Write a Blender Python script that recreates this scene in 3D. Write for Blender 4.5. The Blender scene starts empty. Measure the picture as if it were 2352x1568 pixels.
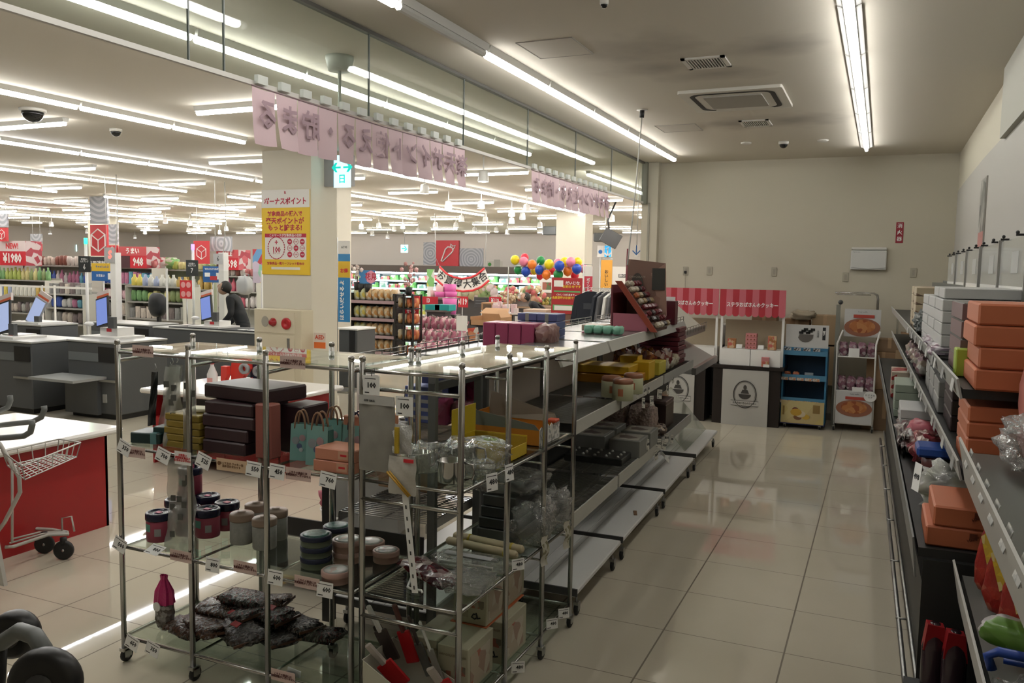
import bpy, bmesh, math, random
from mathutils import Vector, Matrix, Euler
random.seed(7)
SC = bpy.context.scene
COL = SC.collection
PI = math.pi
# ---------------------------------------------------------------- camera
CAM_H, YAW, PIT, ROL, FPX = 1.8562418, 0.416994, 0.0864690, 0.0179618, 1907.255
IW, IH = 2352, 1568
_f = Vector((-math.sin(YAW)*math.cos(PIT), math.cos(YAW)*math.cos(PIT), -math.sin(PIT)))
_r0 = Vector((math.cos(YAW), math.sin(YAW), 0)); _u0 = _r0.cross(_f)
_r = _r0*math.cos(ROL)+_u0*math.sin(ROL); _u = _u0*math.cos(ROL)-_r0*math.sin(ROL)
CAMPOS = Vector((0, 0, CAM_H))
cam = bpy.data.cameras.new('camera'); camo = bpy.data.objects.new('camera', cam); COL.objects.link(camo)
cam.sensor_width = 36; cam.sensor_fit = 'HORIZONTAL'; cam.lens = FPX/IW*36; cam.clip_start = .05; cam.clip_end = 120
camo.matrix_world = Matrix(((_r.x, _u.x, -_f.x, 0), (_r.y, _u.y, -_f.y, 0), (_r.z, _u.z, -_f.z, CAM_H), (0, 0, 0, 1)))
SC.camera = camo
# ---------------------------------------------------------------- world, exposure
SC.view_settings.view_transform = 'Standard'; SC.view_settings.look = 'None'
SC.view_settings.exposure = 0.85; SC.view_settings.gamma = 1; SC.view_settings.use_curve_mapping = False
w = bpy.data.worlds.new('world'); SC.world = w; w.use_nodes = True
w.node_tree.nodes['Background'].inputs[0].default_value = (.9, .93, 1, 1)
w.node_tree.nodes['Background'].inputs[1].default_value = 0.02
SC.cycles.max_bounces = 7; SC.cycles.diffuse_bounces = 3; SC.cycles.glossy_bounces = 4
SC.cycles.transmission_bounces = 6; SC.cycles.transparent_max_bounces = 24
SC.cycles.caustics_reflective = False; SC.cycles.caustics_refractive = False
SC.cycles.sample_clamp_indirect = 12
TUBE_HALL, TUBE_ROOM, TUBE_FAR = 19.0, 14.0, 36.0       # emission of the fluorescent tubes

def ray(x, y): return _r*((x-IW/2)/FPX)-_u*((y-IH/2)/FPX)+_f
def at(x, y, ax, v):
    d = ray(x, y); t = (v-CAMPOS[ax])/d[ax]; return CAMPOS+d*t
def aX(x, y, v): return at(x, y, 0, v)
def aY(x, y, v): return at(x, y, 1, v)
def aZ(x, y, v): return at(x, y, 2, v)

# ---------------------------------------------------------------- materials
_m = {}
def mat(name, col=(.8, .8, .8), rough=.5, metal=0., emit=None, es=1., bump=0., bscale=60, trans=0., alpha=1., coat=0., var=0., vscale=8, spec=.5):
    if name in _m: return _m[name]
    m = bpy.data.materials.new(name); m.use_nodes = True; nt = m.node_tree; b = nt.nodes['Principled BSDF']
    c = (*col, 1)
    b.inputs['Base Color'].default_value = c; b.inputs['Roughness'].default_value = rough; b.inputs['Metallic'].default_value = metal
    b.inputs['Transmission Weight'].default_value = trans; b.inputs['Alpha'].default_value = alpha
    b.inputs['Coat Weight'].default_value = coat; b.inputs['Specular IOR Level'].default_value = spec
    if emit: b.inputs['Emission Color'].default_value = (*emit, 1); b.inputs['Emission Strength'].default_value = es
    if bump or var:
        tc = nt.nodes.new('ShaderNodeTexCoord'); n = nt.nodes.new('ShaderNodeTexNoise'); nt.links.new(tc.outputs['Object'], n.inputs['Vector'])
        n.inputs['Scale'].default_value = bscale if bump else vscale; n.inputs['Detail'].default_value = 4
        if bump:
            bp = nt.nodes.new('ShaderNodeBump'); bp.inputs['Strength'].default_value = bump; bp.inputs['Distance'].default_value = .01
            nt.links.new(n.outputs['Fac'], bp.inputs['Height']); nt.links.new(bp.outputs['Normal'], b.inputs['Normal'])
        if var:
            n2 = nt.nodes.new('ShaderNodeTexNoise'); n2.inputs['Scale'].default_value = vscale; n2.inputs['Detail'].default_value = 5
            nt.links.new(tc.outputs['Object'], n2.inputs['Vector'])
            mx = nt.nodes.new('ShaderNodeMix'); mx.data_type = 'RGBA'
            mx.inputs[6].default_value = tuple(v*(1-var) for v in col)+(1,); mx.inputs[7].default_value = tuple(min(1, v*(1+var)) for v in col)+(1,)
            nt.links.new(n2.outputs['Fac'], mx.inputs[0]); nt.links.new(mx.outputs[2], b.inputs['Base Color'])
    _m[name] = m; return m

def speckle(name, cols, scale=30, rough=.45, bump=0., stretch=(1, 1, 1), nb=0):
    """printed packaging: a few flat colours in voronoi patches"""
    if name in _m: return _m[name]
    m = bpy.data.materials.new(name); m.use_nodes = True; nt = m.node_tree; b = nt.nodes['Principled BSDF']; b.inputs['Roughness'].default_value = rough
    tc = nt.nodes.new('ShaderNodeTexCoord'); mp = nt.nodes.new('ShaderNodeMapping'); mp.inputs['Scale'].default_value = stretch
    v = nt.nodes.new('ShaderNodeTexVoronoi'); v.inputs['Scale'].default_value = scale
    sp = nt.nodes.new('ShaderNodeSeparateColor'); cr = nt.nodes.new('ShaderNodeValToRGB'); cr.color_ramp.interpolation = 'CONSTANT'
    nt.links.new(tc.outputs['Object'], mp.inputs['Vector']); nt.links.new(mp.outputs[0], v.inputs['Vector'])
    nt.links.new(v.outputs['Color'], sp.inputs[0]); nt.links.new(sp.outputs[0], cr.inputs[0]); nt.links.new(cr.outputs[0], b.inputs['Base Color'])
    e = cr.color_ramp.elements
    while len(e) < len(cols): e.new(.5)
    for i, c in enumerate(cols): e[i].position = i/len(cols); e[i].color = (*c, 1)
    if bump:
        bp = nt.nodes.new('ShaderNodeBump'); bp.inputs['Strength'].default_value = bump; bp.inputs['Distance'].default_value = .02
        nt.links.new(v.outputs['Distance'], bp.inputs['Height']); nt.links.new(bp.outputs['Normal'], b.inputs['Normal'])
    if nb:
        n = nt.nodes.new('ShaderNodeTexNoise'); n.inputs['Scale'].default_value = nb; n.inputs['Detail'].default_value = 5; bp = nt.nodes.new('ShaderNodeBump'); bp.inputs['Strength'].default_value = .9; bp.inputs['Distance'].default_value = .02
        nt.links.new(tc.outputs['Object'], n.inputs['Vector']); nt.links.new(n.outputs['Fac'], bp.inputs['Height']); nt.links.new(bp.outputs['Normal'], b.inputs['Normal'])
    _m[name] = m; return m

def glassy(name, tint=(.9, .95, .93), rough=.03, refl=1.0, ior=1.5, haze=0.):
    """thin clear sheet: lets light straight through, mirrors by Fresnel"""
    if name in _m: return _m[name]
    m = bpy.data.materials.new(name); m.use_nodes = True; nt = m.node_tree; nt.nodes.clear()
    o = nt.nodes.new('ShaderNodeOutputMaterial'); t = nt.nodes.new('ShaderNodeBsdfTransparent'); g = nt.nodes.new('ShaderNodeBsdfGlossy')
    t.inputs[0].default_value = (*tint, 1); g.inputs[0].default_value = (1, 1, 1, 1); g.inputs['Roughness'].default_value = rough
    fr = nt.nodes.new('ShaderNodeLayerWeight'); fr.inputs[0].default_value = .5; f0 = ((ior-1)/(ior+1))**2
    pw = nt.nodes.new('ShaderNodeMath'); pw.operation = 'POWER'; pw.inputs[1].default_value = 5; nt.links.new(fr.outputs['Facing'], pw.inputs[0])
    mu = nt.nodes.new('ShaderNodeMath'); mu.operation = 'MULTIPLY_ADD'; mu.inputs[1].default_value = (1-f0)*min(refl, 1.); mu.inputs[2].default_value = f0*refl; nt.links.new(pw.outputs[0], mu.inputs[0])
    mx = nt.nodes.new('ShaderNodeMixShader'); nt.links.new(mu.outputs[0], mx.inputs[0]); nt.links.new(t.outputs[0], mx.inputs[1]); nt.links.new(g.outputs[0], mx.inputs[2])
    last = mx
    if haze:
        d = nt.nodes.new('ShaderNodeBsdfDiffuse'); d.inputs[0].default_value = (.75, .75, .73, 1)
        m2 = nt.nodes.new('ShaderNodeMixShader'); m2.inputs[0].default_value = haze
        nt.links.new(mx.outputs[0], m2.inputs[1]); nt.links.new(d.outputs[0], m2.inputs[2]); last = m2
    nt.links.new(last.outputs[0], o.inputs[0]); _m[name] = m; return m

def film(name, tint=(.9, .9, .88), haze=.07):
    """crinkled clear packaging film"""
    if name in _m: return _m[name]
    m = glassy(name, tint, .12, 1.6, 1.5, haze); nt = m.node_tree
    g = [n for n in nt.nodes if n.type == 'BSDF_GLOSSY'][0]; fr = [n for n in nt.nodes if n.type == 'LAYER_WEIGHT'][0]
    tc = nt.nodes.new('ShaderNodeTexCoord'); n = nt.nodes.new('ShaderNodeTexNoise'); n.inputs['Scale'].default_value = 38; n.inputs['Detail'].default_value = 3
    bp = nt.nodes.new('ShaderNodeBump'); bp.inputs['Strength'].default_value = .9; bp.inputs['Distance'].default_value = .03
    nt.links.new(tc.outputs['Object'], n.inputs['Vector']); nt.links.new(n.outputs['Fac'], bp.inputs['Height'])
    nt.links.new(bp.outputs[0], g.inputs['Normal']); nt.links.new(bp.outputs[0], fr.inputs['Normal']); return m

# ---------------------------------------------------------------- mesh builder
class MB:
    def __init__(s): s.v = []; s.f = []; s.sm = []
    def add(s, vs, fs, smooth=False, mtx=None):
        n = len(s.v)
        s.v += [tuple(mtx @ Vector(p)) if mtx else tuple(p) for p in vs]
        s.f += [tuple(i+n for i in q) for q in fs]; s.sm += [smooth]*len(fs); return s
    def box(s, x0, x1, y0, y1, z0, z1, mtx=None):
        if x0 > x1: x0, x1 = x1, x0
        if y0 > y1: y0, y1 = y1, y0
        if z0 > z1: z0, z1 = z1, z0
        return s.add([(x0,y0,z0),(x1,y0,z0),(x1,y1,z0),(x0,y1,z0),(x0,y0,z1),(x1,y0,z1),(x1,y1,z1),(x0,y1,z1)],
                     [(0,3,2,1),(4,5,6,7),(0,1,5,4),(1,2,6,5),(2,3,7,6),(3,0,4,7)], False, mtx)
    def cbox(s, c, d, rz=0, mtx=None):
        m = Matrix.Translation(c) @ Matrix.Rotation(rz, 4, 'Z')
        if mtx: m = mtx @ m
        return s.box(-d[0]/2, d[0]/2, -d[1]/2, d[1]/2, -d[2]/2, d[2]/2, m)
    def rbox(s, x0, x1, y0, y1, z0, z1, b=.008, mtx=None):
        """box with chamfered edges"""
        if x0 > x1: x0, x1 = x1, x0
        if y0 > y1: y0, y1 = y1, y0
        if z0 > z1: z0, z1 = z1, z0
        b = min(b, (x1-x0)*.45, (y1-y0)*.45, (z1-z0)*.45)
        vs = []; fs = []
        idx = {}
        for ix, x in enumerate((x0, x1)):
            for iy, y in enumerate((y0, y1)):
                for iz, z in enumerate((z0, z1)):
                    sx, sy, sz = (1-2*ix), (1-2*iy), (1-2*iz)
                    for a, p in (('x', (x, y+sy*b, z+sz*b)), ('y', (x+sx*b, y, z+sz*b)), ('z', (x+sx*b, y+sy*b, z))):
                        idx[(ix, iy, iz, a)] = len(vs); vs.append(p)
        I = lambda *k: idx[k]
        fs += [(I(0,0,0,'x'),I(0,0,1,'x'),I(0,1,1,'x'),I(0,1,0,'x')), (I(1,0,0,'x'),I(1,1,0,'x'),I(1,1,1,'x'),I(1,0,1,'x')),
               (I(0,0,0,'y'),I(1,0,0,'y'),I(1,0,1,'y'),I(0,0,1,'y')), (I(0,1,0,'y'),I(0,1,1,'y'),I(1,1,1,'y'),I(1,1,0,'y')),
               (I(0,0,0,'z'),I(0,1,0,'z'),I(1,1,0,'z'),I(1,0,0,'z')), (I(0,0,1,'z'),I(1,0,1,'z'),I(1,1,1,'z'),I(0,1,1,'z'))]
        for a in (0, 1):
            for c in (0, 1):
                fs += [(I(a,c,0,'x'),I(a,c,0,'y'),I(a,c,1,'y'),I(a,c,1,'x')), (I(a,0,c,'x'),I(a,0,c,'z'),I(a,1,c,'z'),I(a,1,c,'x')), (I(0,a,c,'y'),I(0,a,c,'z'),I(1,a,c,'z'),I(1,a,c,'y'))]
                for e in (0, 1): fs.append((I(a,c,e,'x'),I(a,c,e,'y'),I(a,c,e,'z')))
        return s.add(vs, fs, False, mtx)
    def tube(s, pts, r=.01, n=8, closed=False, r2=None):
        pts = [Vector(p) for p in pts]; vs = []; fs = []; L = len(pts)
        nrm = None
        for i, p in enumerate(pts):
            if closed: t = (pts[(i+1) % L]-pts[i-1])
            else: t = pts[min(i+1, L-1)]-pts[max(i-1, 0)]
            t.normalize()
            if nrm is None:
                nrm = t.orthogonal().normalized()
            else:
                nrm = (nrm-t*nrm.dot(t)); nrm = nrm.normalized() if nrm.length > 1e-6 else t.orthogonal().normalized()
            bn = t.cross(nrm); rr = r if r2 is None else r+(r2-r)*i/(L-1)
            for k in range(n):
                a = 2*PI*k/n; vs.append(p+nrm*(math.cos(a)*rr)+bn*(math.sin(a)*rr))
        for i in range(L if closed else L-1):
            j = (i+1) % L
            for k in range(n): fs.append((i*n+k, i*n+(k+1) % n, j*n+(k+1) % n, j*n+k))
        if not closed: fs += [tuple(reversed(range(n))), tuple((L-1)*n+k for k in range(n))]
        return s.add(vs, fs, n > 4)
    def lathe(s, prof, c=(0, 0, 0), n=20, mtx=None, smooth=True):
        """profile of (radius, z), turned about z"""
        vs = []; fs = []
        for r, z in prof:
            for k in range(n):
                a = 2*PI*k/n; vs.append((c[0]+r*math.cos(a), c[1]+r*math.sin(a), c[2]+z))
        for i in range(len(prof)-1):
            for k in range(n): fs.append((i*n+k, i*n+(k+1) % n, (i+1)*n+(k+1) % n, (i+1)*n+k))
        if prof[0][0] > 1e-5: fs.append(tuple(reversed(range(n))))
        if prof[-1][0] > 1e-5: fs.append(tuple((len(prof)-1)*n+k for k in range(n)))
        return s.add(vs, fs, smooth, mtx)
    def ball(s, c, r, n=14, sq=(1, 1, 1)):
        m = n//2; vs = []; fs = []
        for i in range(m+1):
            a = -PI/2+PI*i/m
            for k in range(n):
                b = 2*PI*k/n; vs.append((c[0]+r*sq[0]*math.cos(a)*math.cos(b), c[1]+r*sq[1]*math.cos(a)*math.sin(b), c[2]+r*sq[2]*math.sin(a)))
        for i in range(m):
            for k in range(n): fs.append((i*n+k, i*n+(k+1) % n, (i+1)*n+(k+1) % n, (i+1)*n+k))
        return s.add(vs, fs, True)
    def prism(s, poly, y0, y1, axis='y', mtx=None):
        """polygon (u,v) extruded along an axis: y -> (u,y,v), x -> (y,u,v), z -> (u,v,y)"""
        f = {'y': lambda p, t: (p[0], t, p[1]), 'x': lambda p, t: (t, p[0], p[1]), 'z': lambda p, t: (p[0], p[1], t)}[axis]
        n = len(poly); vs = [f(p, y0) for p in poly]+[f(p, y1) for p in poly]
        fs = [tuple(range(n)), tuple(reversed(range(n, 2*n)))]+[(i, i+n, (i+1) % n+n, (i+1) % n) for i in range(n)]
        return s.add(vs, fs, False, mtx)
    def disc(s, c, r, n=20, h=.002, ax='y', sc=(1, 1)):
        poly = [(c[0 if ax != 'x' else 1]+r*sc[0]*math.cos(2*PI*k/n), c[2 if ax != 'z' else 1]+r*sc[1]*math.sin(2*PI*k/n)) for k in range(n)]
        q = {'y': c[1], 'x': c[0], 'z': c[2]}[ax]
        return s.prism(poly, q-h/2, q+h/2, ax)
    def grid(s, f, nu, nv, smooth=True):
        vs = [f(u/nu, v/nv) for v in range(nv+1) for u in range(nu+1)]
        fs = [(v*(nu+1)+u, v*(nu+1)+u+1, (v+1)*(nu+1)+u+1, (v+1)*(nu+1)+u) for v in range(nv) for u in range(nu)]
        return s.add(vs, fs, smooth)
    def mesh(s, name, m):
        me = bpy.data.meshes.new(name); me.from_pydata(s.v, [], s.f); me.polygons.foreach_set('use_smooth', s.sm)
        bm = bmesh.new(); bm.from_mesh(me); bmesh.ops.recalc_face_normals(bm, faces=bm.faces); bm.to_mesh(me); bm.free()
        me.materials.append(m); return me
    def build(s, name, m, parent=None, label=None, cat=None, group=None, kind=None, loc=None, rz=0., rot=None):
        o = bpy.data.objects.new(name, s.mesh(name, m)); COL.objects.link(o)
        if parent: o.parent = parent
        if loc is not None: o.location = loc
        if rot: o.rotation_euler = rot
        elif rz: o.rotation_euler = (0, 0, rz)
        return tag(o, label, cat, group, kind)

def tag(o, label=None, cat=None, group=None, kind=None):
    if label: o['label'] = label
    if cat: o['category'] = cat
    if group: o['group'] = group
    if kind: o['kind'] = kind
    return o
def thing(name, label, cat, loc=(0, 0, 0), rz=0., group=None, rot=None):
    o = bpy.data.objects.new(name, None); COL.objects.link(o); o.empty_display_size = .1
    o.location = loc; o.rotation_euler = rot or (0, 0, rz); return tag(o, label, cat, group)
_kids = {}
def kids(o): return [c for c in COL.objects if c.parent == o]
def dup(o, loc=None, rz=None, label=None, group=None, parent=None, tree=None):
    """copy a thing, its parts and their sub-parts"""
    c = o.copy(); COL.objects.link(c)
    if parent: c.parent = parent
    if loc is not None: c.location = loc
    if rz is not None: c.rotation_euler = (0, 0, rz)
    if label: c['label'] = label
    if group: c['group'] = group
    if tree is None:
        tree = {}
        todo = [o]
        allk = {}
        for x in COL.objects:
            if x.parent: allk.setdefault(x.parent.name, []).append(x)
        tree = allk
    for ch in tree.get(o.name, []):
        dup(ch, parent=c, tree=tree)
    return c
def struct(b, name, m): return b.build(name, m, kind='structure')

_tx = {}
def txt(body, size, m, parent, loc, rot=(PI/2, 0, 0), bold=0., name='lettering', align='CENTER', sx=1., mirror=False, sp=1., label=None, ext=.0006):
    key = (body, round(size, 4), round(bold, 4), align, m.name, round(sx, 3), mirror, sp)
    if key not in _tx:
        c = bpy.data.curves.new(name, 'FONT'); c.body = body; c.size = size; c.align_x = align; c.align_y = 'CENTER'
        c.resolution_u = 1; c.offset = bold*size; c.extrude = ext; c.space_character = sp; c.space_line = .95
        o = bpy.data.objects.new(name, c); COL.objects.link(o)
        dg = bpy.context.evaluated_depsgraph_get()
        me = bpy.data.meshes.new_from_object(o.evaluated_get(dg)); bpy.data.objects.remove(o); bpy.data.curves.remove(c)
        k = -sx if mirror else sx
        if k != 1:
            for v in me.vertices: v.co.x *= k
            if k < 0: me.flip_normals()
        me.name = name; me.materials.clear(); me.materials.append(m); _tx[key] = me
    o = bpy.data.objects.new(name, _tx[key]); COL.objects.link(o); o.parent = parent; o.location = loc; o.rotation_euler = rot
    if label: o['label'] = label
    return o
FILM3 = film('milky_film', (.7, .7, .67), .4)
ORD = ['nearest', 'second', 'third', 'fourth', 'fifth', 'sixth', 'seventh', 'eighth', 'ninth', 'tenth', 'eleventh', 'twelfth', 'thirteenth', 'fourteenth', 'fifteenth', 'sixteenth', 'seventeenth', 'eighteenth', 'nineteenth', 'twentieth']
ORD += ['twenty-'+x for x in ('first', 'second', 'third', 'fourth', 'fifth', 'sixth', 'seventh', 'eighth', 'ninth')]+['thirtieth']+['thirty-'+x for x in ('first', 'second', 'third', 'fourth', 'fifth', 'sixth', 'seventh', 'eighth', 'ninth')]

from mathutils import noise as _ns
def pillow(b, c, d, seed=0, amp=.12, e=.55, nu=18, nv=10, rz=0., fr=3.):
    """soft lumpy bag: superellipsoid of size d about centre c, dented by noise"""
    sg = lambda v, p: math.copysign(abs(v)**p, v); cz, sz = math.cos(rz), math.sin(rz)
    def f(u, v):
        a = 2*PI*u; t = -PI/2+PI*v
        p = Vector((sg(math.cos(t), e)*sg(math.cos(a), e), sg(math.cos(t), e)*sg(math.sin(a), e), sg(math.sin(t), .9)))
        k = 1+amp*2*_ns.noise(Vector((math.cos(a)*math.cos(t), math.sin(a)*math.cos(t), math.sin(t)))*fr+Vector((seed*7.3, seed*1.7, 0)))
        x, y, z = p.x*d[0]/2*k, p.y*d[1]/2*k, p.z*d[2]/2*(k if p.z > 0 else 1)
        return (c[0]+x*cz-y*sz, c[1]+x*sz+y*cz, c[2]+z)
    return b.grid(f, nu, nv)
# ---------------------------------------------------------------- common materials
CHROME = mat('chrome', (.43, .42, .40), .24, 1.)
STEEL = mat('steel', (.42, .42, .41), .35, 1.)
BLACK = mat('black_metal', (.012, .012, .012), .45)
RUB = mat('rubber', (.012, .012, .012), .6)
WHITE = mat('white_paint', (.78, .77, .74), .4)
WPLA = mat('white_plastic', (.8, .79, .76), .3)
PAPER = mat('paper', (.85, .85, .83), .7)
INK = mat('ink', (.02, .02, .022), .6)
REDINK = mat('red_ink', (.6, .02, .03), .6)
RED = mat('red_panel', (.36, .012, .015), .32)
REDS = mat('red_sign', (.62, .03, .04), .45)
GREY = mat('grey_panel', (.085, .09, .092), .45)
GREYL = mat('grey_light_panel', (.16, .175, .18), .45)
WTOP = mat('counter_top', (.82, .8, .76), .12)
GLASSP = glassy('partition_glass', (.88, .92, .89), .012, 1.0, 1.5)
GLASSS = glassy('shelf_glass', (.82, .88, .84), .008, 1.0, 1.55)
CLEAR = glassy('clear_acrylic', (.93, .94, .93), .03, 1.2, 1.5)
FILM = film('clear_film'); FILM2 = film('hazy_film', (.82, .82, .8), .14)
CARD = mat('cardboard', (.32, .2, .11), .8)
KRAFT = mat('kraft_tape', (.45, .3, .17), .6)
PINK = mat('pink_box', (.6, .12, .25), .45)
# ================================================================ SETTING
ZC = 3.33; YB = 11.3; XR = .77; YF = 31.8
def floor_mat():
    m = bpy.data.materials.new('floor_tiles'); m.use_nodes = True; nt = m.node_tree; b = nt.nodes['Principled BSDF']
    geo = nt.nodes.new('ShaderNodeNewGeometry'); sep = nt.nodes.new('ShaderNodeSeparateXYZ'); nt.links.new(geo.outputs['Position'], sep.inputs[0])
    def ln(axis, off, pitch, wd):
        a = nt.nodes.new('ShaderNodeMath'); a.operation = 'ADD'; a.inputs[1].default_value = -off+pitch*200; nt.links.new(sep.outputs[axis], a.inputs[0])
        mo = nt.nodes.new('ShaderNodeMath'); mo.operation = 'PINGPONG'; mo.inputs[1].default_value = pitch/2; nt.links.new(a.outputs[0], mo.inputs[0])
        lt = nt.nodes.new('ShaderNodeMath'); lt.operation = 'LESS_THAN'; lt.inputs[1].default_value = wd; nt.links.new(mo.outputs[0], lt.inputs[0]); return lt
    l1 = ln(0, -.947, .6, .0042); l2 = ln(1, 6.447, .5723, .0028)
    mx = nt.nodes.new('ShaderNodeMath'); mx.operation = 'MAXIMUM'; nt.links.new(l1.outputs[0], mx.inputs[0]); nt.links.new(l2.outputs[0], mx.inputs[1])
    n = nt.nodes.new('ShaderNodeTexNoise'); n.inputs['Scale'].default_value = 1.4; n.inputs['Detail'].default_value = 6; nt.links.new(geo.outputs['Position'], n.inputs['Vector'])
    c0 = nt.nodes.new('ShaderNodeMix'); c0.data_type = 'RGBA'; c0.inputs[6].default_value = (.52, .475, .375, 1); c0.inputs[7].default_value = (.62, .565, .455, 1)
    nt.links.new(n.outputs['Fac'], c0.inputs[0])
    c1 = nt.nodes.new('ShaderNodeMix'); c1.data_type = 'RGBA'; c1.inputs[7].default_value = (.17, .14, .10, 1)
    nt.links.new(mx.outputs[0], c1.inputs[0]); nt.links.new(c0.outputs[2], c1.inputs[6]); nt.links.new(c1.outputs[2], b.inputs['Base Color'])
    r = nt.nodes.new('ShaderNodeMix'); r.inputs[2].default_value = .03; r.inputs[3].default_value = .6; nt.links.new(mx.outputs[0], r.inputs[0]); nt.links.new(r.outputs[0], b.inputs['Roughness'])
    b.inputs['Specular IOR Level'].default_value = .62
    return m
def ceil_mat():
    m = bpy.data.materials.new('ceiling_board'); m.use_nodes = True; nt = m.node_tree; b = nt.nodes['Principled BSDF']; b.inputs['Roughness'].default_value = .9
    geo = nt.nodes.new('ShaderNodeNewGeometry'); mk = None
    def blob(x, y, rx, ry):            # soot that has settled round the air vents
        s = nt.nodes.new('ShaderNodeVectorMath'); s.operation = 'SUBTRACT'; s.inputs[1].default_value = (x, y, 0); nt.links.new(geo.outputs['Position'], s.inputs[0])
        q = nt.nodes.new('ShaderNodeVectorMath'); q.operation = 'MULTIPLY'; q.inputs[1].default_value = (1/rx, 1/ry, 0); nt.links.new(s.outputs[0], q.inputs[0])
        ns = nt.nodes.new('ShaderNodeTexNoise'); ns.inputs['Scale'].default_value = 3.2; nt.links.new(geo.outputs['Position'], ns.inputs['Vector'])
        l = nt.nodes.new('ShaderNodeVectorMath'); l.operation = 'LENGTH'; nt.links.new(q.outputs[0], l.inputs[0])
        a = nt.nodes.new('ShaderNodeMath'); a.operation = 'MULTIPLY_ADD'; a.inputs[1].default_value = 1.3; nt.links.new(ns.outputs['Fac'], a.inputs[0]); nt.links.new(l.outputs['Value'], a.inputs[2])
        mr = nt.nodes.new('ShaderNodeMapRange'); mr.inputs[1].default_value = .55; mr.inputs[2].default_value = 1.6; mr.inputs[3].default_value = 1; mr.inputs[4].default_value = 0; nt.links.new(a.outputs[0], mr.inputs[0]); return mr
    bs = [blob(-1.5, 5.55, .55, .55), blob(-.75, 5.75, .4, .4), blob(-1.55, 6.05, .45, .35), blob(-1.2, 6.35, .55, .28), blob(-.85, 8.5, .6, .5), blob(-1.4, 8.55, .5, .5)]
    cur = bs[0]
    for x in bs[1:]:
        k = nt.nodes.new('ShaderNodeMath'); k.operation = 'MAXIMUM'; nt.links.new(cur.outputs[0], k.inputs[0]); nt.links.new(x.outputs[0], k.inputs[1]); cur = k
    c = nt.nodes.new('ShaderNodeMix'); c.data_type = 'RGBA'; c.inputs[6].default_value = (.62, .575, .49, 1); c.inputs[7].default_value = (.33, .30, .26, 1)
    sc = nt.nodes.new('ShaderNodeMath'); sc.operation = 'MULTIPLY'; sc.inputs[1].default_value = .8; nt.links.new(cur.outputs[0], sc.inputs[0])
    nt.links.new(sc.outputs[0], c.inputs[0]); nt.links.new(c.outputs[2], b.inputs['Base Color'])
    return m
WALLM = mat('wall_paint', (.56, .52, .42), .85, bump=.06, bscale=160)
WALLH = mat('hall_wall_paint', (.64, .59, .54), .85)
COLM = mat('column_paint', (.64, .60, .50), .8)
struct(MB().box(-34, 3, -4, 34, -.1, 0), 'floor', floor_mat())
struct(MB().box(-34, 3, -4, 34, ZC, ZC+.1), 'ceiling', ceil_mat())
struct(MB().box(-2.95, XR+.2, YB, YB+.15, 0, ZC), 'wall_back', WALLM)
struct(MB().box(-3.05, -2.83, YB-.12, YB+.3, 0, ZC), 'wall_end', WALLM)
struct(MB().box(-2.99, -2.84, YB+.3, YF, 0, ZC), 'wall_side', WALLH)
struct(MB().box(-34, -2.8, YF, YF+.15, 0, ZC), 'wall_far', WALLH)
struct(MB().box(-34.1, -34, -4, YF, 0, ZC), 'wall_left', WALLH)
struct(MB().box(-34, 3, -4.15, -4, 0, ZC), 'wall_behind', WALLM)
# right wall: furred lower panel, bare upper wall and a bulkhead box nearer the camera
struct(MB().box(XR, XR+.2, -4, YB, 0, ZC), 'wall_right', WALLM)
pn = [aX(2215, 420, XR-.02), aX(2262, 362, XR-.02), aX(2310, 310, XR-.02), aX(2352, 262, XR-.02)]
pw = MB(); pl = [(p.y, p.z) for p in pn]
pw.prism([(10.95, .3)]+[(10.95, pl[0][1]-.02)]+pl+[(2.5, pl[3][1]+.02), (2.5, .3)], XR-.025, XR, 'x')
struct(pw, 'trim_1', mat('wall_panel', (.43, .41, .375), .7))
yb = aX(2310, 165, XR-.05).y
struct(MB().box(XR-.06, XR+.001, 1.5, yb, pl[2][1]-.03, ZC), 'trim_2', mat('bulkhead', (.42, .41, .36), .8))
struct(MB().box(-2.83, XR, YB-.012, YB, 0, .09), 'baseboard_back', mat('skirting', (.2, .18, .15), .6))

# glass smoke screen between the shop and the hall
XG = -3.02; ZG = 2.79
joints = [-.9, .6, 2.0, 3.02, 3.25] + [aX(x, y, XG).y for x, y in ((847, 200), (1065, 250), (1212, 300), (1322, 350), (1404, 400))] + [YB-.22]
for i in range(len(joints)-1):
    struct(MB().box(XG-.004, XG+.004, joints[i]+.003, joints[i+1]-.003, ZG+.012, ZC-.02), 'window_%d' % (i+1), GLASSP)
ALU = mat('anodised', (.5, .49, .46), .4, .8)
struct(MB().box(XG-.012, XG+.012, -4, YB-.1, ZG-.012, ZG+.012), 'trim_3', mat('rail_white', (.6, .58, .54), .5))
struct(MB().box(XG-.02, XG+.02, -4, YB-.1, ZC-.022, ZC), 'trim_4', mat('rail_dark', (.12, .115, .10), .5, .5))
struct(MB().box(XG-.02, XG+.05, YB-.2, YB-.1, ZG-.02, ZC), 'trim_5', mat('frame_olive', (.2, .2, .16), .5))
struct(MB().box(XG+.06, XG+.085, YB-.14, YB-.11, 0, ZG), 'trim_6', mat('frame_olive2', (.35, .33, .27), .5))
jm = mat('joint_grey', (.2, .21, .2), .6)
for i, j in enumerate(joints[1:-1]):
    struct(MB().box(XG-.006, XG+.006, j-.003, j+.003, ZG, ZC-.02), 'trim_%d' % (i+7), jm)
# columns
C1 = (-7.46, -6.68, 8.7, 9.25); C2 = (-7.68, -6.9, 20., 20.6)
struct(MB().box(*C1, 0, ZC), 'column', COLM); struct(MB().box(*C2, 0, ZC), 'column', COLM)
for k, (x, y) in enumerate(((-24.6, 20.), (-9.75, 12.3), (-7.6, 31.2))):
    struct(MB().box(x, x+.75, y, y+.6, 0, ZC), 'column', COLM)

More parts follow.
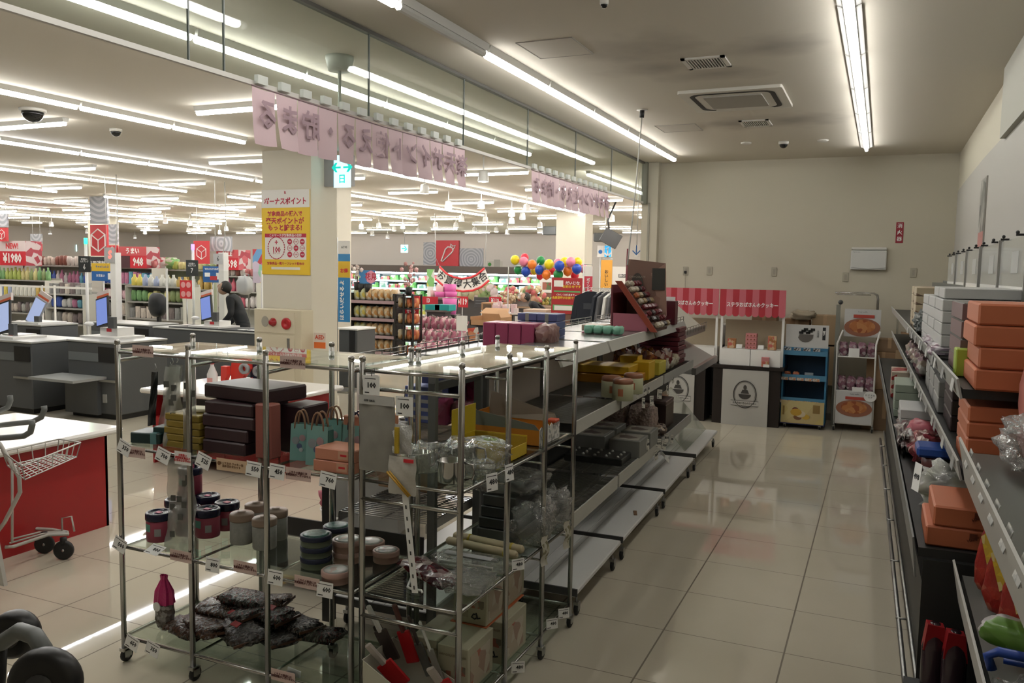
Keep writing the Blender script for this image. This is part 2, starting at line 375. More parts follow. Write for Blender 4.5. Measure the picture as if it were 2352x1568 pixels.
# ================================================================ CEILING LIGHTS
def tube_mat(n, s, col=(1, .985, .95)):
    return mat(n, (.9, .9, .9), .4, emit=col, es=s)
TH = tube_mat('tube_hall', TUBE_HALL); TR = tube_mat('tube_room', TUBE_ROOM); TF = tube_mat('tube_far', TUBE_FAR, (1, .97, .93))
TC = tube_mat('tube_cool', TUBE_HALL*.95, (.93, .95, 1))
TOFF = mat('tube_off', (.6, .6, .57), .3)
HOUS = mat('batten_body', (.55, .54, .5), .5)
GRP_L = 'ceiling light battens'
def batten(m, label, winged=False):
    t = thing('ceiling_light', label, 'light')
    if winged:
        for s in (-1, 1): MB().prism([(s*.012, -.03), (s*.062, -.012), (s*.062, -.006), (s*.012, -.024)], .02, 1.08).build('reflector', mat('reflector_white', (.85, .85, .84), .35), t)
        MB().box(-.03, .03, .01, 1.09, -.03, 0).build('housing', HOUS, t)
        MB().tube([(0, .03, -.05), (0, 1.07, -.05)], .017, 8).build('tube', m, t)
    else:
        MB().prism([(-.04, 0), (.04, 0), (.028, -.045), (-.028, -.045)], .01, 1.09).build('housing', HOUS, t)
        MB().prism([(-.02, -.045), (.02, -.045), (.024, -.065), (.012, -.08), (-.012, -.08), (-.024, -.065)], .025, 1.075).build('tube', m, t)
    return t
_bt = {}
def light(m, x, y, rz, label, winged=False):
    k = (m.name, winged)
    if k not in _bt:
        _bt[k] = batten(m, label, winged); o = _bt[k]; o.location = (x, y, ZC); o.rotation_euler = (0, 0, rz); o['label'] = label
    else: o = dup(_bt[k], (x, y, ZC), rz, label)
    o['group'] = GRP_L; return o
for i in range(7):
    y = .63+1.1*i+ (0 if i < 9 else 0)
for i in range(9):
    light(TR, -.24, .62+1.09*i, 0, 'winged tube light of the right ceiling row, %s from the camera' % ORD[i], True)
for i in range(9):
    y = .66+1.103*i; m = TOFF if i == 3 else TR
    light(m, -2.48, y, 0, 'the one unlit batten in the ceiling row nearest the glass screen' if i == 3 else 'lit tube light in the ceiling row right of the glass screen, %s from the camera' % ORD[i])
for i in range(8):
    light(TH, -4.05, .78+1.103*i, 0, 'bright batten seen through the glass screen, %s in the row just behind it' % ORD[i])
def row(x, y0, n, nm, skip=(), m=TH):
    for i in range(n):
        if i in skip: continue
        light(m, x, y0+1.103*i, 0, 'batten in %s, %s from the front' % (nm, ORD[i % 20]))
row(-6.85, 3.3, 4, 'the row in front of the postered column')
row(-6.88, 9.95, 9, 'the row behind the postered column')
row(-9.72, 3.4, 7, 'the row left of the postered column', (), TC)
row(-9.75, 11.2, 8, 'the row continuing left behind the postered column')
row(-12.6, 7.0, 13, 'the row above the checkout poles', (5,))
row(-15.5, 7.5, 13, 'the row above the price box signs', (4, 9))
row(-18.4, 8.5, 13, 'the row above the left grocery shelves', (3, 8))
row(-21.3, 9.5, 12, 'the row second from the far left', (6,))
row(-24.2, 10.5, 10, 'the far left row')
row(-4.05, 11.8, 9, 'the far row beside the shop end wall', (), TF)
k = 0
for yy in (6.08, 9.1, 11.35, 13.75, 16.2, 18.7, 21.3, 24.0, 26.8, 29.5):
    for xx in (-4.9, -7.75, -11.1, -14.2, -17., -19.9, -22.9, -25.8, -28.7):
        if yy < 13 and xx < -24: continue
        if (yy, xx) in ((9.1, -4.9),): continue
        light(TH if yy < 18 else TF, xx+ (.1 if yy > 9 else 0), yy, PI/2, 'crosswise hall batten, %s crosswise line back, %s from the right' % (ORD[int((yy-5)/2.6)], ORD[int((-4.9-xx)/2.8)]))
# ceiling fittings of the shop
VW = mat('vent_white', (.62, .6, .55), .5); VD = mat('vent_dark', (.03, .028, .025), .7)
def vent(xc, yc, sx, sy, label):
    t = thing('ceiling_vent', label, 'vent', (xc, yc, ZC))
    fr = MB(); a, b = sx/2, sy/2
    fr.box(-a, a, -b, -b+.03, -.012, 0).box(-a, a, b-.03, b, -.012, 0).box(-a, -a+.03, -b, b, -.012, 0).box(a-.03, a, -b, b, -.012, 0).build('frame', VW, t)
    MB().box(-a+.02, a-.02, -b+.02, b-.02, -.003, 0).build('duct', VD, t)
    s = MB(); n = 12
    for i in range(n):
        x = -a+.04+(2*a-.08)*i/(n-1); s.box(x-.004, x+.004, -b+.03, b-.03, -.012, -.003)
    s.build('slats', VW, t)
vent(-1.205, 6.0, .3, .31, 'square slatted ceiling vent nearer the camera, above the dark soot marks')
vent(-1.21, 8.53, .28, .34, 'smaller looking slatted ceiling vent beyond the air conditioner')
t = thing('air_conditioner', 'white ceiling cassette air conditioner between the two vents', 'air conditioner', (-1.2, 7.3, ZC))
def rrect(a, b, r, n=6):
    p = []
    for cx, cy, s in ((a-r, b-r, 0), (-a+r, b-r, 1), (-a+r, -b+r, 2), (a-r, -b+r, 3)):
        for i in range(n+1):
            q = PI/2*(s+i/n); p.append((cx+r*math.cos(q), cy+r*math.sin(q)))
    return p
MB().prism(rrect(.41, .43, .02), -.025, 0, 'z').build('panel', mat('ac_white', (.63, .61, .55), .45), t)
sl = MB(); o1 = rrect(.34, .36, .1); o2 = rrect(.30, .32, .08); n = len(o1)
sl.add([(x, y, -.027) for x, y in o1]+[(x, y, -.027) for x, y in o2]+[(x, y, -.02) for x, y in o1]+[(x, y, -.02) for x, y in o2],
       [(i, (i+1) % n, (i+1) % n+n, i+n) for i in range(n) if i % 7 < 5 or i > 9])
sl.build('air_slot', VD, t)
MB().prism(rrect(.235, .25, .02), -.034, -.025, 'z').build('grille', mat('ac_grille', (.36, .34, .3), .8), t)
def hatch(c, a, b, label):
    t = thing('ceiling_hatch', label, 'hatch', (c[0], c[1], ZC)); hm = mat('hatch_edge', (.36, .33, .29), .7)
    MB().box(-a, a, -b, b, -.003, 0).build('lid', mat('hatch_lid', (.54, .5, .43), .9), t)
    MB().box(-a-.006, a+.006, -b-.006, -b, -.005, 0).box(-a-.006, a+.006, b, b+.006, -.005, 0).box(-a-.006, -a, -b, b, -.005, 0).box(a, a+.006, -b, b, -.005, 0).build('edge_strip', hm, t)
hatch((-2.07, 5.3), .19, .21, 'square access hatch in the ceiling right of the unlit batten')
hatch((-1.98, 8.6), .2, .2, 'square access hatch in the ceiling behind the hanging cord')
for px, py, lab in ((1714, 327, 'small flat round detector on the ceiling, left of the two near the far wall'), (1890, 321, 'wider flat round detector on the ceiling near the right tube row')):
    c = aZ(px, py, ZC); MB().lathe([(.06, 0), (.06, -.012), (.045, -.02), (0, -.02)], n=18).build('smoke_detector', VW, None, lab, 'detector', loc=(c.x, c.y, ZC))
def dome(px, py, r, label):
    c = aZ(px, py, ZC); t = thing('dome_camera', label, 'camera', (c.x, c.y, ZC))
    MB().lathe([(r*1.1, 0), (r*1.1, -.02), (r, -.03)], n=18).build('mount_ring', VW, t)
    MB().lathe([(r*.92, -.028)]+[(r*.92*math.cos(a), -.028-r*.92*math.sin(a)) for a in (.3, .6, .9, 1.2, 1.5)], n=18).build('dome', mat('dome_black', (.01, .01, .01), .1), t)
dome(1800, 325, .05, 'tiny white and black dome on the shop ceiling near the far wall')
dome(75, 250, .11, 'large black dome camera on the hall ceiling at far left')
dome(266, 296, .06, 'smaller black dome camera on the hall ceiling right of the large one')
dome(1388, -2, .022, 'small dark detector on the shop ceiling at the top edge of the photo')
# hanging cord
t = thing('ceiling_drop_line', 'thin grey cord hanging askew from the shop ceiling to the pink display', 'cord', (0, 0, 0))
a = aZ(1475, 252, ZC); MB().lathe([(.05, 0), (.05, -.006), (0, -.006)], (a.x, a.y, ZC), 14).build('ceiling_rose', VW, t)
MB().tube([(a.x, a.y, ZC-.006), (a.x-.002, a.y, ZC-.07)], .022, 8).build('connector', BLACK, t)
cp = [Vector((a.x, a.y, ZC-.07))]
for px, py, yy in ((1469, 330, a.y-.25), (1461, 420, a.y-.6), (1452, 510, a.y-.95), (1441, 608, a.y-1.3)): cp.append(aY(px, py, yy))
MB().tube(cp, .006, 6).build('cable', mat('cord_grey', (.4, .39, .36), .6), t)
# back wall fittings
YW = YB-.001
t = thing('breaker_box', 'shallow white breaker box on the far wall under the red sign', 'box', (-.168, YW, 2.07))
MB().rbox(-.205, .205, -.07, 0, -.14, .1, .01).build('cover', mat('breaker_white', (.62, .62, .6), .4), t)
MB().rbox(-.205, .205, -.075, 0, .104, .138, .01).build('top_lip', mat('breaker_white2', (.66, .65, .62), .4), t)
MB().tube([(-.2, -.071, -.112), (-.1, -.072, -.12), (0, -.072, -.128), (.1, -.072, -.12), (.2, -.071, -.112)], .002, 5).build('seam', GREYL, t)
txt('Panasonic', .02, GREYL, t, (-.14, -.071, .08))
for k, (px, py) in enumerate(((1575, 622), (1630, 622), (1778, 624), (1942, 636), (2098, 626))):
    c = aY(px, py, YW)
    t = thing('power_socket', ['beige wall socket above the left striped awning with a black plug in it', 'blank beige wall plate between the plugged socket and the right awning', 'beige wall plate directly above the right striped awning', 'beige wall plate at lower left of the breaker box', 'beige wall plate at lower right of the breaker box'][k], 'socket', c)
    MB().rbox(-.036, .036, -.01, 0, -.058, .058, .004).build('plate', mat('socket_beige', (.42, .39, .31), .5), t)
    MB().box(-.014, .014, -.013, -.009, -.035, .035).build('insert', mat('socket_beige2', (.36, .33, .27), .5), t)
    if k == 0:
        MB().rbox(-.016, .016, -.04, -.01, -.035, 0, .005).build('plug', RUB, t)
        MB().tube([(0, -.03, -.03), (0, -.02, -.12), (.002, -.006, -.3), (0, -.006, -.75)], .004, 6).build('cable', mat('cable_beige', (.42, .39, .32), .6), t)
t = thing('extinguisher_sign', 'narrow red vertical sign with white characters on the far wall', 'sign', (.165, YW, 2.39))
MB().box(-.042, .042, -.004, 0, -.127, .127).build('board', mat('sign_darkred', (.3, .015, .03), .5), t)
for i, ch in enumerate('消火器'): txt(ch, .06, PAPER, t, (0, -.005, .08-.08*i), bold=.01)
# tall poster on the right wall
p0 = aX(2256, 415, XR-.03); p1 = aX(2249, 572, XR-.03); p2 = aX(2266, 410, XR-.03)
t = thing('tall_poster', 'tall narrow grey poster with a pink foot in a slim frame on the right wall', 'poster', (XR-.03, p0.y, 0))
q0, q1 = p1.z+.0, p0.z
MB().box(-.006, .006, -.42, .0, q0, q1).build('frame', mat('poster_frame', (.3, .28, .25), .5), t)
MB().box(-.008, -.006, -.4, -.02, q0+.14, q1-.02).build('print', speckle('poster_grey', [(.2, .2, .18), (.28, .27, .25), (.12, .12, .11), (.36, .35, .32)], 9), t)
MB().box(-.008, -.006, -.4, -.02, q0+.02, q0+.14).build('pink_foot', mat('poster_pink', (.45, .2, .18), .6), t)
# ================================================================ THE TWO CHROME RACKS IN FRONT
RZ = (.135, .565, 1.03, 1.465)
def caster(parent, x, y, r=.032, dx=.012, fork=True):
    MB().tube([(x, y, .1), (x, y, 2*r)], .008, 6).box(x-.014, x+.014, y-.016, y+.022, r*1.7, 2*r+.006).box(x-.014, x-.011, y-.008, y+.03, r*.8, 2*r).box(x+.011, x+.014, y-.008, y+.03, r*.8, 2*r).build('caster_fork', STEEL, parent)
    wh = MB(); mt = Matrix.Translation((x, y+.012, r)) @ Matrix.Rotation(PI/2, 4, 'Y')
    wh.lathe([(r*.3, -.009), (r*.8, -.01), (r, -.006), (r, .006), (r*.8, .01), (r*.3, .009)], n=16, mtx=mt); o = wh.build('caster_wheel', RUB, parent)
    MB().lathe([(r*.45, -.011), (r*.45, .011)], n=10, mtx=mt).build('hub', STEEL, o)
def rack(label, xs, ys, zs, endbars=False, cast=None):
    t = thing('chrome_rack', label, 'rack', (0, 0, 0), 0, 'chrome display racks')
    X0, X1, Y0, Y1 = xs[0], xs[-1], ys[0], ys[-1]
    per = [(x, Y0) for x in xs]+[(x, Y1) for x in xs] if len(xs) > 2 else [(X0, y) for y in ys]+[(X1, y) for y in ys]
    for x, y in per:
        MB().lathe([(.0125, .07), (.0125, 1.485), (.009, 1.488), (.013, 1.492), (.013, 1.505), (.008, 1.51)], (x, y, 0), 10).build('post', CHROME, t)
        caster(t, x, y)
    for i, z in enumerate(zs):
        g = MB().box(X0+.006, X1-.006, Y0+.006, Y1-.006, z-.004, z+.003).build('glass_shelf', GLASSS, t)
        r = MB()
        for a, b in (((X0, Y0), (X1, Y0)), ((X0, Y1), (X1, Y1)), ((X0, Y0), (X0, Y1)), ((X1, Y0), (X1, Y1))):
            r.tube([(a[0], a[1], z-.012), (b[0], b[1], z-.012)], .0075, 6)
        ins = xs[1:-1] if len(xs) > 2 else []
        for x in ins: r.tube([(x, Y0, z-.016), (x, Y1, z-.016)], .006, 6)
        if len(xs) == 2:
            for y in ys[1:-1]: r.tube([(X0, y, z-.016), (X1, y, z-.016)], .006, 6)
        r.build('shelf_rail', CHROME, t)
    if endbars:
        for z in (1.385, .945, .47):
            MB().tube([(X0, Y0-.004, z), (X1, Y0-.004, z)], .0085, 8).build('hanging_bar', CHROME, t)
        for y in ys[1:]:
            for z in (1.4, .955, .49): MB().tube([(X1, y, z), (X1-.11, y, z)], .006, 6).build('side_peg', CHROME, t)
    else:
        for x in xs[:2]+xs[2:3]:
            MB().tube([(x, Y0+.01, 1.415), (x, Y0+.34, 1.43)], .008, 8).build('hanging_bar', CHROME, t)
    return t
AX = (-3.14, -2.718, -2.297, -1.875); AY0, AY1 = 2.69, 3.14
rack('wide chrome rack with glass shelves and casters facing the camera at lower left', AX, (AY0, AY1), RZ)
BX = (-1.837, -1.40); BY = (2.71, 3.14, 3.56, 3.96)
rack('chrome rack with glass shelves running away from the camera along the aisle', BX, BY, RZ, True)

# --- boxes, tins, bags on the wide rack
def pbox(name, label, cat, m, x0, x1, y0, y1, z0, z1, group=None, b=.004, rz=0., parent=None):
    c = ((x0+x1)/2, (y0+y1)/2, z0)
    return MB().rbox(-(x1-x0)/2, (x1-x0)/2, -(y1-y0)/2, (y1-y0)/2, 0, z1-z0, b).build(name, m, parent, label, cat, group, loc=c, rz=rz)
S2 = 1.034; S1 = .569; S0 = .139
GRN = mat('dark_green_box', (.012, .035, .032), .4); TEALB = mat('teal_band', (.12, .26, .27), .4)
def bandbox(label, m, bm, c, d, group, rz=0):
    t = thing('gift_box', label, 'box', c, rz, group); a, b, h = d[0]/2, d[1]/2, d[2]
    MB().rbox(-a, a, -b, b, 0, h, .004).build('body', m, t)
    MB().box(a*.35, a*.75, -b-.001, b+.001, -.0, h+.001).build('band', bm, t); return t
g = 'dark green gift boxes'
bandbox('dark green banded gift box lying at the rack\'s left end, front one', GRN, TEALB, (-3.05, 2.80, S2), (.15, .13, .05), g, .25)
bandbox('taller dark green banded gift box just left of the gold boxes', GRN, TEALB, (-2.965, 2.86, S2), (.15, .15, .075), g, .2)
bandbox('dark green gift box at the back behind the banded ones', GRN, TEALB, (-2.93, 3.03, S2), (.14, .12, .1), g, .1)
GOLD = mat('gold_box', (.30, .21, .035), .4, .15)
for i in range(5):
    pbox('gold_box', 'flat gold box in the stack on the wide rack, %s' % ['at the bottom', 'second from below', 'in the middle', 'second from the top', 'topmost'][i], 'box', GOLD, -2.93+.01*(i % 2)+.004*i, -2.715+.008*(i % 2), 2.74, 2.95, S2+.031*i, S2+.031*(i+1)-.001, 'flat gold boxes')
MB().rbox(-.07, .07, -.05, .05, 0, .016, .005).build('cream_card', mat('cream_card', (.7, .64, .48), .6), None, 'cream card lying on top of the gold boxes', 'card', loc=(-2.79, 2.85, S2+.156), rz=.3)
PURP = mat('dark_purple_box', (.045, .02, .026), .42)
PW = [(-2.70, -2.46, 0), (-2.695, -2.45, 1), (-2.71, -2.42, 2), (-2.70, -2.43, 3)]
for x0, x1, i in PW:
    pbox('wrapped_box', 'dark purple wrapped box in the tall stack, %s' % ['at the bottom', 'second from below', 'third from below', 'under the top one'][i], 'box', PURP, x0, x1, 2.745+.005*i, 3.0, S2+.056*i, S2+.056*(i+1)-.001, 'dark purple wrapped boxes', .006)
pbox('wrapped_box', 'largest dark purple wrapped box lying askew on top of the stack', 'box', PURP, -2.75, -2.36, 2.80, 3.05, S2+.225, S2+.29, 'dark purple wrapped boxes', .008, -.1)
pbox('wrapped_box', 'dark purple wrapped box standing behind the rose pink one', 'box', PURP, -2.40, -2.27, 2.90, 3.08, S2, S2+.21, 'dark purple wrapped boxes', .006)
pbox('wrapped_box', 'rose pink wrapped box standing upright by the third post', 'box', mat('rose_box', (.36, .11, .09), .5), -2.41, -2.325, 2.75, 2.82, S2, S2+.235, None, .006)
TEAL = mat('teal_bag', (.22, .42, .40), .6); TEAL2 = mat('blue_teal_bag', (.12, .26, .36), .6); TEALS = mat('teal_bag_side', (.05, .16, .15), .6)
HAN = mat('paper_handle', (.33, .18, .11), .7); HAN2 = mat('dark_handle', (.03, .02, .05), .7)
def paperbag(label, c, wd, dp, h, m, hm, rz=0):
    t = thing('paper_bag', label, 'bag', c, rz, 'small teal paper bags'); a, b = wd/2, dp/2
    MB().add([(-a, -b, 0), (a, -b, 0), (a, b, 0), (-a, b, 0), (-a*.95, -b*.6, h), (a*.95, -b*.6, h), (a*.95, b*.6, h), (-a*.95, b*.6, h)],
             [(0, 1, 5, 4), (1, 2, 6, 5), (2, 3, 7, 6), (3, 0, 4, 7), (0, 3, 2, 1)]).build('body', m, t)
    MB().box(a*.96-.001, a+.002, -b*.6, b*.6, .01, h*.9).build('side_fold', TEALS, t)
    for s in (-1, 1):
        MB().tube([(a*.55*math.cos(q)*-1, s*b*.55, h-.02+.075*math.sin(q)) for q in [PI*i/10 for i in range(11)]], .0045, 6).build('handle', hm, t)
    for k, (x, z) in enumerate(((-.2, .55), (.15, .62), (.0, .4), (.1, .3))):
        MB().disc((x*wd, -b*(1-.4*z)-.0015, z*h), wd*(.2-.03*k), 10, .001).build('flower_print', [mat('print_grey', (.3, .33, .36), .6), mat('print_rose', (.45, .3, .32), .6), mat('print_blue', (.1, .13, .25), .6), mat('print_pale', (.5, .55, .58), .6)][k], t)
    return t
paperbag('small teal paper bag with paper handles, leftmost beside the post', (-2.225, 2.83, S2), .085, .06, .155, TEAL, HAN, .25)
paperbag('small teal paper bag with printed flowers, second from the left post', (-2.10, 2.79, S2), .105, .06, .165, TEAL, HAN, .05)
paperbag('small teal paper bag half hidden behind the second one', (-2.13, 2.93, S2), .105, .06, .165, TEAL, HAN, .05)
paperbag('blue paper bag with dark handles at the back of the bags', (-2.0, 3.02, S2), .12, .06, .165, TEAL2, HAN2, .1)
paperbag('wider teal paper bag with dark handle beside the salmon boxes', (-1.985, 2.89, S2), .12, .06, .16, TEAL, HAN2, .08)
SALM = mat('salmon_box', (.60, .25, .16), .5); SALML = mat('salmon_label', (.62, .36, .24), .5)
def salmon(label, c, rz=0):
    t = thing('salmon_box', label, 'box', c, rz, 'salmon gift boxes')
    MB().rbox(-.095, .095, -.07, .07, 0, .048, .004).build('body', SALM, t)
    MB().box(.02, .07, -.0715, -.07, .01, .042).build('label', SALML, t)
    MB().box(.03, .06, -.0722, -.0715, .022, .03).build('print', REDINK, t); return t
for i in range(2): salmon('salmon box at the front right of the rack, %s of two' % ['lower', 'upper'][i], (-1.965+.008*i, 2.76, S2+.05*i), .0)
for i in range(4): salmon('salmon box in the back stack by the corner post, %s' % ['at the bottom', 'second from below', 'second from the top', 'topmost'][i], (-1.955, 2.95, S2+.05*i), .05)
# cans and tins
CANP = mat('can_pink', (.34, .06, .1), .35); NAVY = mat('navy_lid', (.008, .01, .035), .25); MINT = mat('mint_label', (.12, .33, .26), .5)
def can(label, c, rz=0):
    t = thing('tea_can', label, 'can', c, rz, 'pink cans with navy lids')
    MB().lathe([(.055, 0), (.057, .004), (.057, .105), (.055, .107)], n=22).build('body', CANP, t)
    MB().lathe([(.059, .098), (.06, .102), (.06, .128), (.056, .133), (.047, .133), (.045, .128), (0, .128)], n=22).build('lid', NAVY, t)
    MB().box(-.015, .015, -.012, .012, .129, .1305).build('sticker', mat('can_sticker', (.5, .06, .14), .5), t)
    def band(a0, a1, z0, z1, m, nm):
        MB().grid(lambda u, v: (.0578*math.cos(a0+(a1-a0)*u), .0578*math.sin(a0+(a1-a0)*u), z0+(z1-z0)*v), 5, 1).build(nm, m, t)
    band(-PI/2-.55, -PI/2+.1, .05, .085, MINT, 'mint_label'); band(-PI/2+.45, -PI/2+.95, .03, .065, mat('grey_label', (.35, .33, .34), .5), 'grey_label')
    return t
cans = [(366, 1246, 'front left'), (408, 1213, 'behind the front left one'), (432, 1232, 'against the second post'), (477, 1237, 'front right'), (522, 1220, 'right end'), (478, 1203, 'at the back behind the front right one'), (437, 1192, 'farthest back by the post')]
pc = None
for px, py, l in cans:
    c = aZ(px, py-8, S1); c.y = max(c.y, 2.765)
    if pc is None: pc = can('pink can on the middle shelf, '+l, c)
    else: dup(pc, c, random.uniform(-.2, .3), 'pink can on the middle shelf, '+l)
c = aZ(437, 1192, S1); dup(pc, (c.x-.005, c.y+.01, S1+.134), .1, 'pink can with navy lid stacked on top of another at the back')
WCAN = mat('canister_white', (.42, .41, .39), .5, var=.25, vscale=60); WLID = mat('canister_lid', (.42, .30, .24), .4)
def canister(label, c, rz=0):
    t = thing('canister', label, 'canister', c, rz, 'white canisters with beige lids')
    MB().lathe([(.052, 0), (.054, .004), (.054, .112)], n=22).build('body', WCAN, t)
    MB().lathe([(.0555, .106), (.056, .11), (.056, .134), (.05, .14), (.02, .143), (.02, .147), (0, .147)], n=22).build('lid', WLID, t); return t
wc = None
for px, py, l in ((556, 1252, 'left front'), (608, 1264, 'nearest the camera in front of the post'), (634, 1243, 'right behind the post'), (590, 1228, 'at the back left')):
    c = aZ(px, py-8, S1); c.y = max(c.y, 2.76)
    if wc is None: wc = canister('white canister on the middle shelf, '+l, c)
    else: dup(wc, c, .2, 'white canister on the middle shelf, '+l)
def tin(label, c, body, lid, rim, r=.062, h=.042, grp=None):
    t = thing('round_tin', label, 'tin', c, random.random(), grp)
    MB().lathe([(r*.96, 0), (r*.98, .003), (r*.98, h*.62), (r, h*.62), (r, h*.7)], n=26).build('body', body, t)
    MB().lathe([(r*1.01, h*.55), (r*1.02, h*.6), (r*1.02, h*.93), (r*.96, h)], n=26).build('rim', rim, t)
    MB().lathe([(r*.97, h*.98), (r*.6, h*1.06), (0, h*1.08)], n=26).build('lid', lid, t); return t
TG = mat('tin_green', (.17, .2, .15), .45); TGL = speckle('tin_green_lid', [(.05, .14, .12), (.08, .2, .17), (.03, .1, .09)], 60, .35); TNV = mat('tin_navy', (.015, .02, .05), .4)
TP = mat('tin_pink', (.45, .29, .25), .45); TPL = speckle('tin_pale_lid', [(.5, .5, .48), (.55, .54, .52), (.5, .4, .36), (.42, .48, .47), (.52, .52, .5)], 45, .18)
for i, l in enumerate(('bottom', 'middle', 'top')): tin('green round tin in the left stack, %s' % l, aZ(726, 1298, S1)+Vector((0, .0, .047*i)), TG, TGL, TNV, .066, .047, 'green round tins')
tin('single green round tin behind the pale pink tins', aZ(765, 1262, S1)+Vector((0, .03, .06)), TG, TGL, TNV, .062, .047, 'green round tins')
tin('green round tin hidden under the single back one', aZ(765, 1262, S1)+Vector((0, .03, .0)), TG, TGL, TNV, .062, .047, 'green round tins')
for i, l in enumerate(('lower', 'upper')): tin('pale pink round tin with flowered lid in the two high stack, %s' % l, aZ(792, 1290, S1)+Vector((0, .02, .05*i)), TP, TPL, TP, .066, .05, 'pale pink round tins')
tin('pale pink round tin nearest the camera on the middle shelf edge', Vector((-1.985, 2.745, S1)), TP, TPL, TP, .062, .05, 'pale pink round tins')
tin('pale pink round tin at the back right near the corner posts', aZ(843, 1275, S1)+Vector((-.015, .05, 0)), TP, TPL, TP, .064, .05, 'pale pink round tins')
tin('pale pink round tin farthest right, in front of the white slotted strip', Vector((-1.935, 3.04, S1)), TP, TPL, TP, .058, .05, 'pale pink round tins')
# bottom shelf: pink tied bag and the heap of brown packets
t = thing('tied_bag', 'slim clear bag with a bright pink pleated top on the bottom shelf', 'bag', (-3.0, 2.80, S0))
pb = MB(); pillow(pb, (0, 0, .085), (.085, .06, .17), 3, .12); pb.build('clear_body', speckle('bag_greybrown', [(.16, .13, .12), (.3, .28, .27), (.1, .08, .07), (.4, .38, .36)], 55, .3, .5), t)
pk = MB(); n = 16
pk.add([(x*(.05 if i == 0 else .046 if i == 1 else .016 if i == 2 else .02)*(1+.12*(-1)**k), y*(.036 if i == 0 else .03 if i == 1 else .012 if i == 2 else .012)*(1+.12*(-1)**k), z) for i, z in enumerate((.13, .19, .245, .265)) for k in range(n) for x, y in [(math.cos(2*PI*k/n), math.sin(2*PI*k/n))]],
       [(i*n+k, i*n+(k+1) % n, (i+1)*n+(k+1) % n, (i+1)*n+k) for i in range(3) for k in range(n)]).build('pink_top', mat('hot_pink', (.55, .03, .17), .35, bump=.3, bscale=90), t)
MB().disc((-.005, -.042, .125), .022, 16, .004).build('round_seal', PAPER, t)
PKT = [speckle('packet_brown%d' % i, c, 150, .2, 0, (1, .6, .4), 42) for i, c in enumerate(([(.02, .018, .018), (.07, .065, .062), (.03, .015, .012), (.12, .11, .105), (.035, .03, .03)], [(.05, .02, .013), (.09, .04, .025), (.03, .015, .01), (.16, .14, .13)], [(.03, .028, .028), (.16, .15, .14), (.02, .01, .01), (.06, .055, .05), (.1, .02, .02)]))]
random.seed(11)
pkts = [(-2.88, 2.86, 0, .35, 1), (-2.83, 2.80, .02, -.25, 1), (-2.80, 2.95, .03, .15, 1), (-2.74, 2.80, .045, -.45, 1), (-2.76, 2.92, .07, .1, 1), (-2.62, 2.86, .0, -.5, 0), (-2.58, 2.96, .03, .4, 0), (-2.65, 2.93, .075, -.3, 2), (-2.56, 2.83, .05, -.55, 0), (-2.52, 2.98, .075, -.2, 2), (-2.60, 3.04, .09, .3, 1), (-2.44, 2.92, .0, -.5, 0), (-2.40, 3.02, .03, -.3, 0), (-2.30, 3.03, .0, .15, 2), (-2.69, 3.0, .11, .2, 2)]
for i, (x, y, z, rz, k) in enumerate(pkts):
    b = MB(); pillow(b, (0, 0, .026), (.235, .15, .052), i, .16, .4, 20, 8, 0, 4); edge = Matrix.Rotation(rz, 4, 'Z')
    o = b.build('snack_packet', PKT[k], None, 'dark shiny packet in the heap on the bottom shelf, %s' % ['at the far left edge', 'left front corner', 'left back', 'left, second layer', 'left, on top', 'middle front at the bottom', 'middle back', 'in the middle, upper layer', 'right of the middle in front', 'on the crest of the heap', 'rear crest with brown end', 'right front at the bottom', 'right back', 'farthest right by the back post', 'topmost left of the crest'][i], 'packet', 'dark shiny packets', loc=(x, y, S0+z), rot=(random.uniform(-.12, .12), random.uniform(-.14, .14), rz))
    for q in (-.118, .112): MB().box(q, q+.006, -.072, .072, .02, .032).build('crimped_edge', mat('packet_edge', (.12, .06, .035), .35), o)
for x, y, z, l in ((-2.66, 2.88, .115, 'left'), (-2.50, 2.95, .145, 'upper right'), (-2.57, 2.80, .11, 'lower')):
    MB().rbox(-.022, .022, -.016, .016, 0, .004, .0015).build('red_sticker', mat('sticker_red', (.35, .01, .015), .4), None, 'red sticker on the dark packet heap, %s one' % l, 'sticker', 'red stickers on the heap', loc=(x, y, S0+z), rot=(.25, .1, random.uniform(-.6, .4)))
t = thing('acrylic_box', 'empty clear acrylic box lying at the right of the bottom shelf', 'box', (-2.03, 2.93, S0))
MB().box(-.2, .2, -.15, -.147, 0, .10).box(-.2, .2, .147, .15, 0, .1).box(-.2, -.197, -.15, .15, 0, .1).box(.19, .193, -.15, .15, 0, .1).box(-.2, .19, -.15, .15, 0, .003).build('body', CLEAR, t)
MB().rbox(-.03, .03, -.001, .001, 0, .05, .0005).build('film_scrap', mat('film_scrap', (.62, .7, .74), .3), None, 'crumpled white scrap on the rack\'s bottom front edge', 'scrap', loc=(-2.17, 2.70, S0+.004), rot=(.5, .3, .3))
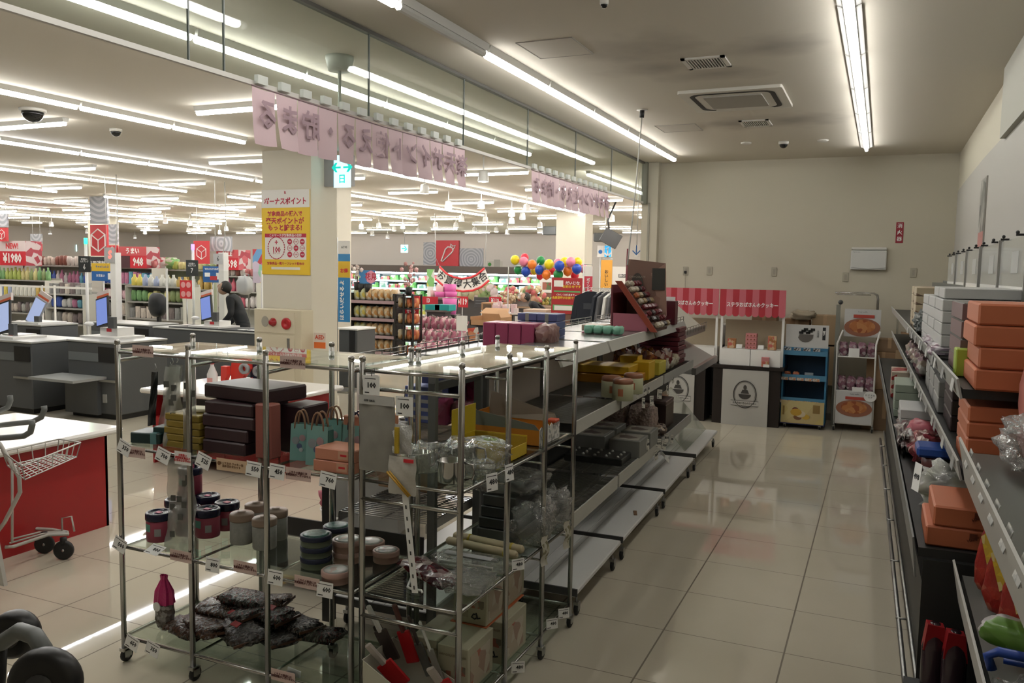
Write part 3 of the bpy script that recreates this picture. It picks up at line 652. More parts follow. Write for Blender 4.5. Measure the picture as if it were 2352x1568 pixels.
# hanging clear bags on the left pegs
def hangbag(label, x, y, z1, wd, h, m, tilt=0, yaw=0., spots=6, seed=1):
    t = thing('hanging_bag', label, 'bag', (x, y, z1), yaw, 'clear bags hanging on the left rack'); random.seed(seed)
    MB().tube([(0, 0, .03), (.006, 0, .012), (0, 0, 0)], .0018, 5).build('hook', STEEL, t)
    def f(u, v):
        return ((u-.5)*wd*(.8+.2*v)+tilt*v, .012*math.sin(u*7+v*9+seed)+.006*math.sin(v*23+seed), -.01-h*v)
    o = MB().grid(f, 8, 16).build('film', m, t)
    for i in range(spots):
        u, v = random.uniform(.15, .85), random.uniform(.15, .9); p = f(u, v)
        MB().box(p[0]-.012, p[0]+.012, p[1]-.0075, p[1]-.0065, p[2]-.014, p[2]+.014).build('print', mat('bag_print', (.12, .12, .11), .6), t)
    return t
hangbag('long clear printed bag hanging left of the second post, wider one', -2.885, 2.76, 1.405, .085, .36, FILM3, 0, .5, 7, 2)
hangbag('clear bag hanging slanted behind the wider printed one', -2.96, 2.86, 1.40, .07, .33, FILM3, -.06, .6, 3, 5)
hangbag('narrow clear printed bag hanging just left of the second post', -2.765, 2.74, 1.415, .06, .37, FILM3, .0, .9, 5, 4)
hangbag('long clear printed bag hanging below the green boxes to the tins', -2.90, 2.82, .98, .15, .45, FILM3, -.01, .3, 8, 9)
hangbag('thin dark slip hanging at the left corner, left one of two', -3.075, 2.84, 1.36, .035, .25, mat('dark_slip', (.03, .03, .03), .5), -.02, .9, 0, 1)
hangbag('thin dark slip hanging at the left corner, right one of two', -3.0, 2.86, 1.37, .028, .22, mat('dark_slip', (.03, .03, .03), .5), .0, 1.1, 0, 3)

# --- price tags
TAGP = mat('tag_pink', (.66, .5, .46), .6); TAGB = mat('tag_beige', (.66, .48, .32), .6)
ROWN = {}
def ptag(px, py, Y, wd, h, body, m=PAPER, ink=INK, label='', size=None, rx=-.1, rz=0., ry=0., grp='white price tags', bold=.02, pos=None):
    c = pos or aY(px, py, Y)
    t = thing('price_tag', label, 'tag', c, rot=(rx, ry, rz), group=grp)
    MB().box(-wd/2, wd/2, -.0006, .0006, -h/2, h/2).build('card', m, t)
    txt(body, size or h*.42, ink, t, (0 if size else wd*.12, -.0012, 0), bold=bold)
    if not size:
        MB().box(-wd*.42, wd*.42, -.0009, -.0006, h*.32, h*.36).box(-wd*.42, -wd*.1, -.0009, -.0006, -h*.4, -h*.34).build('print', INK, t)
    return t
K = 'こちらの商品には\n消費期限がございません'
def pinktag(px, py, where, Y=2.674, rx=0., rz=0.): ptag(px, py, Y, .125, .05, K, TAGP, mat('tag_ink', (.12, .03, .03), .6), 'pink printed notice strip '+where, .0115, rx, rz, 0, 'pink notice strips', .01)
RC = 'white price tag on the shelf edge, '
for px, py, b, l, ry in ((285, 1028, '350', 'reading 350 at the left corner of the second shelf', .35), (374, 1046, '700', 'reading 700 below the gold boxes', .3), (467, 1058, '525', 'reading 525 below the purple boxes', .3), (582, 1077, '550', 'reading 550 beside the beige strip', .05), (636, 1083, '450', 'reading 450 below the teal bags', .05), (753, 1102, '760', 'reading 760 below the salmon boxes', .1),
                         (275, 1250, '500', 'reading 500 at the left corner below the pink cans', .35), (356, 1262, '800', 'folded up below the first pink can', .1), (488, 1297, '800', 'reading 800 below the middle glass shelf', .0), (632, 1326, '600', 'reading 600 right of the third post', 0), (746, 1354, '600', 'reading 600 near the corner post', 0), (303, 1476, '650', 'leftmost under the bottom shelf', .3), (350, 1490, '350', 'second under the bottom shelf', .25)):
    ptag(px, py, 2.672, .078, .062, b, label=RC+l, ry=ry, rx=-.1 if b != '800' or px > 400 else -1.2)
pinktag(328, 806, 'at the left of the rack\'s top rail'); pinktag(672, 832, 'in the middle of the rack\'s top rail'); pinktag(310, 1038, 'under the green boxes'); pinktag(685, 1089, 'under the teal paper bags')
pinktag(415, 1277, 'below the front right pink can'); pinktag(563, 1303, 'below the white canisters'); pinktag(705, 1338, 'below the pale pink tins'); pinktag(650, 1553, 'at the bottom shelf edge')
ptag(420, 1052, 2.672, .095, .058, 'お取扱い\n期間限定商品の\nお求めはお早めに', PAPER, REDINK, 'white strip with red lines of text under the gold boxes', .0125, 0, 0, 0, None, .01)
t = ptag(532, 1069, 2.673, .165, .052, 'とっておき クッキー缶\n詰め合わせセット', TAGB, mat('brown_ink', (.2, .09, .04), .6), 'long beige strip with a brown emblem under the purple boxes', .0125, 0, 0, 0, None, .005)
MB().disc((-.068, -.001, .004), .009, 14, .001).build('emblem', mat('brown_ink', (.2, .09, .04), .6), t)

# --- on the rack that runs away
YE = BY[0]-.012
def card100(px, py, label, rz=0.0):
    t = ptag(px, py, YE-.012, .075, .075, '100', label=label, grp='hanging 100 cards', size=.028, rx=0, rz=rz, bold=.03)
    MB().box(-.03, .02, -.0011, -.0006, .025, .028).box(-.03, -.01, -.0011, -.0006, -.03, -.026).build('print', INK, t)
    MB().tube([(.0, 0, .036), (.0, .003, .06), (.004, .012, .066), (.006, .014, .05)], .0016, 5).build('hook', BLACK, t); return t
card100(853, 885, 'white card reading 100 hanging at the left of the end bar'); card100(929, 933, 'white card reading 100 hanging in the middle of the end bar')
def hpack(px0, px1, py0, py1, label, m, Y=YE-.006, dep=.012):
    a = aY(px0, py0, Y); b = aY(px1, py1, Y); t = thing('hanging_pack', label, 'packet', ((a.x+b.x)/2, Y, b.z)); wd = abs(b.x-a.x); h = a.z-b.z
    MB().grid(lambda u, v: ((u-.5)*wd, -.004*math.sin(u*9+v*11)-dep*math.sin(PI*u)*math.sin(PI*v), v*h), 8, 12).build('film', m, t); return t, wd, h
t, wd, h = hpack(826, 906, 905, 1088, 'large clear bag pack hanging from the end bar beside the corner post', mat('bag_clear_grey', (.29, .28, .255), .3, var=.3, vscale=14))
MB().box(-wd/2, wd/2, -.008, -.006, h-.035, h).build('header_card', mat('header_grey', (.5, .5, .48), .6), t); txt('OPP BAG', .012, INK, t, (-.03, -.0095, h-.02))
t, wd, h = hpack(902, 946, 972, 1045, 'white textured pack with a gold ribbon strip, hanging in the middle', mat('quilt_white', (.6, .6, .58), .3, bump=.6, bscale=120))
MB().box(-.5*wd+.024, -.5*wd+.042, -.026, -.018, .006, h-.008).build('gold_strip', mat('gold_ribbon', (.55, .38, .03), .3, .3, bump=.4, bscale=200), t)
t, wd, h = hpack(893, 955, 1045, 1140, 'white pack with gold pencil-like sticks hanging below the quilted one', mat('pack_white', (.5, .48, .43), .35, bump=.2, bscale=60), YE-.026)
MB().tube([(-.45*wd, -.022, .6*h), (.35*wd, -.022, .02*h)], .005, 6).tube([(-.36*wd, -.022, .62*h), (.42*wd, -.022, .04*h)], .003, 6).build('gold_sticks', mat('gold_stick', (.5, .28, .03), .35), t)
MB().box(.1*wd, .45*wd, -.012, -.008, h*.88, h*.97).build('red_tab', REDINK, t)
a = aY(931, 1142, YE-.01); b = aY(906, 1352, YE-.01)
t = thing('slotted_strip', 'white hanging strip with a row of slots in front of the rack end', 'strip', (a.x, YE-.01, a.z)); L = (a-b).length; ang = math.atan2(b.x-a.x, a.z-b.z)
o = MB().rbox(-.014, .014, -.001, .001, -L, .04, .0008).build('strip', PAPER, t); t.rotation_euler = (0, ang, 0)
for k in range(8):
    z = -.03-(L-.05)*k/7.2; MB().rbox(-.004, .0025, -.0025, -.001, z-.015, z, .0006).build('slot', mat('slot_dark', (.06, .06, .055), .7), t)
# metal mugs in film, near the left of the second shelf
MUG = mat('mug_steel', (.42, .41, .40), .12, 1.)
def mug(label, c, rz, r=.055, h=.085, parent=None):
    t = thing('metal_mug', label, 'mug', c, rz, 'shiny metal mugs')
    MB().lathe([(r*.94, 0), (r*.97, .004), (r*.97, .018), (r, .022), (r, h-.003), (r*1.03, h), (r*.96, h), (r*.95, .01), (0, .01)], n=28).build('cup', MUG, t)
    MB().tube([(r*.98, 0, h*.9), (r+.03, 0, h*.85), (r+.037, 0, h*.5), (r+.03, 0, h*.2), (r*.98, 0, h*.12)], .0045, 7).build('handle', MUG, t)
    MB().grid(lambda u, v: (-(r+.0012)*math.cos(.6-.5*u), -(r+.0012)*math.sin(.6-.5*u), h*.62+.022*v), 4, 1).build('sticker', PAPER, t); return t
m1 = aZ(1035, 1103, S2); mug('shiny metal sifter mug standing uncovered at the rack\'s near right corner', (-1.485, 2.80, S2), .1)
mug('metal mug wrapped in film behind the uncovered one', (-1.555, 3.04, S2), .4, .055, .09); mug('metal mug wrapped in film at the left of the others', (-1.68, 2.88, S2), 1.2, .05, .08)
for c, d, sd, l in (((-1.50, 3.02, S2+.06), (.27, .2, .13), 5, 'over the back mug'), ((-1.67, 2.91, S2+.05), (.2, .18, .11), 8, 'over the left mug'), ((-1.44, 2.95, S2+.03), (.12, .12, .06), 12, 'lying flat by the yellow tray')):
    b = MB(); pillow(b, (0, 0, 0), d, sd, .2, .6, 22, 12, 0, 5); b.build('clear_wrap', FILM, None, 'crinkled clear wrap '+l, 'wrap', 'crinkled clear wraps', loc=c)
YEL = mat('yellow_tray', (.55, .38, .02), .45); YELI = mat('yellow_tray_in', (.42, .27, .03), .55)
t = thing('display_tray', 'bright yellow open display tray with a tall back flap on the second shelf', 'tray', (-1.545, 3.27, S2), .0)
MB().box(-.13, .13, -.11, -.107, 0, .085).box(-.13, .13, .107, .11, 0, .085).box(-.13, -.127, -.11, .11, 0, .085).box(.127, .13, -.11, .11, 0, .055).box(-.13, .13, -.11, .11, 0, .003).build('tray', YEL, t)
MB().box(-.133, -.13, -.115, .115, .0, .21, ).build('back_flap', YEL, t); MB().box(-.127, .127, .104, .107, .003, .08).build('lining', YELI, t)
t = thing('white_packet', 'white packet with a green label inside the yellow tray', 'packet', (-1.56, 3.27, S2+.055), .1)
b = MB(); pillow(b, (0, 0, .0), (.15, .13, .035), 4, .08, .4); b.build('packet', mat('packet_white', (.55, .58, .52), .35), t); MB().disc((.015, 0, .019), .024, 14, .003, 'z', (1.3, 1)).build('green_label', mat('green_label', (.3, .5, .03), .5), t)
ORB = mat('orange_carton', (.42, .15, .012), .5); ORG = mat('carton_grey', (.13, .135, .11), .7); 
t = thing('carton', 'long orange carton with grey flaps and a white scalloped front on the second shelf', 'carton', (-1.56, 3.68, S2), .0)
MB().box(-.25, .135, -.13, -.127, 0, .075).box(-.25, .135, .127, .13, 0, .075).box(-.25, .135, -.13, .13, 0, .003).box(-.25, -.247, -.13, .13, 0, .12).build('body', ORB, t)
MB().prism([(-.25, .075), (.135, .075), (.11, .10), (-.25, .155)], -.13, -.127).build('side_flap', ORG, t)
MB().add([(-.25, .127, .075), (.13, .127, .075), (.10, .16, .11), (-.25, .16, .2)], [(0, 1, 2, 3)]).add([(-.25, .125, .075), (.13, .125, .075), (.10, .158, .11), (-.25, .158, .2)], [(0, 3, 2, 1)]).build('far_flap', mat('flap_brown', (.16, .12, .085), .7), t)
MB().prism([(-.13, 0)]+[(-.13+.26*i/12, .075+(.014 if i % 2 else 0)) for i in range(13)]+[(.13, 0)], .135, .138, 'x').build('scalloped_front', speckle('scallop_print', [(.6, .58, .52), (.62, .6, .55), (.3, .3, .28), (.66, .64, .6)], 70), t)
pbox('orange_tab', 'small red-orange tab in the corner of the orange carton', 'tab', mat('tab_orange', (.5, .06, .015), .5), -1.46, -1.41, 3.72, 3.78, S2+.085, S2+.10)
MB().rbox(-.03, .03, -.02, .02, 0, .012, .003).build('white_slip', PAPER, None, 'small white folded slip beside the mug on the second shelf', 'slip', loc=(-1.455, 3.06, S2), rz=.2)
# third shelf
TINK = mat('black_tin', (.018, .021, .022), .4)
for i in range(4):
    pbox('cake_tin', 'black baking tin in the stack under the aisle rack\'s second shelf, %s' % ['at the bottom', 'second from below', 'third from below', 'topmost'][i], 'tin', [mat('grey_tin', (.09, .09, .085), .5), TINK, TINK, mat('grey_tin2', (.05, .052, .05), .4)][i], -1.72+.01*i, -1.50-.005*i, 3.50, 3.86, S1+.055*i, S1+.055*(i+1)-.002, 'black baking tins', .005)
for c, d, sd, l in (((-1.60, 3.68, S1+.25), (.28, .34, .09), 21, 'draped over the stacked black tins'), ((-1.46, 3.60, S1+.09), (.17, .3, .2), 23, 'hanging off the shelf edge beside the black tins'), ((-1.45, 3.84, S1+.08), (.14, .2, .22), 27, 'bunched against the last post')):
    b = MB(); pillow(b, (0, 0, 0), d, sd, .25, .6, 24, 14, 0, 5); b.build('clear_wrap', FILM2, None, 'hazy clear wrap '+l, 'wrap', 'hazy clear wraps', loc=c)
ROLL = mat('wood_pale', (.48, .41, .26), .5)
for k, (y, z, l) in enumerate(((3.33, .02, 'front one'), (3.40, .024, 'back one'))):
    t = thing('rolling_pin', 'pale wooden rolling pin in film with yellow bands, '+l, 'rolling pin', (-1.61, y, S1+z), -.12, 'pale rolling pins')
    MB().lathe([(.012, -.19), (.019, -.18), (.02, .18), (.012, .19)], n=14, mtx=Matrix.Rotation(PI/2, 4, 'Y')).build('pin', ROLL, t)
    for x in (-.1, .13): MB().lathe([(.0215, -.006), (.0215, .006)], n=14, mtx=Matrix.Translation((x, 0, 0)) @ Matrix.Rotation(PI/2, 4, 'Y')).build('yellow_band', mat('band_yellow', (.5, .38, .04), .4), t)
t = thing('ribbon_bag', 'dark red and white polka-dot treat bags lying on the third shelf', 'bag', (-1.66, 2.94, S1))
b = MB(); pillow(b, (0, 0, .025), (.32, .11, .05), 31, .25, .5, 22, 10, -.5, 4); b.build('bag', speckle('dotbag', [(.12, .015, .02), (.16, .02, .03), (.5, .42, .4), (.08, .03, .04), (.3, .2, .2)], 26, .2, .4), t)
t = thing('utensil_pack', 'clear pack of white utensils with a long printed card on the third shelf', 'packet', (-1.57, 3.15, S1))
b = MB(); pillow(b, (0, 0, .02), (.33, .17, .04), 33, .15, .4); b.build('film', FILM, t)
MB().rbox(-.13, .1, -.02, .02, .042, .046, .002).build('card', mat('card_grey', (.42, .42, .43), .5), t); MB().tube([(-.14, .04, .02), (.1, .06, .02)], .009, 7).tube([(-.13, -.05, .02), (.12, -.04, .02)], .007, 7).build('utensils', mat('utensil_white', (.5, .5, .46), .4), t)
b = MB(); pillow(b, (0, 0, 0), (.2, .22, .06), 39, .25, .6, 20, 10, 0, 5); b.build('clear_wrap', FILM2, None, 'empty clear wrap on the third shelf\'s near corner', 'wrap', 'hazy clear wraps', loc=(-1.47, 2.92, S1+.03))
t = thing('bent_hook', 'white bent plastic hook lying on the near third shelf', 'hook', (-1.68, 2.80, S1+.008), .4)
MB().tube([(0, .1, 0), (0, 0, 0), (.02, -.02, .0), (.06, -.03, .0), (.065, -.05, 0)], .005, 6).build('wire', WPLA, t)
# bottom shelf: printed boxes and the white carton of tools
PRB = speckle('printed_box', [(.36, .34, .22), (.40, .38, .26), (.42, .40, .3), (.25, .12, .08), (.38, .36, .25), (.18, .16, .12), (.40, .37, .27), (.42, .4, .3)], 22, .5)
def prbox(label, c, d, rz=0):
    t = thing('printed_box', label, 'box', c, rz, 'cream printed boxes'); a, b, h = d[0]/2, d[1]/2, d[2]
    MB().rbox(-a, a, -b, b, 0, h, .003).build('body', mat('cream_box', (.40, .38, .27), .5), t)
    MB().box(-a*.85, -a*.1, -b-.001, -b, h*.15, h*.45).box(a*.1, a*.85, -b-.001, -b, h*.4, h*.6).build('photo_print', speckle('box_photo', [(.3, .28, .2), (.16, .14, .1), (.3, .12, .08), (.35, .33, .27)], 40), t)
    MB().box(a, a+.001, -b*.8, b*.7, h*.1, h*.8).build('side_picture', speckle('box_side', [(.42, .35, .26), (.38, .12, .08), (.5, .45, .36), (.33, .22, .16), (.48, .44, .36)], 16), t)
    txt('CHOCOLATE MAKER', h*.07, mat('box_ink', (.2, .17, .11), .6), t, (0, -b-.0015, h*.8)); 
    txt('CL', h*.2, INK, t, (a*.35, -b-.0015, h*.2), rot=(PI/2, -.3, 0), bold=.04); return t
prbox('cream printed box on the bottom shelf, front left one', (-1.66, 3.02, S0), (.12, .24, .19)); prbox('cream printed box on the bottom shelf, front right one', (-1.515, 3.0, S0), (.14, .24, .19)); prbox('cream printed box on the bottom shelf, behind the front right one', (-1.50, 3.30, S0), (.16, .25, .19))
prbox('cream printed box stacked on the others under the third shelf', (-1.55, 3.2, S0+.194), (.16, .2, .18)); prbox('cream printed box at the back of the stack', (-1.55, 3.42, S0+.194), (.15, .2, .17))
pbox('orange_strap', 'orange strap between the stacked cream boxes', 'strap', mat('strap_orange', (.42, .1, .03), .5), -1.64, -1.463, 3.09, 3.5, S0+.1905, S0+.1935)
t = thing('display_carton', 'white slant-cut display carton holding kitchen tools at the bottom edge', 'carton', (-1.60, 2.80, .0), .0)
x0, x1 = -.19, .17; y0, y1 = -.16, .07
MB().prism([(x0, .14), (x0, .32), (x1, .14+.0), (x1, .14)], y0, y0+.004).build('front', mat('carton_white', (.5, .49, .40), .6), t)
MB().prism([(x0, .14), (x0, .32), (x1, .17), (x1, .14)], y1-.004, y1).box(x1-.004, x1, y0, y1, .14, .17).box(x0, x0+.004, y0, y1, .14, .32).box(x0, x1, y0, y1, .139, .142).build('sides', mat('carton_white2', (.55, .53, .46), .6), t)
def tool(label, c, rot, m1, m2, L=.22, wd=.05):
    t = thing('kitchen_tool', label, 'tool', c, rot=rot, group='kitchen tools in the white carton')
    MB().rbox(-wd/2, wd/2, -.006, .006, 0, L*.55, .004).build('blade', m1, t); MB().rbox(-wd*.2, wd*.2, -.008, .008, L*.5, L, .006).build('handle', m2, t)
    return t
RT = mat('tool_red', (.5, .015, .02), .35); DK = mat('tool_dark', (.05, .035, .03), .4)
tool('kitchen tool pack with a white handle at the carton\'s left', (-1.74, 2.80, .26), (.1, -.45, .1), DK, WPLA, .25, .06)
tool('kitchen tool pack with two round studs at far left of the carton', (-1.77, 2.82, .26), (.1, -.42, .1), DK, BLACK, .26, .04)
tool('bright red spatula upright in the back of the carton', (-1.68, 2.85, .24), (.1, -.3, .1), RT, mat('tool_brown', (.12, .04, .03), .4), .26, .06)
tool('red tool pack lying in the carton front', (-1.66, 2.74, .2), (.2, -.7, .1), RT, mat('pack_pale', (.45, .4, .36), .4), .22, .08)
tool('dark slotted tool in the carton\'s right back', (-1.60, 2.85, .2), (.1, -.35, .05), mat('tool_grey', (.15, .15, .14), .35, .5), DK, .27, .04)
tool('pale slotted tool beside the dark one', (-1.55, 2.86, .18), (.1, -.35, .05), mat('tool_pale', (.3, .29, .26), .4), WPLA, .27, .03)
tool('red scraper pack at the carton\'s right end', (-1.47, 2.78, .17), (.25, -.5, .2), RT, mat('pack_pale', (.45, .4, .36), .4), .16, .09)
for px, py, Y, l, rz in ((1130, 1107, 3.0, 'hanging tilted below the mug', 1.2), (1170, 1085, 3.16, 'curling at the second post of the aisle rack', 1.4), (1190, 1296, 3.2, 'on the third shelf\'s aisle edge', .9), (1190, 1532, 3.05, 'at the bottom right front edge', .6), (1295, 1408, 3.85, 'in clear film low at the last post', .8), (1268, 1432, 3.7, 'in clear film at the lower aisle edge', .8)):
    p = aX(px, py, BX[1]+.03); ptag(px, py, Y, .06, .07 if rz > .9 else .05, '480', label='small white price tag '+l, rz=rz, rx=-.1, pos=p)
for px, py, l in ((1303, 1228, 'last post'), (1252, 1265, 'third post')):
    p = aX(px, py, BX[1]+.03); t = thing('price_tag', 'yellowed strip of stacked price tags hanging by the '+l, 'tag', p, 1.3, 'yellowed tag strips')
    MB().grid(lambda u, v: ((u-.5)*.05, .008*math.sin(v*9), -.07+.14*v), 3, 8).build('strip', speckle('tagstrip', [(.45, .43, .33), (.5, .48, .4), (.2, .18, .1), (.52, .5, .42)], 45), t)
# ================================================================ MOBILE WIRE GONDOLAS IN THE AISLE
WIRE = mat('wire_zinc', (.30, .30, .29), .3, 1.); DECK = mat('deck_grey_white', (.72, .72, .70), .4); DECKE = mat('deck_edge', (.06, .06, .058), .5)
RAILW = mat('price_rail', (.47, .46, .41), .5); RAILG = mat('price_rail_grey', (.33, .33, .31), .5)
BPAN = mat('back_panel', (.62, .54, .47), .6); BPAN2 = mat('back_panel_low', (.28, .24, .2), .6)
ROT = .030
def gxy(lx, Y): return (-1.945+lx-ROT*(Y-3.95), Y)          # local side offset and distance along the aisle
def wire_deck(x0, x1, y0, y1, z, parent):
    b = MB(); n = int((y1-y0)/.027)
    for i in range(n+1):
        y = y0+(y1-y0)*i/n; b.tube([(x0, y, z), (x1, y, z)], .0032, 4)
    for x in (x0, x1, (x0+x1)/2, x0+.1, x1-.1): b.tube([(x, y0, z-.006), (x, y1, z-.006)], .004, 4)
    b.build('wire_shelf', WIRE, parent)
    for q in (x0, x1): MB().box(q-.006, q+.006, y0, y1, z-.05, z-.008).build('shelf_beam', STEEL, parent)
def deck(x0, x1, y0, y1, z, parent, out):
    MB().rbox(x0, x1, y0+.01, y1-.01, z-.03, z, .006).box(x0+.02, x1-.02, y0+.03, y1-.03, z-.05, z-.03).build('base_deck', DECK, parent)
    MB().box(x0, x1, y0, y0+.012, z-.035, z+.004).build('deck_edge', DECKE, parent)
    b = MB()
    for k in (.42, .55, .62): b.box(x0+(x1-x0)*k-.002, x0+(x1-x0)*k+.002, y0+.02, y1-.02, z, z+.0025)
    b.build('deck_rib', mat('deck_rib', (.5, .5, .49), .5), parent)
def gondola(label, y0, y1, right=True, left=True, mid=True, low=True, top=True, first=False, panel=True, rail=RAILW):
    x, y = gxy(0, y0); L = y1-y0
    t = thing('wire_gondola', label, 'shelf', (x, y, 0), ROT, 'mobile wire gondolas in the aisle')
    for yy in (.02, L-.02):
        MB().box(-.02, .02, yy-.015, yy+.015, .12, 1.42).build('upright', mat('upright_grey', (.13, .13, .125), .45), t)
    if panel: 
        MB().box(-.012, .012, .05, L-.05, .86, 1.30).build('back_panel', BPAN, t)
        MB().box(-.011, .011, .05, L-.05, .2, .86).build('lower_back_panel', BLACK, t)
    MB().box(-.015, .015, 0, L, 1.27, 1.31).build('top_beam', mat('beam_dark', (.06, .06, .058), .5), t)
    if right:
        deck(.02, .56, 0, L, .175, t, 1)
        for yy in (.09, L-.09): caster(t, .53, yy, .036); caster(t, .2, yy, .036)
        if mid:
            wire_deck(.03, .51, .02, L-.02, 1.06, t); MB().box(.515, .525, 0, L, 1.0, 1.07).build('price_rail', rail, t)
        if low:
            wire_deck(.03, .51, .02, L-.02, .57, t); MB().box(.515, .525, 0, L, .50, .58).build('price_rail', rail, t)
        if top:
            MB().box(.02, .42, 0.01, L-.01, 1.405, 1.415).build('top_shelf', mat('top_shelf', (.11, .115, .105), .25), t); MB().prism([(.41, 1.418), (.43, 1.42), (.455, 1.355), (.44, 1.352)], 0, L).build('price_rail', rail, t)
    if left:
        deck(-.56, -.02, 0, L, .175, t, -1)
        for yy in (.09, L-.09): caster(t, -.53, yy, .036)
        wire_deck(-.53, -.03, .02, L-.02, 1.0, t); wire_deck(-.53, -.03, .02, L-.02, .62, t)
        MB().box(-.45, -.02, .01, L-.01, 1.365, 1.375).box(-.46, -.45, 0, L, 1.33, 1.385).build('top_shelf', mat('top_shelf', (.11, .115, .105), .25), t)
        rl = MB()
        for z in (1.40, 1.425): rl.tube([(-.44, .02, z), (-.44, L-.02, z)], .003, 4)
        n = 7
        for i in range(n): rl.tube([(-.44, .02+(L-.04)*i/(n-1), 1.37), (-.44, .02+(L-.04)*i/(n-1), 1.425)], .003, 4)
        rl.build('wire_guard', WIRE, t)
    return t
gondola('first wire gondola behind the chrome racks, with empty wire shelves', 4.02, 4.93)
gondola('second wire gondola along the aisle with a stained white base deck', 4.97, 6.2)
gondola('third wire gondola along the aisle, loaded with yellow boxes and jars', 6.25, 7.5, mid=True, low=True, rail=RAILG)
t = gondola('left half gondola behind the chrome rack with a tall black end panel', 3.42, 3.98, right=False, panel=False)
MB().box(-.6, -.55, -.03, 0.02, .05, 1.0).box(-.56, -.03, -.012, -.004, .2, .56).build('end_panel', BLACK, t)
t = gondola('farthest wire gondola with grey sloping shelves facing the aisle', 7.62, 8.95, mid=False, low=False, top=False)
SLP = mat('slope_grey', (.36, .36, .34), .45); SLP2 = mat('slope_pale', (.45, .43, .37), .45)
L = 1.33
for z1, z0, xo, m in ((1.19, .95, .5, SLP), (1.52, 1.27, .36, SLP2)):
    MB().prism([(.03, z1), (.06, z1), (xo, z0+.01), (xo-.02, z0-.03), (.03, z0-.02)], 0, L).build('sloping_shelf', m, t)
    MB().box(xo-.01, xo+.03, 0, L, z0-.035, z0+.03).build('front_lip', STEEL, t)
rl = MB()
for z in (1.31, 1.335): rl.tube([(.4, .05, z), (.4, L, z)], .0035, 4)
for i in range(9): rl.tube([(.4, .05+(L-.05)*i/8, 1.27), (.4, .05+(L-.05)*i/8, 1.335)], .003, 4)
rl.build('wire_guard', WIRE, t)
a = MB(); a.prism([(.1, .62), (.11, .63), (.5, .2), (.49, .19)], .05, .06).box(.1, .5, .05, .055, .18, .2)
MB().prism([(.06, .62), (.07, .625), (.46, .2), (.45, .195)], .02, L*.9).build('clear_sloping_panel', glassy('acryl_panel', (.8, .82, .76), .05, 1.2, 1.5, .12), t)
# low black trolley left of the gondola ends, seen under the wide rack
t = thing('low_trolley', 'low black trolley with silver edges, seen behind the bottom shelf', 'trolley', (-3.0, 3.75, 0), .03)
MB().box(-.25, .22, 0, .012, .1, .42).box(-.25, .22, 0, .5, .09, .1).build('black_panel', BLACK, t)
MB().box(-.27, -.25, -.006, .02, .06, .43).box(.22, .29, -.006, .03, .02, .45).box(-.27, .29, -.008, .016, .08, .115).build('silver_edge', STEEL, t)
for x in (-.2, .24): caster(t, x, .04, .03)
t = thing('sheet_stand', 'slim red and white printed stand showing between the racks', 'stand', (-2.95, 4.55, 0))
MB().box(-.05, .05, -.03, .03, .0, .95).build('column', mat('stand_brown', (.2, .12, .1), .5), t); MB().box(-.045, .045, -.034, -.03, .5, .9).build('white_print', PAPER, t); MB().box(-.045, .045, -.035, -.03, .2, .5).build('red_print', REDS, t)
t = thing('flower_pot', 'white ribbed pot with pink and yellow wrapped flowers on the floor', 'pot', (-3.35, 4.6, 0))
MB().lathe([(.06, 0), (.09, .2), (.095, .21), (.085, .21), (.08, .18), (0, .18)], n=14).build('pot', PAPER, t); b = MB(); pillow(b, (-.03, 0, .27), (.12, .1, .14), 3, .3); b.build('pink_wrap', mat('wrap_pink', (.5, .15, .2), .6), t); b = MB(); pillow(b, (.05, 0, .27), (.08, .08, .12), 6, .3); b.build('yellow_flowers', mat('flower_yellow', (.6, .5, .03), .6), t)

# ---- goods on the aisle gondolas
def G(lx, Y, z): x, y = gxy(lx, Y); return Vector((x, y, z))
CREAM = mat('jar_cream', (.43, .43, .27), .5); BRL = mat('jar_brown_lid', (.25, .1, .05), .35)
def jar(label, c):
    t = thing('jar', label, 'jar', c, random.random(), 'cream jars with brown lids')
    MB().lathe([(.062, 0), (.065, .004), (.065, .10), (.06, .104)], n=20).build('body', CREAM, t); MB().lathe([(.061, .1), (.063, .104), (.063, .122), (.052, .132), (0, .134)], n=20).build('lid', BRL, t)
    MB().grid(lambda u, v: (.0658*math.cos(-2+.5*u), .0658*math.sin(-2+.5*u), .03+.045*v), 4, 1).build('orange_print', mat('jar_print', (.45, .16, .08), .6), t)
ZM = 1.066; ZL = .576
jar('cream jar with brown lid on the middle shelf, front one', aZ(1430, 918, ZM)+Vector((0, 0, 0))); jar('cream jar with brown lid on the middle shelf, left one', aZ(1402, 913, ZM)+Vector((-.01, .05, 0))); jar('cream jar with brown lid on the middle shelf, behind the front one', aZ(1442, 908, ZM)+Vector((.0, .12, 0)))
YB1 = mat('yellow_box', (.55, .34, .012), .5); YB2 = mat('amber_box', (.46, .21, .012), .5)
yb = [((.13, 5.75, 0), (.22, .3, .06), YB2, 'bottom left'), ((.36, 5.75, 0), (.2, .3, .06), YB2, 'bottom right'), ((.2, 5.78, .065), (.4, .3, .055), YB1, 'long one on top'), ((.42, 6.02, 0), (.12, .2, .13), YB1, 'tall one on the aisle side'), ((.3, 6.1, 0), (.14, .14, .16), YB1, 'tall one behind'), ((.43, 6.35, 0), (.12, .25, .1), mat('lemon_box', (.5, .42, .05), .5), 'lemon one farther along')]
for (lx, Y, dz), d, m, l in yb:
    MB().rbox(-d[0]/2, d[0]/2, -d[1]/2, d[1]/2, 0, d[2], .004).build('gift_box', m, None, 'yellow gift box on the middle aisle shelf, '+l, 'box', 'yellow gift boxes', loc=G(lx, Y, ZM+dz), rz=ROT)
pmn = mat('pot_dusty', (.33, .28, .22), .5)
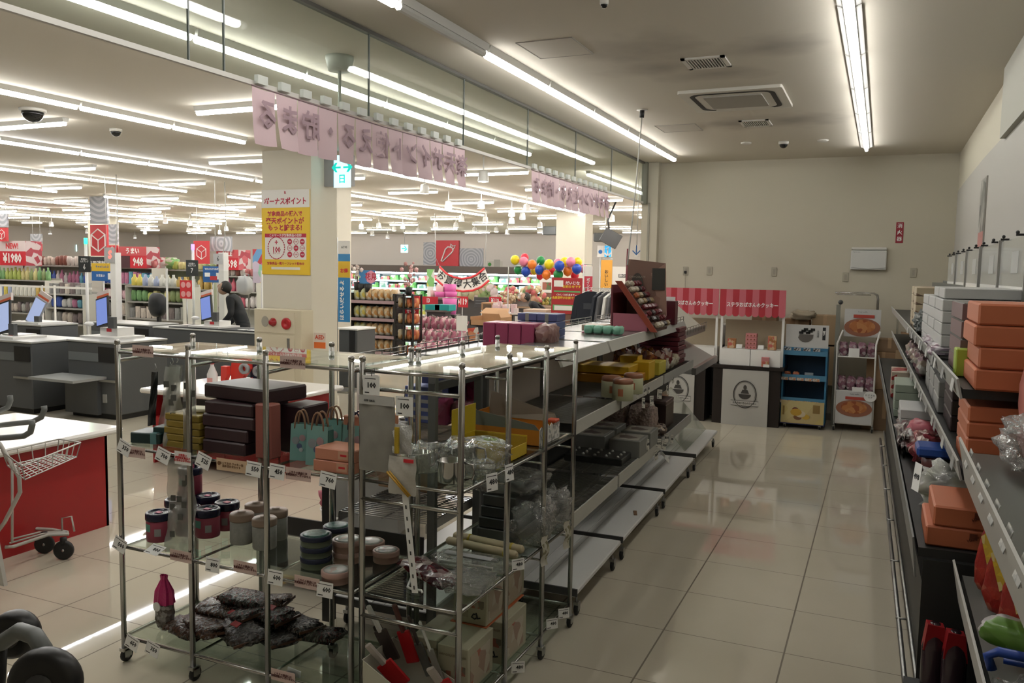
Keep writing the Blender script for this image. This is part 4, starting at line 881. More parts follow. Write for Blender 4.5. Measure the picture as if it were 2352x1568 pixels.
for i, (lx, Y, l) in enumerate(((.44, 6.58, 'nearest'), (.45, 6.78, 'middle'), (.44, 6.98, 'farthest'))):
    t = thing('small_bag', 'small beige bag with a bow on the aisle side behind the yellow boxes, '+l, 'bag', G(lx, Y, ZM), 0, 'small beige bags')
    b = MB(); pillow(b, (0, 0, .05), (.1, .12, .1), i, .2); b.build('bag', speckle('beige_bag', [(.4, .36, .25), (.3, .25, .15), (.2, .12, .1), (.45, .42, .33)], 40), t)
BRB = [speckle('choco_bag%d' % i, c, 26, .25, .4) for i, c in enumerate(([(.22, .07, .02), (.08, .02, .015), (.3, .12, .03), (.12, .03, .02)], [(.13, .02, .02), (.2, .05, .03), (.06, .015, .012), (.3, .2, .15)]))]
random.seed(5)
for i in range(9):
    lx, Y = .1+.11*(i % 4)+random.uniform(-.02, .02), 6.45+.22*(i//4)+.05*(i % 2)
    b = MB(); pillow(b, (0, 0, .085), (.1, .07, .17), i, .2, .5, 14, 8)
    b.build('treat_bag', BRB[i % 2], None, 'orange-brown treat bag on the middle shelf, %s row, %s from the left' % (ORD[i//4], ORD[i % 4].replace('nearest', 'first')), 'bag', 'orange-brown treat bags', loc=G(lx, Y, ZM), rot=(random.uniform(-.2, .2), random.uniform(-.15, .15), random.uniform(-.5, .5)))
MAR = mat('maroon_box', (.10, .012, .02), .4)
for i in range(8):
    MB().rbox(-.17, .17, -.16, .16, 0, .036, .004).build('gift_box', MAR, None, 'flat maroon gift box in the column under the top shelf, %s from below' % ['lowest', 'second', 'third', 'fourth', 'fifth', 'sixth', 'seventh', 'topmost'][i], 'box', 'flat maroon gift boxes', loc=G(.30+.01*(i % 2), 7.2, ZM+.04*i), rz=ROT+.02*(i % 3-1))
# tags that hang along the aisle
random.seed(21)
TAGW = mat('tag_cream', (.55, .53, .46), .6)
for i, (px, py, Y) in enumerate(((1462, 905, 5.9), (1480, 897, 6.05), (1490, 892, 6.2), (1478, 925, 6.0), (1497, 920, 6.3), (1515, 905, 6.55), (1533, 895, 6.8), (1545, 870, 7.2), (1488, 1020, 5.9), (1512, 1018, 6.2), (1525, 1022, 6.4), (1530, 1005, 6.6), (1507, 1045, 6.0), (1543, 1008, 6.9))):
    X = gxy(.54, Y)[0]; p = aX(px, py, X)
    t = ptag(0, 0, 0, .05, .07, '%d00' % random.choice((3, 5, 6, 8, 9)), TAGW, label='small price tag dangling at the %s aisle shelf, %s along' % ('middle' if i < 8 else 'lower', ORD[i % 8].replace('nearest', 'first')), rz=PI/2+random.uniform(-.7, .3), ry=random.uniform(-.3, .3), pos=p, grp='dangling aisle price tags')
# lower shelf
GRB = mat('grey_gift_box', (.20, .20, .18), .5)
for i, (lx, Y, dz, d, l) in enumerate((((.16), 5.62, 0, (.24, .26, .13), 'left front'), (.42, 5.62, 0, (.22, .26, .12), 'right front'), (.16, 5.95, 0, (.24, .26, .13), 'left behind'), (.42, 5.95, 0, (.22, .26, .12), 'right behind'))):
    t = thing('printed_box', 'grey box with dark pictures on the lower aisle shelf, '+l, 'box', G(lx, Y, ZL+dz), ROT, 'grey picture boxes')
    MB().rbox(-d[0]/2, d[0]/2, -d[1]/2, d[1]/2, 0, d[2], .004).build('body', GRB, t); MB().box(-d[0]*.4, d[0]*.4, -d[1]*.4, d[1]*.4, d[2], d[2]+.001).build('picture', speckle('grey_picture', [(.4, .39, .33), (.1, .07, .06), (.45, .43, .37), (.3, .28, .24)], 18), t)
TAU = speckle('taupe_mesh', [(.28, .2, .17), (.22, .15, .13), (.33, .25, .2), (.25, .19, .16)], 60, .4, .4)
for i, (lx, Y, l) in enumerate(((.13, 6.3, 'left'), (.36, 6.3, 'right'))):
    b = MB(); pillow(b, (0, 0, .13), (.2, .2, .26), i+60, .08, .35); b.build('wrapped_basket', TAU, None, 'taupe wrapped gift on the lower aisle shelf, %s one' % l, 'gift', 'taupe wrapped gifts', loc=G(lx, Y, ZL))
for i, (lx, Y) in enumerate(((.12, 6.12), (.27, 6.14), (.40, 6.2), (.45, 6.38))):
    b = MB(); pillow(b, (0, 0, .045), (.15, .14, .09), i+70, .25, .5); b.build('cookie_bag', speckle('cookie_bag', [(.33, .26, .2), (.2, .12, .08), (.45, .4, .33), (.1, .07, .06)], 30, .25, .4), None, 'shiny beige cookie bag on the lower aisle shelf, %s from the left' % ORD[i].replace('nearest', 'first'), 'bag', 'shiny beige cookie bags', loc=G(lx, Y, ZL))
t = thing('chocolate_case', 'dark case with pale oval prints on the lower aisle shelf', 'case', G(.28, 6.75, ZL), ROT)
MB().rbox(-.2, .19, -.12, .2, 0, .2, .006).build('body', mat('choc_dark', (.025, .012, .01), .35), t); MB().rbox(-.2, .19, -.12, .2, .2, .23, .006).build('lid', mat('choc_lid', (.09, .06, .055), .4), t)
for x, z in ((-.12, .15), (-.14, .08), (.05, .13), (.1, .05)): MB().disc((x, -.121, z), .035, 12, .002, 'y', (1, .5)).build('oval_print', mat('oval_print', (.2, .14, .11), .6), t)
t = thing('egg_tray', 'black dimpled tray pack lying on the lower wire shelf', 'tray', G(.28, 5.33, ZL), ROT)
MB().rbox(-.2, .2, -.13, .13, 0, .05, .006).build('body', mat('tray_black', (.025, .025, .022), .3), t)
for k in range(15): MB().ball((-.16+.08*(k % 5), -.08+.08*(k//5), .05), .012, 8).build('bead', mat('bead_pale', (.3, .3, .27), .4), t)
# base deck litter
MB().rbox(-.012, .012, -.05, .05, 0, .004, .001).build('torn_label', mat('label_brown', (.22, .12, .06), .6), None, 'torn brown label left on the second base deck', 'label', loc=G(.5, 5.55, .176), rz=.3)
t = thing('paper_scrap', 'curled white tag scrap hanging low by the third gondola\'s corner', 'scrap', G(.55, 6.15, .42))
MB().grid(lambda u, v: (.12*(u-.5), .03*math.sin(u*6), .05*math.sin(u*3.2)+.03*v), 10, 2).build('curl', PAPER, t)
# top shelf: pink chocolate display
CHD = speckle('display_photo', [(.36, .22, .17), (.30, .17, .13), (.12, .08, .06), (.42, .28, .22), (.22, .13, .1)], 4.5, .35)
PKD = mat('display_pink', (.36, .1, .12), .45)
bx = G(.27, 6.0, 1.416)
t = thing('chocolate_display', 'pink cardboard chocolate display with a tall photo back and slanted tray', 'display', bx, ROT)
MB().prism([(-.10, .0), (-.10, .54), (.20, .51), (.22, .1), (.1, 0)], .42, .43).build('photo_back', CHD, t)
MB().box(-.115, -.10, .0, .42, 0, .34).prism([(0.41, .34), (.43, .62), (.43, 0), (0.0, 0), (0, .34)], -.115, -.10, 'x').build('pink_side', PKD, t)
MB().box(-.09, .17, -.02, -.015, 0, .13).box(-.09, .17, -.02, .3, 0, .005).build('pink_base', mat('display_rose', (.38, .12, .16), .45), t)
MB().prism([(-.08, .37), (-.03, .37), (.25, .0), (.2, .0)], -.03, -.015).build('slanted_side', mat('display_redbrown', (.28, .05, .025), .45), t)
MB().prism([(-.05, .33), (-.04, .34), (.235, .02), (.23, .0)], -.01, .4).build('slanted_tray', mat('tray_choc', (.09, .03, .02), .5), t)
MB().disc((-.02, .415, .33), .10, 20, .004, 'y', (.5, 1)).build('dark_oval_emblem', mat('oval_dark', (.07, .06, .05), .5), t)
MB().box(.1, .2, .41, .418, .3, .47).build('dark_picture', mat('pic_dark', (.04, .04, .035), .5), t)
txt('CHOCOLATE', .022, mat('emblem_pale', (.4, .35, .28), .5), t, (-.02, .41, .4), bold=.01)
random.seed(9)
CHM = [mat('choc_gold', (.28, .2, .1), .35), mat('choc_cream', (.42, .36, .27), .4), mat('choc_red', (.13, .015, .02), .35), mat('choc_blk', (.03, .015, .012), .35), mat('choc_orange', (.4, .12, .04), .4)]
for i in range(32):
    u, v = (i % 8)/7, (i//8)/3
    x = -.02+.235*u; z = .33-.30*u
    MB().rbox(-.02, .02, -.028, .028, 0, .035, .008).build('chocolate_bar', CHM[random.choice((0, 0, 1, 1, 2, 3, 4) if v < .6 else (2, 2, 3, 3, 0))], None, 'wrapped chocolate in the slanted pink display, row %s from the top, %s across' % (ORD[i % 8].replace('nearest', 'first'), ORD[i//8].replace('nearest', 'first')), 'chocolate', 'wrapped chocolates in the pink display', loc=bx+Vector((x+.008, .04+.1*(i//8), z+.01)), rot=(0, .9, ROT+random.uniform(-.3, .3)))
MRD = mat('maroon_gift', (.07, .008, .014), .35)
for i, (lx, Y, d, l) in enumerate(((.34, 6.75, (.13, .1, .17), 'with a pale seal, beside the chocolate display'), (.40, 6.98, (.12, .12, .2), 'behind the sealed one'), (.25, 6.98, (.12, .12, .17), 'at the back left'))):
    t = thing('gift_carton', 'small maroon gift carton on the top aisle shelf, '+l, 'carton', G(lx, Y, 1.416), ROT, 'small maroon gift cartons')
    MB().rbox(-d[0]/2, d[0]/2, -d[1]/2, d[1]/2, 0, d[2], .004).build('body', MRD, t)
    if i == 0: MB().disc((.0, -d[1]/2-.001, .09), .022, 14, .002, 'y', (.8, 1)).build('pale_seal', mat('seal_olive', (.2, .18, .06), .5), t)
    MB().box(-.03, .05, -.02, -.018, d[2], d[2]+.035).build('price_card', PAPER, t)
b = MB(); rl = b
for z in (1.44, 1.462): b.tube([(-.0, 0, z), (0, 1.2, z)], .0035, 4)
for i in range(9): b.tube([(0, 1.2*i/8, 1.42), (0, 1.2*i/8, 1.462)], .003, 4)
b.build('wire_guard_rail', WIRE, None, 'wire guard along the top shelf edge in front of the chocolates', 'rail', loc=G(.43, 6.27, 0), rz=ROT)
t = thing('flag_sign', 'narrow blue upright sign behind the chocolate display', 'sign', aY(1515, 641, 8.2)); MB().tube([(0, .006, -.13), (0, .006, -.5)], .006, 5).build('stick', STEEL, t); MB().box(-.03, .03, -.004, .004, -.13, .13).build('blue_board', mat('sign_blue', (.01, .09, .4), .5), t)
# left side of the row: pink and blue boxes on top, bags below
PK = mat('pink_wrap_box', (.37, .065, .14), .35); BL = mat('blue_wrap_box', (.10, .12, .27), .45); BLB = mat('box_band_pale', (.27, .28, .24), .5)
for i in range(4):
    pbox('gift_box', 'upright rose pink gift box on the far top shelf, %s from the left' % ORD[i].replace('nearest', 'first'), 'box', PK, 0, .083, 0, .2, 0, .15, 'upright rose pink gift boxes', .005)
    o = COL.objects[-1]; o.location = G(-.30+.087*i, 4.66, 1.376)+Vector((.04, .1, 0)); o.rotation_euler.z = ROT
b = MB(); pillow(b, (0, 0, .075), (.1, .2, .15), 3, .12, .4); b.build('wrap_gift', speckle('gift_brownpink', [(.3, .16, .14), (.36, .22, .2), (.25, .12, .11)], 30, .3, .3), None, 'brownish clear-wrapped gift right of the pink boxes', 'gift', loc=G(.1, 4.76, 1.376))
def blue(lx, Y, dz, label, w=.135, d=.18, h=.047):
    t = thing('gift_box', label, 'box', G(lx, Y, 1.376+dz), ROT, 'blue banded gift boxes'); MB().rbox(-w/2, w/2, -d/2, d/2, 0, h, .004).build('body', BL, t); MB().box(-.012, .012, -d/2-.001, d/2, 0, h+.001).build('band', BLB, t)
for i in range(4):
    for j in range(2):
        blue(-.13+.138*j, 5.08, .05*i, 'blue banded gift box in the big stack, %s layer from below, %s column' % (['lowest', 'second', 'third', 'top'][i], ['left', 'right'][j]))
for j in range(2): blue(-.30+.0*j, 5.12+.2*j, .0, 'blue banded gift box behind the big stack, %s' % ['nearer', 'farther'][j], .14); blue(-.30, 5.12+.2*j, .05, 'upper blue banded gift box behind the big stack, %s' % ['nearer', 'farther'][j], .14)
for i in range(2): pbox('gift_box', '%s flat gift box right of the blue stack' % ['rose', 'cream'][i], 'box', [PK, mat('cream_gift', (.42, .34, .26), .5)][i], 0, .16, 0, .2, 0, .045, None, .004); COL.objects[-1].location = G(.12, 5.75, 1.376+.05*i)
GRP_ = mat('mint_pack', (.2, .45, .32), .4)
for i in range(4):
    b = MB(); pillow(b, (0, 0, .03), (.06, .1, .06), i, .08, .3); b.build('mint_pack', GRP_, None, 'small mint green pack on the aisle top shelf, %s from the left' % ORD[i].replace('nearest', 'first'), 'packet', 'small mint green packs', loc=G(.13+.07*i, 5.55, 1.418))
PKB = [speckle('pinkbag%d' % i, c, 16, .25, .3) for i, c in enumerate(([(.42, .08, .18), (.5, .14, .26), (.35, .05, .14)], [(.33, .02, .1), (.4, .04, .13), (.25, .02, .08)]))]
STR = mat('stripe_blue', (.12, .16, .42), .45)
for i, (lx, Y, z, d, m, l) in enumerate(((-.36, 4.0, 1.006, (.16, .14, .2), STR, 'blue striped carton'), (-.2, 3.95, 1.006, (.09, .1, .15), PKB[0], 'pink pack beside the striped carton'), (-.08, 3.97, 1.006, (.16, .1, .14), speckle('pinkplastic', [(.3, .08, .12), (.4, .15, .2), (.22, .08, .1), (.5, .3, .35)], 30, .2, .5), 'crumpled pink plastic bag'), (-.42, 4.4, 1.006, (.18, .3, .3), mat('navy_box', (.03, .04, .13), .45), 'navy carton behind'), (-.22, 4.5, 1.006, (.16, .2, .29), PKB[1], 'crimson bag stack'), (-.06, 4.55, 1.006, (.12, .16, .28), PKB[0], 'bright pink bag beside the crimson stack'), (-.08, 5.15, 1.006, (.16, .16, .3), PKB[0], 'bright pink bag farther along'), (-.3, 5.2, 1.006, (.2, .2, .2), PKB[1], 'dark pink bag farther along'))):
    if i in (0, 3): 
        t = thing('carton', l+' on the left wire shelf seen through the chrome rack', 'carton', G(lx, Y, z), ROT); MB().rbox(-d[0]/2, d[0]/2, -d[1]/2, d[1]/2, 0, d[2], .004).build('body', m, t)
        if i == 0:
            for k in range(4): MB().box(-d[0]/2-.001, d[0]/2+.001, -d[1]/2-.001, d[1]/2+.001, .02+.045*k, .04+.045*k).build('white_stripe', mat('stripe_white', (.5, .5, .5), .5), t)
    else: b = MB(); pillow(b, (0, 0, d[2]/2), d, i+80, .08, .35); b.build('pink_bag', m, None, l+' on the left wire shelf seen through the chrome rack', 'bag', loc=G(lx, Y, z))
for i in range(3): pbox('cardboard_box', 'cardboard carton on the low left shelf behind the aisle rack, %s' % ['nearest', 'middle', 'farthest'][i], 'box', CARD, 0, .34, 0, .3, 0, .22, 'cardboard cartons on the low shelf', .004); COL.objects[-1].location = G(-.42+.0*i, 4.05+.36*i, .626)

# ================================================================ LONG SHELF ALONG THE RIGHT WALL
RR = .019
def RP(Y, X0=.27): return X0-RR*(Y-3.0)
LIP = mat('lip_clear', (.42, .42, .40), .3); SHB = mat('shelf_black', (.02, .02, .019), .5); SHG = mat('shelf_grey', (.17, .18, .165), .45)
t = thing('store_shelf', 'long black shelf with three levels along the right wall', 'shelf', (0, 3.0, 0), RR)
LF = 6.9
for z, x0 in ((1.50, .255), (1.235, .27), (.965, .155)):
    MB().box(x0, .735+RR*0, 0, LF, z-.03, z+.0).build('shelf_board', SHB if z < 1.6 else SHG, t)
    q = .03 if z > 1 else .1; MB().prism([(x0-.02, z+.03), (x0-.014, z+.033), (x0, z-q), (x0-.006, z-q-.004)], 0, LF).build('price_rail', LIP if z > 1 else mat('rail_dull', (.16, .165, .16), .4), t)
MB().box(.72, .735, 0, LF, .1, 1.82).build('back_panel', SHG, t); MB().box(.25, .72, 0, LF, .0, .5).build('black_base', SHB, t); MB().box(.17, .72, -.012, .0, .1, .93).build('end_panel', SHB, t)
MB().box(.62, .735, 0, LF, 1.74, 1.80).build('top_channel', mat('top_channel', (.12, .13, .12), .4), t)
BR = MB().tube([(.20, -1.4, .075), (.20, LF, .075)], .012, 8).tube([(.235, -1.4, .16), (.235, LF, .16)], .009, 8)
for k in range(9): BR.tube([(.185, -1.2+k*.95, .085), (.25, -1.2+k*.95, .085)], .006, 6)
BR.build('guard_rail', STEEL, t)
t2 = thing('store_shelf', 'nearer grey shelf with two levels at the photo\'s right edge', 'shelf', (0, 1.0, 0), 0)
for z, x0 in ((1.31, .275), (.915, .28), (.55, .13)):
    MB().box(x0, .74, 0, 1.93, z-.03, z).build('shelf_board', SHB if z < .6 else SHG, t2)
    if z > .6: MB().prism([(x0-.03, z+.045), (x0-.024, z+.048), (x0, z-.085), (x0-.006, z-.09)], 0, 1.93).build('price_rail', mat('rail_pale', (.40, .39, .36), .4), t2)
MB().box(.72, .74, 0, 1.93, .1, 1.9).build('back_panel', SHG, t2); MB().box(.25, .72, 0, 1.93, 0, .43).build('black_base', SHB, t2)
random.seed(31)
for i in range(6):
    y = 1.7+.2*i; MB().box(-.001, .001, -.035, .035, 0, .05).build('shelf_label', speckle('shelf_label', [(.5, .5, .48), (.42, .42, .4), (.3, .3, .29), (.55, .54, .5)], 60), None, 'pale shelf label on the nearer grey shelf\'s upper rail, %s' % ORD[i], 'label', 'pale shelf labels', loc=(.247, y, 1.312), rot=(0, .32, 0))
LBL = [mat('lab_white', (.5, .5, .48), .5), mat('lab_grey', (.3, .3, .29), .5)]
for lev, (z, X0) in enumerate(((1.497, .238), (1.232, .253))):
    for i in range(11):
        y = 3.15+.3*i+.08*(i % 3); MB().box(-.001, .001, -.04, .04, 0, .045).build('shelf_label', LBL[(i+lev) % 2], None, 'shelf label on the %s rail of the long wall shelf, %s' % (['upper', 'middle'][lev], ORD[i]), 'label', 'labels on the long wall shelf', loc=(RP(y, X0)-.004, y, z-.022), rot=(0, .12, RR))
# clear header boards on posts above the wall shelf
for i, y in enumerate((4.05, 4.95, 5.9, 6.82, 7.75)):
    MB().box(-.012, .012, -.012, .012, 1.74, 2.05).build('header_post', STEEL, None, 'thin steel header post on the wall shelf, %s from the camera' % ORD[i], 'post', 'header posts', loc=(.55, y, 0))
for i, y in enumerate((3.2, 4.09, 4.99, 5.93, 6.86, 7.8)):
    t = thing('header_board', 'clear header sheet with faint print above the wall shelf, %s from the camera' % ORD[i], 'board', (.55, y, 1.82)); w_ = .82 if i else .8
    MB().box(-.003, .003, .0, w_, 0, .22).build('clear_sheet', glassy('header_sheet', (.86, .87, .85), .1, 1.2, 1.5, .25), t); MB().box(-.004, .004, 0, w_, -.03, 0).build('white_foot', WPLA, t)
    MB().box(-.004, -.003, .2, .42, .06, .16).build('faint_print', mat('faint_print', (.4, .4, .38), .6), t)
    for q in (.15, w_-.15): MB().box(-.025, .012, q-.006, q+.006, .222, .232).build('black_clip', BLACK, t)
    for q in (.3, w_-.04): MB().ball((0, q, .245), .009, 8).build('knob', BLACK, t)
# goods on the long wall shelf
ORN = mat('orange_box', (.50, .15, .068), .5); ORI = mat('orange_box_ink', (.14, .035, .015), .6)
def obox(label, x0, x1, y0, y1, z, h, prints=True, rz=0.):
    t = thing('orange_box', label, 'box', ((x0+x1)/2, (y0+y1)/2, z), rz, 'orange wrapped boxes'); a, b = (x1-x0)/2, (y1-y0)/2
    MB().rbox(-a, a, -b, b, 0, h, .006).build('body', ORN, t)
    if prints:
        MB().box(-a*.1, a*.06, -b-.001, -b, h*.55, h*.85).build('bar_print', ORI, t, rot=None)
        fr = MB()
        for k in range(4): fr.tube([(a*.35, -b-.0008, h*(.25+.17*k)), (a*.95, -b-.0008, h*(.18+.17*k))], .0012, 4)
        fr.tube([(a*.35, -b-.0008, h*.2), (a*.4, -b-.0008, h*.85)], .0012, 4); fr.build('line_drawing', ORI, t)
        txt('HAKO', h*.2, ORI, t, (-a*.02, -b-.0016, h*.6), rot=(PI/2, -.5, 0), bold=.02)
    return t
for i in range(4): obox('orange wrapped box at the near end of the upper wall shelf, %s' % ['lowest', 'second from below', 'third from below', 'topmost'][i], .282+.012*(i % 2)-.004*i, .63, 2.98, 3.36, 1.502+.069*i, .067)
for i in range(4): obox('orange wrapped box on the middle wall shelf, %s' % ['lowest', 'second from below', 'third from below', 'just under the upper board'][i], .275, .66, 3.02, 3.38, 1.237+.052*i, .051, False)
for i in range(2): obox('orange wrapped box on the low shelf above the black end panel, %s' % ['lower', 'upper'][i], .175+.02*i, .46, 3.03, 3.34, .967+.07*i, .068)
WB = mat('white_long_box', (.50, .50, .49), .45); GB = mat('grey_box', (.16, .155, .14), .5); GBP = mat('grey_box_plum', (.17, .10, .10), .5)
for i in range(4):
    t = thing('gift_box', 'grey box with plum end on the upper wall shelf, %s from below' % ['lowest', 'second', 'third', 'topmost'][i], 'box', (.46, 3.62, 1.502+.066*i), RR, 'grey boxes with plum ends'); MB().rbox(-.19, .2, -.2, .2, 0, .064, .004).build('body', GB, t); MB().box(-.192, -.19, -.2, .2, .003, .061).box(-.191, -.08, -.202, -.2, .003, .061).build('plum_end', GBP, t)
for i in range(5):
    for j in range(3): pbox('white_box', 'white box on the upper wall shelf, %s layer, %s stack' % (['lowest', 'second', 'third', 'fourth', 'top'][i], ORD[j]), 'box', WB, 0, .4, 0, .38, 0, .05, 'white boxes on the upper wall shelf', .003); o = COL.objects[-1]; o.location = (.46-RR*(1+.42*j), 4.06+.43*j+.19, 1.502+.052*i); o.rotation_euler.z = RR*1+.01*(i % 2)
for k, (y, z) in enumerate(((4.25, 1.764), (4.65, 1.764))): pbox('white_box', 'long flat white box lying across the white stacks, %s' % ['nearer', 'farther'][k], 'box', WB, 0, .46, 0, .36, 0, .045, 'long flat white boxes', .003); COL.objects[-1].location = (.48, y, z+.0)
CRP = speckle('cream_rose_box', [(.44, .36, .24), (.47, .39, .27), (.18, .11, .07), (.45, .37, .25), (.46, .38, .26)], 14, .5)
for i in range(5):
    for j in range(2): pbox('rose_print_box', 'cream box with brown flower print on the far upper shelf, %s layer, %s' % (['lowest', 'second', 'third', 'fourth', 'top'][i], ['nearer', 'farther'][j]), 'box', CRP, 0, .38, 0, .4, 0, .055, 'cream flower print boxes', .003); COL.objects[-1].location = (.40, 6.3+.5*j, 1.502+.057*i)
b = MB(); pillow(b, (0, 0, .06), (.16, .3, .14), 5, .3, .7, 20, 12, 0, 7); b.build('leafy_bunch', speckle('leafy', [(.03, .04, .035), (.08, .09, .085), (.3, .3, .28), (.02, .03, .025)], 40, .5, .8), None, 'dark leafy printed bags at the upper shelf edge', 'bags', loc=(.27, 5.75, 1.502))
for i in range(2): b = MB(); pillow(b, (0, 0, .03), (.12, .3, .06), 8+i, .2); b.build('lilac_packet', speckle('lilac', [(.4, .37, .4), (.3, .25, .3), (.48, .46, .48), (.2, .12, .16)], 26, .3, .4), None, 'lilac packet at the front edge of the upper wall shelf, %s' % ['nearer', 'farther'][i], 'packet', 'lilac packets', loc=(.265, 4.2+.5*i, 1.502))
GNS = mat('green_board', (.25, .30, .09), .5)
t = thing('green_stand', 'yellow-green upright box between the orange stack and dark boxes', 'box', (.36, 3.52, 1.237)); MB().rbox(-.05, .1, -.06, .06, 0, .22, .004).build('body', GNS, t)
MB().rbox(-.045, .05, -.05, .05, 0, .1, .004).build('lime_packet', mat('lime_packet', (.34, .46, .06), .45), None, 'lime green packet behind the orange boxes on the upper shelf', 'packet', loc=(.30, 3.40, 1.502))
for i in range(3): pbox('dark_box', 'dark plum box on the middle wall shelf, %s' % ['lowest', 'middle', 'top'][i], 'box', mat('plum_dark', (.05, .03, .032), .45), 0, .38, 0, .4, 0, .06, 'dark plum boxes', .004); COL.objects[-1].location = (.47, 3.95, 1.237+.063*i)
for i in range(2):
    for j in range(3): pbox('pale_box', 'pale grey box on the middle wall shelf, %s layer, %s' % (['lower', 'upper'][i], ORD[j]), 'box', mat('pale_grey_box', (.38, .38, .37), .5), 0, .38, 0, .34, 0, .07, 'pale grey boxes', .004); COL.objects[-1].location = (.45, 4.4+.4*j, 1.237+.073*i)
for i in range(5): b = MB(); pillow(b, (0, 0, .07), (.14, .2, .14), 90+i, .25); b.build('printed_bag', speckle('mixbag%d' % (i % 2), [(.33, .26, .2), (.1, .07, .07), (.26, .15, .17), (.42, .4, .36)], 24, .3, .4), None, 'mixed printed bag on the middle wall shelf front, %s' % ORD[i], 'bag', 'mixed printed bags', loc=(RP(5.7+.32*i, .345), 5.7+.32*i, 1.237))
# low level of the long shelf
ZW = .967
b = MB(); pillow(b, (0, 0, .08), (.26, .26, .17), 15, .3, .6, 26, 16, 0, 5); b.build('produce_bag', film('green_film', (.7, .72, .55), .3), None, 'crinkled greenish clear bag on the low wall shelf', 'bag', loc=(.31, 3.56, ZW))
pbox('brown_pack', 'brown pack inside the crinkled greenish bag', 'packet', mat('brown_pack', (.12, .09, .06), .5), -.08, .12, -.08, .08, 0, .07); COL.objects[-1].location = (.33, 3.52, ZW)
t = thing('can_pack', 'blue topped pack with two dark red cans on the low wall shelf', 'pack', (.31, 3.92, ZW), RR)
for x in (-.06, .07): MB().lathe([(.055, 0), (.058, .004), (.058, .12), (.052, .128), (.05, .13), (0, .13)], (x, 0, 0), 18).build('can', speckle('can_dark', [(.10, .015, .012), (.03, .01, .01), (.14, .03, .015)], 20, .3), t)
MB().rbox(-.14, .14, -.06, .1, .13, .175, .01).build('blue_top', mat('pack_blue', (.02, .07, .32), .3), t); MB().box(-.004, .03, -.062, -.058, .0, .12).build('white_label', PAPER, t)
b = MB(); pillow(b, (0, 0, .07), (.2, .36, .14), 41, .25); b.build('treat_bag', speckle('redbag', [(.3, .05, .06), (.2, .03, .04), (.4, .3, .26), (.33, .1, .1), (.12, .03, .03)], 26, .25, .5), None, 'shiny red and beige bag on the low wall shelf', 'bag', loc=(.27, 4.38, ZW))
b = MB(); pillow(b, (0, 0, .07), (.18, .2, .14), 43, .12); b.build('pink_bag', mat('bag_rose', (.42, .09, .12), .4), None, 'rose red bag behind the shiny one on the low wall shelf', 'bag', loc=(.24, 4.78, ZW))
for i in range(3): pbox('white_box', 'white flat box on the low wall shelf, %s of three' % ['lowest', 'middle', 'top'][i], 'box', WB, 0, .3, 0, .4, 0, .05, 'white flat boxes on the low wall shelf', .003); COL.objects[-1].location = (.28, 5.25, ZW+.052*i)
for i in range(4): pbox('pale_green_box', 'pale green box on the low wall shelf, %s from below' % ['lowest', 'second', 'third', 'topmost'][i], 'box', mat('pale_green_box', (.30, .35, .28), .5), 0, .3, 0, .45, 0, .05, 'pale green boxes', .003); COL.objects[-1].location = (.26, 6.0, ZW+.052*i)
for i in range(3): pbox('red_cream_box', 'red and cream box at the far low shelf, %s' % ['lowest', 'middle', 'top'][i], 'box', speckle('redcream', [(.3, .02, .02), (.45, .38, .3), (.4, .3, .22)], 9), 0, .28, 0, .4, 0, .06, 'red and cream boxes', .003); COL.objects[-1].location = (.24, 6.9, ZW+.064*i)
b = MB(); pillow(b, (0, 0, .05), (.1, 1.1, .1), 47, .35, .6, 30, 10, 0, 9); b.build('packet_row', speckle('rowbag', [(.35, .32, .28), (.2, .12, .12), (.45, .44, .42), (.1, .06, .06)], 20, .3, .5), None, 'row of small crinkled packets along the low shelf front edge', 'packets', kind='stuff', loc=(.165, 5.0, ZW))
ptag(0, 0, 0, .05, .09, '498', label='tall white price tag on the low wall shelf edge', pos=aX(2106, 1095, .135), rz=-1.2, size=.025)
# nearer shelf goods
b = MB(); pillow(b, (0, 0, .09), (.2, .3, .13), 51, .3, .6, 26, 16, 0, 5); b.build('clear_bag', film('silver_film', (.75, .73, .72), .2), None, 'silvery clear bag on the nearer shelf\'s upper level', 'bag', loc=(.43, 2.62, 1.312))
b = MB(); pillow(b, (0, 0, .16), (.12, .2, .34), 53, .15, .5); b.build('pink_pouch', mat('pouch_salmon', (.55, .2, .17), .4), None, 'salmon pink pouch standing at the photo\'s right edge', 'pouch', loc=(.46, 2.86, 1.312))
REDB = speckle('red_snack', [(.3, .02, .015), (.36, .035, .02), (.24, .02, .015), (.3, .03, .02), (.38, .10, .06)], 30, .3, 0, (1, 1, 1), 9)
for i, (x, y, rz, l) in enumerate(((.37, 2.74, -.75, 'farthest one leaning back'), (.38, 2.58, -.7, 'middle one'), (.40, 2.42, -.75, 'nearest one'))):
    t = thing('snack_bag', 'red snack bag with yellow print on the nearer low shelf, '+l, 'bag', (x, y, .917), rot=(-.15, .1, rz), group='red snack bags')
    b = MB(); pillow(b, (0, 0, .12), (.2, .06, .24), 61+i, .06, .3); b.build('bag', REDB, t)
    MB().prism([(-.09, .16), (-.04, .23), (.01, .14), (-.04, .07)], -.036, -.031).build('yellow_print', speckle('yellow_print', [(.6, .42, .02), (.5, .33, .02), (.62, .5, .2)], 50), t)
    MB().box(.0, .085, -.036, -.031, .03, .09).build('biscuit_picture', speckle('biscuit', [(.4, .18, .05), (.3, .1, .03), (.45, .25, .08)], 30), t); MB().rbox(.03, .09, -.037, -.031, .14, .16, .002).build('pale_mark', mat('pale_mark', (.45, .4, .36), .5), t)
t = thing('green_pack', 'green and white snack pack at the lower right corner', 'packet', (.36, 2.26, .917), -.5)
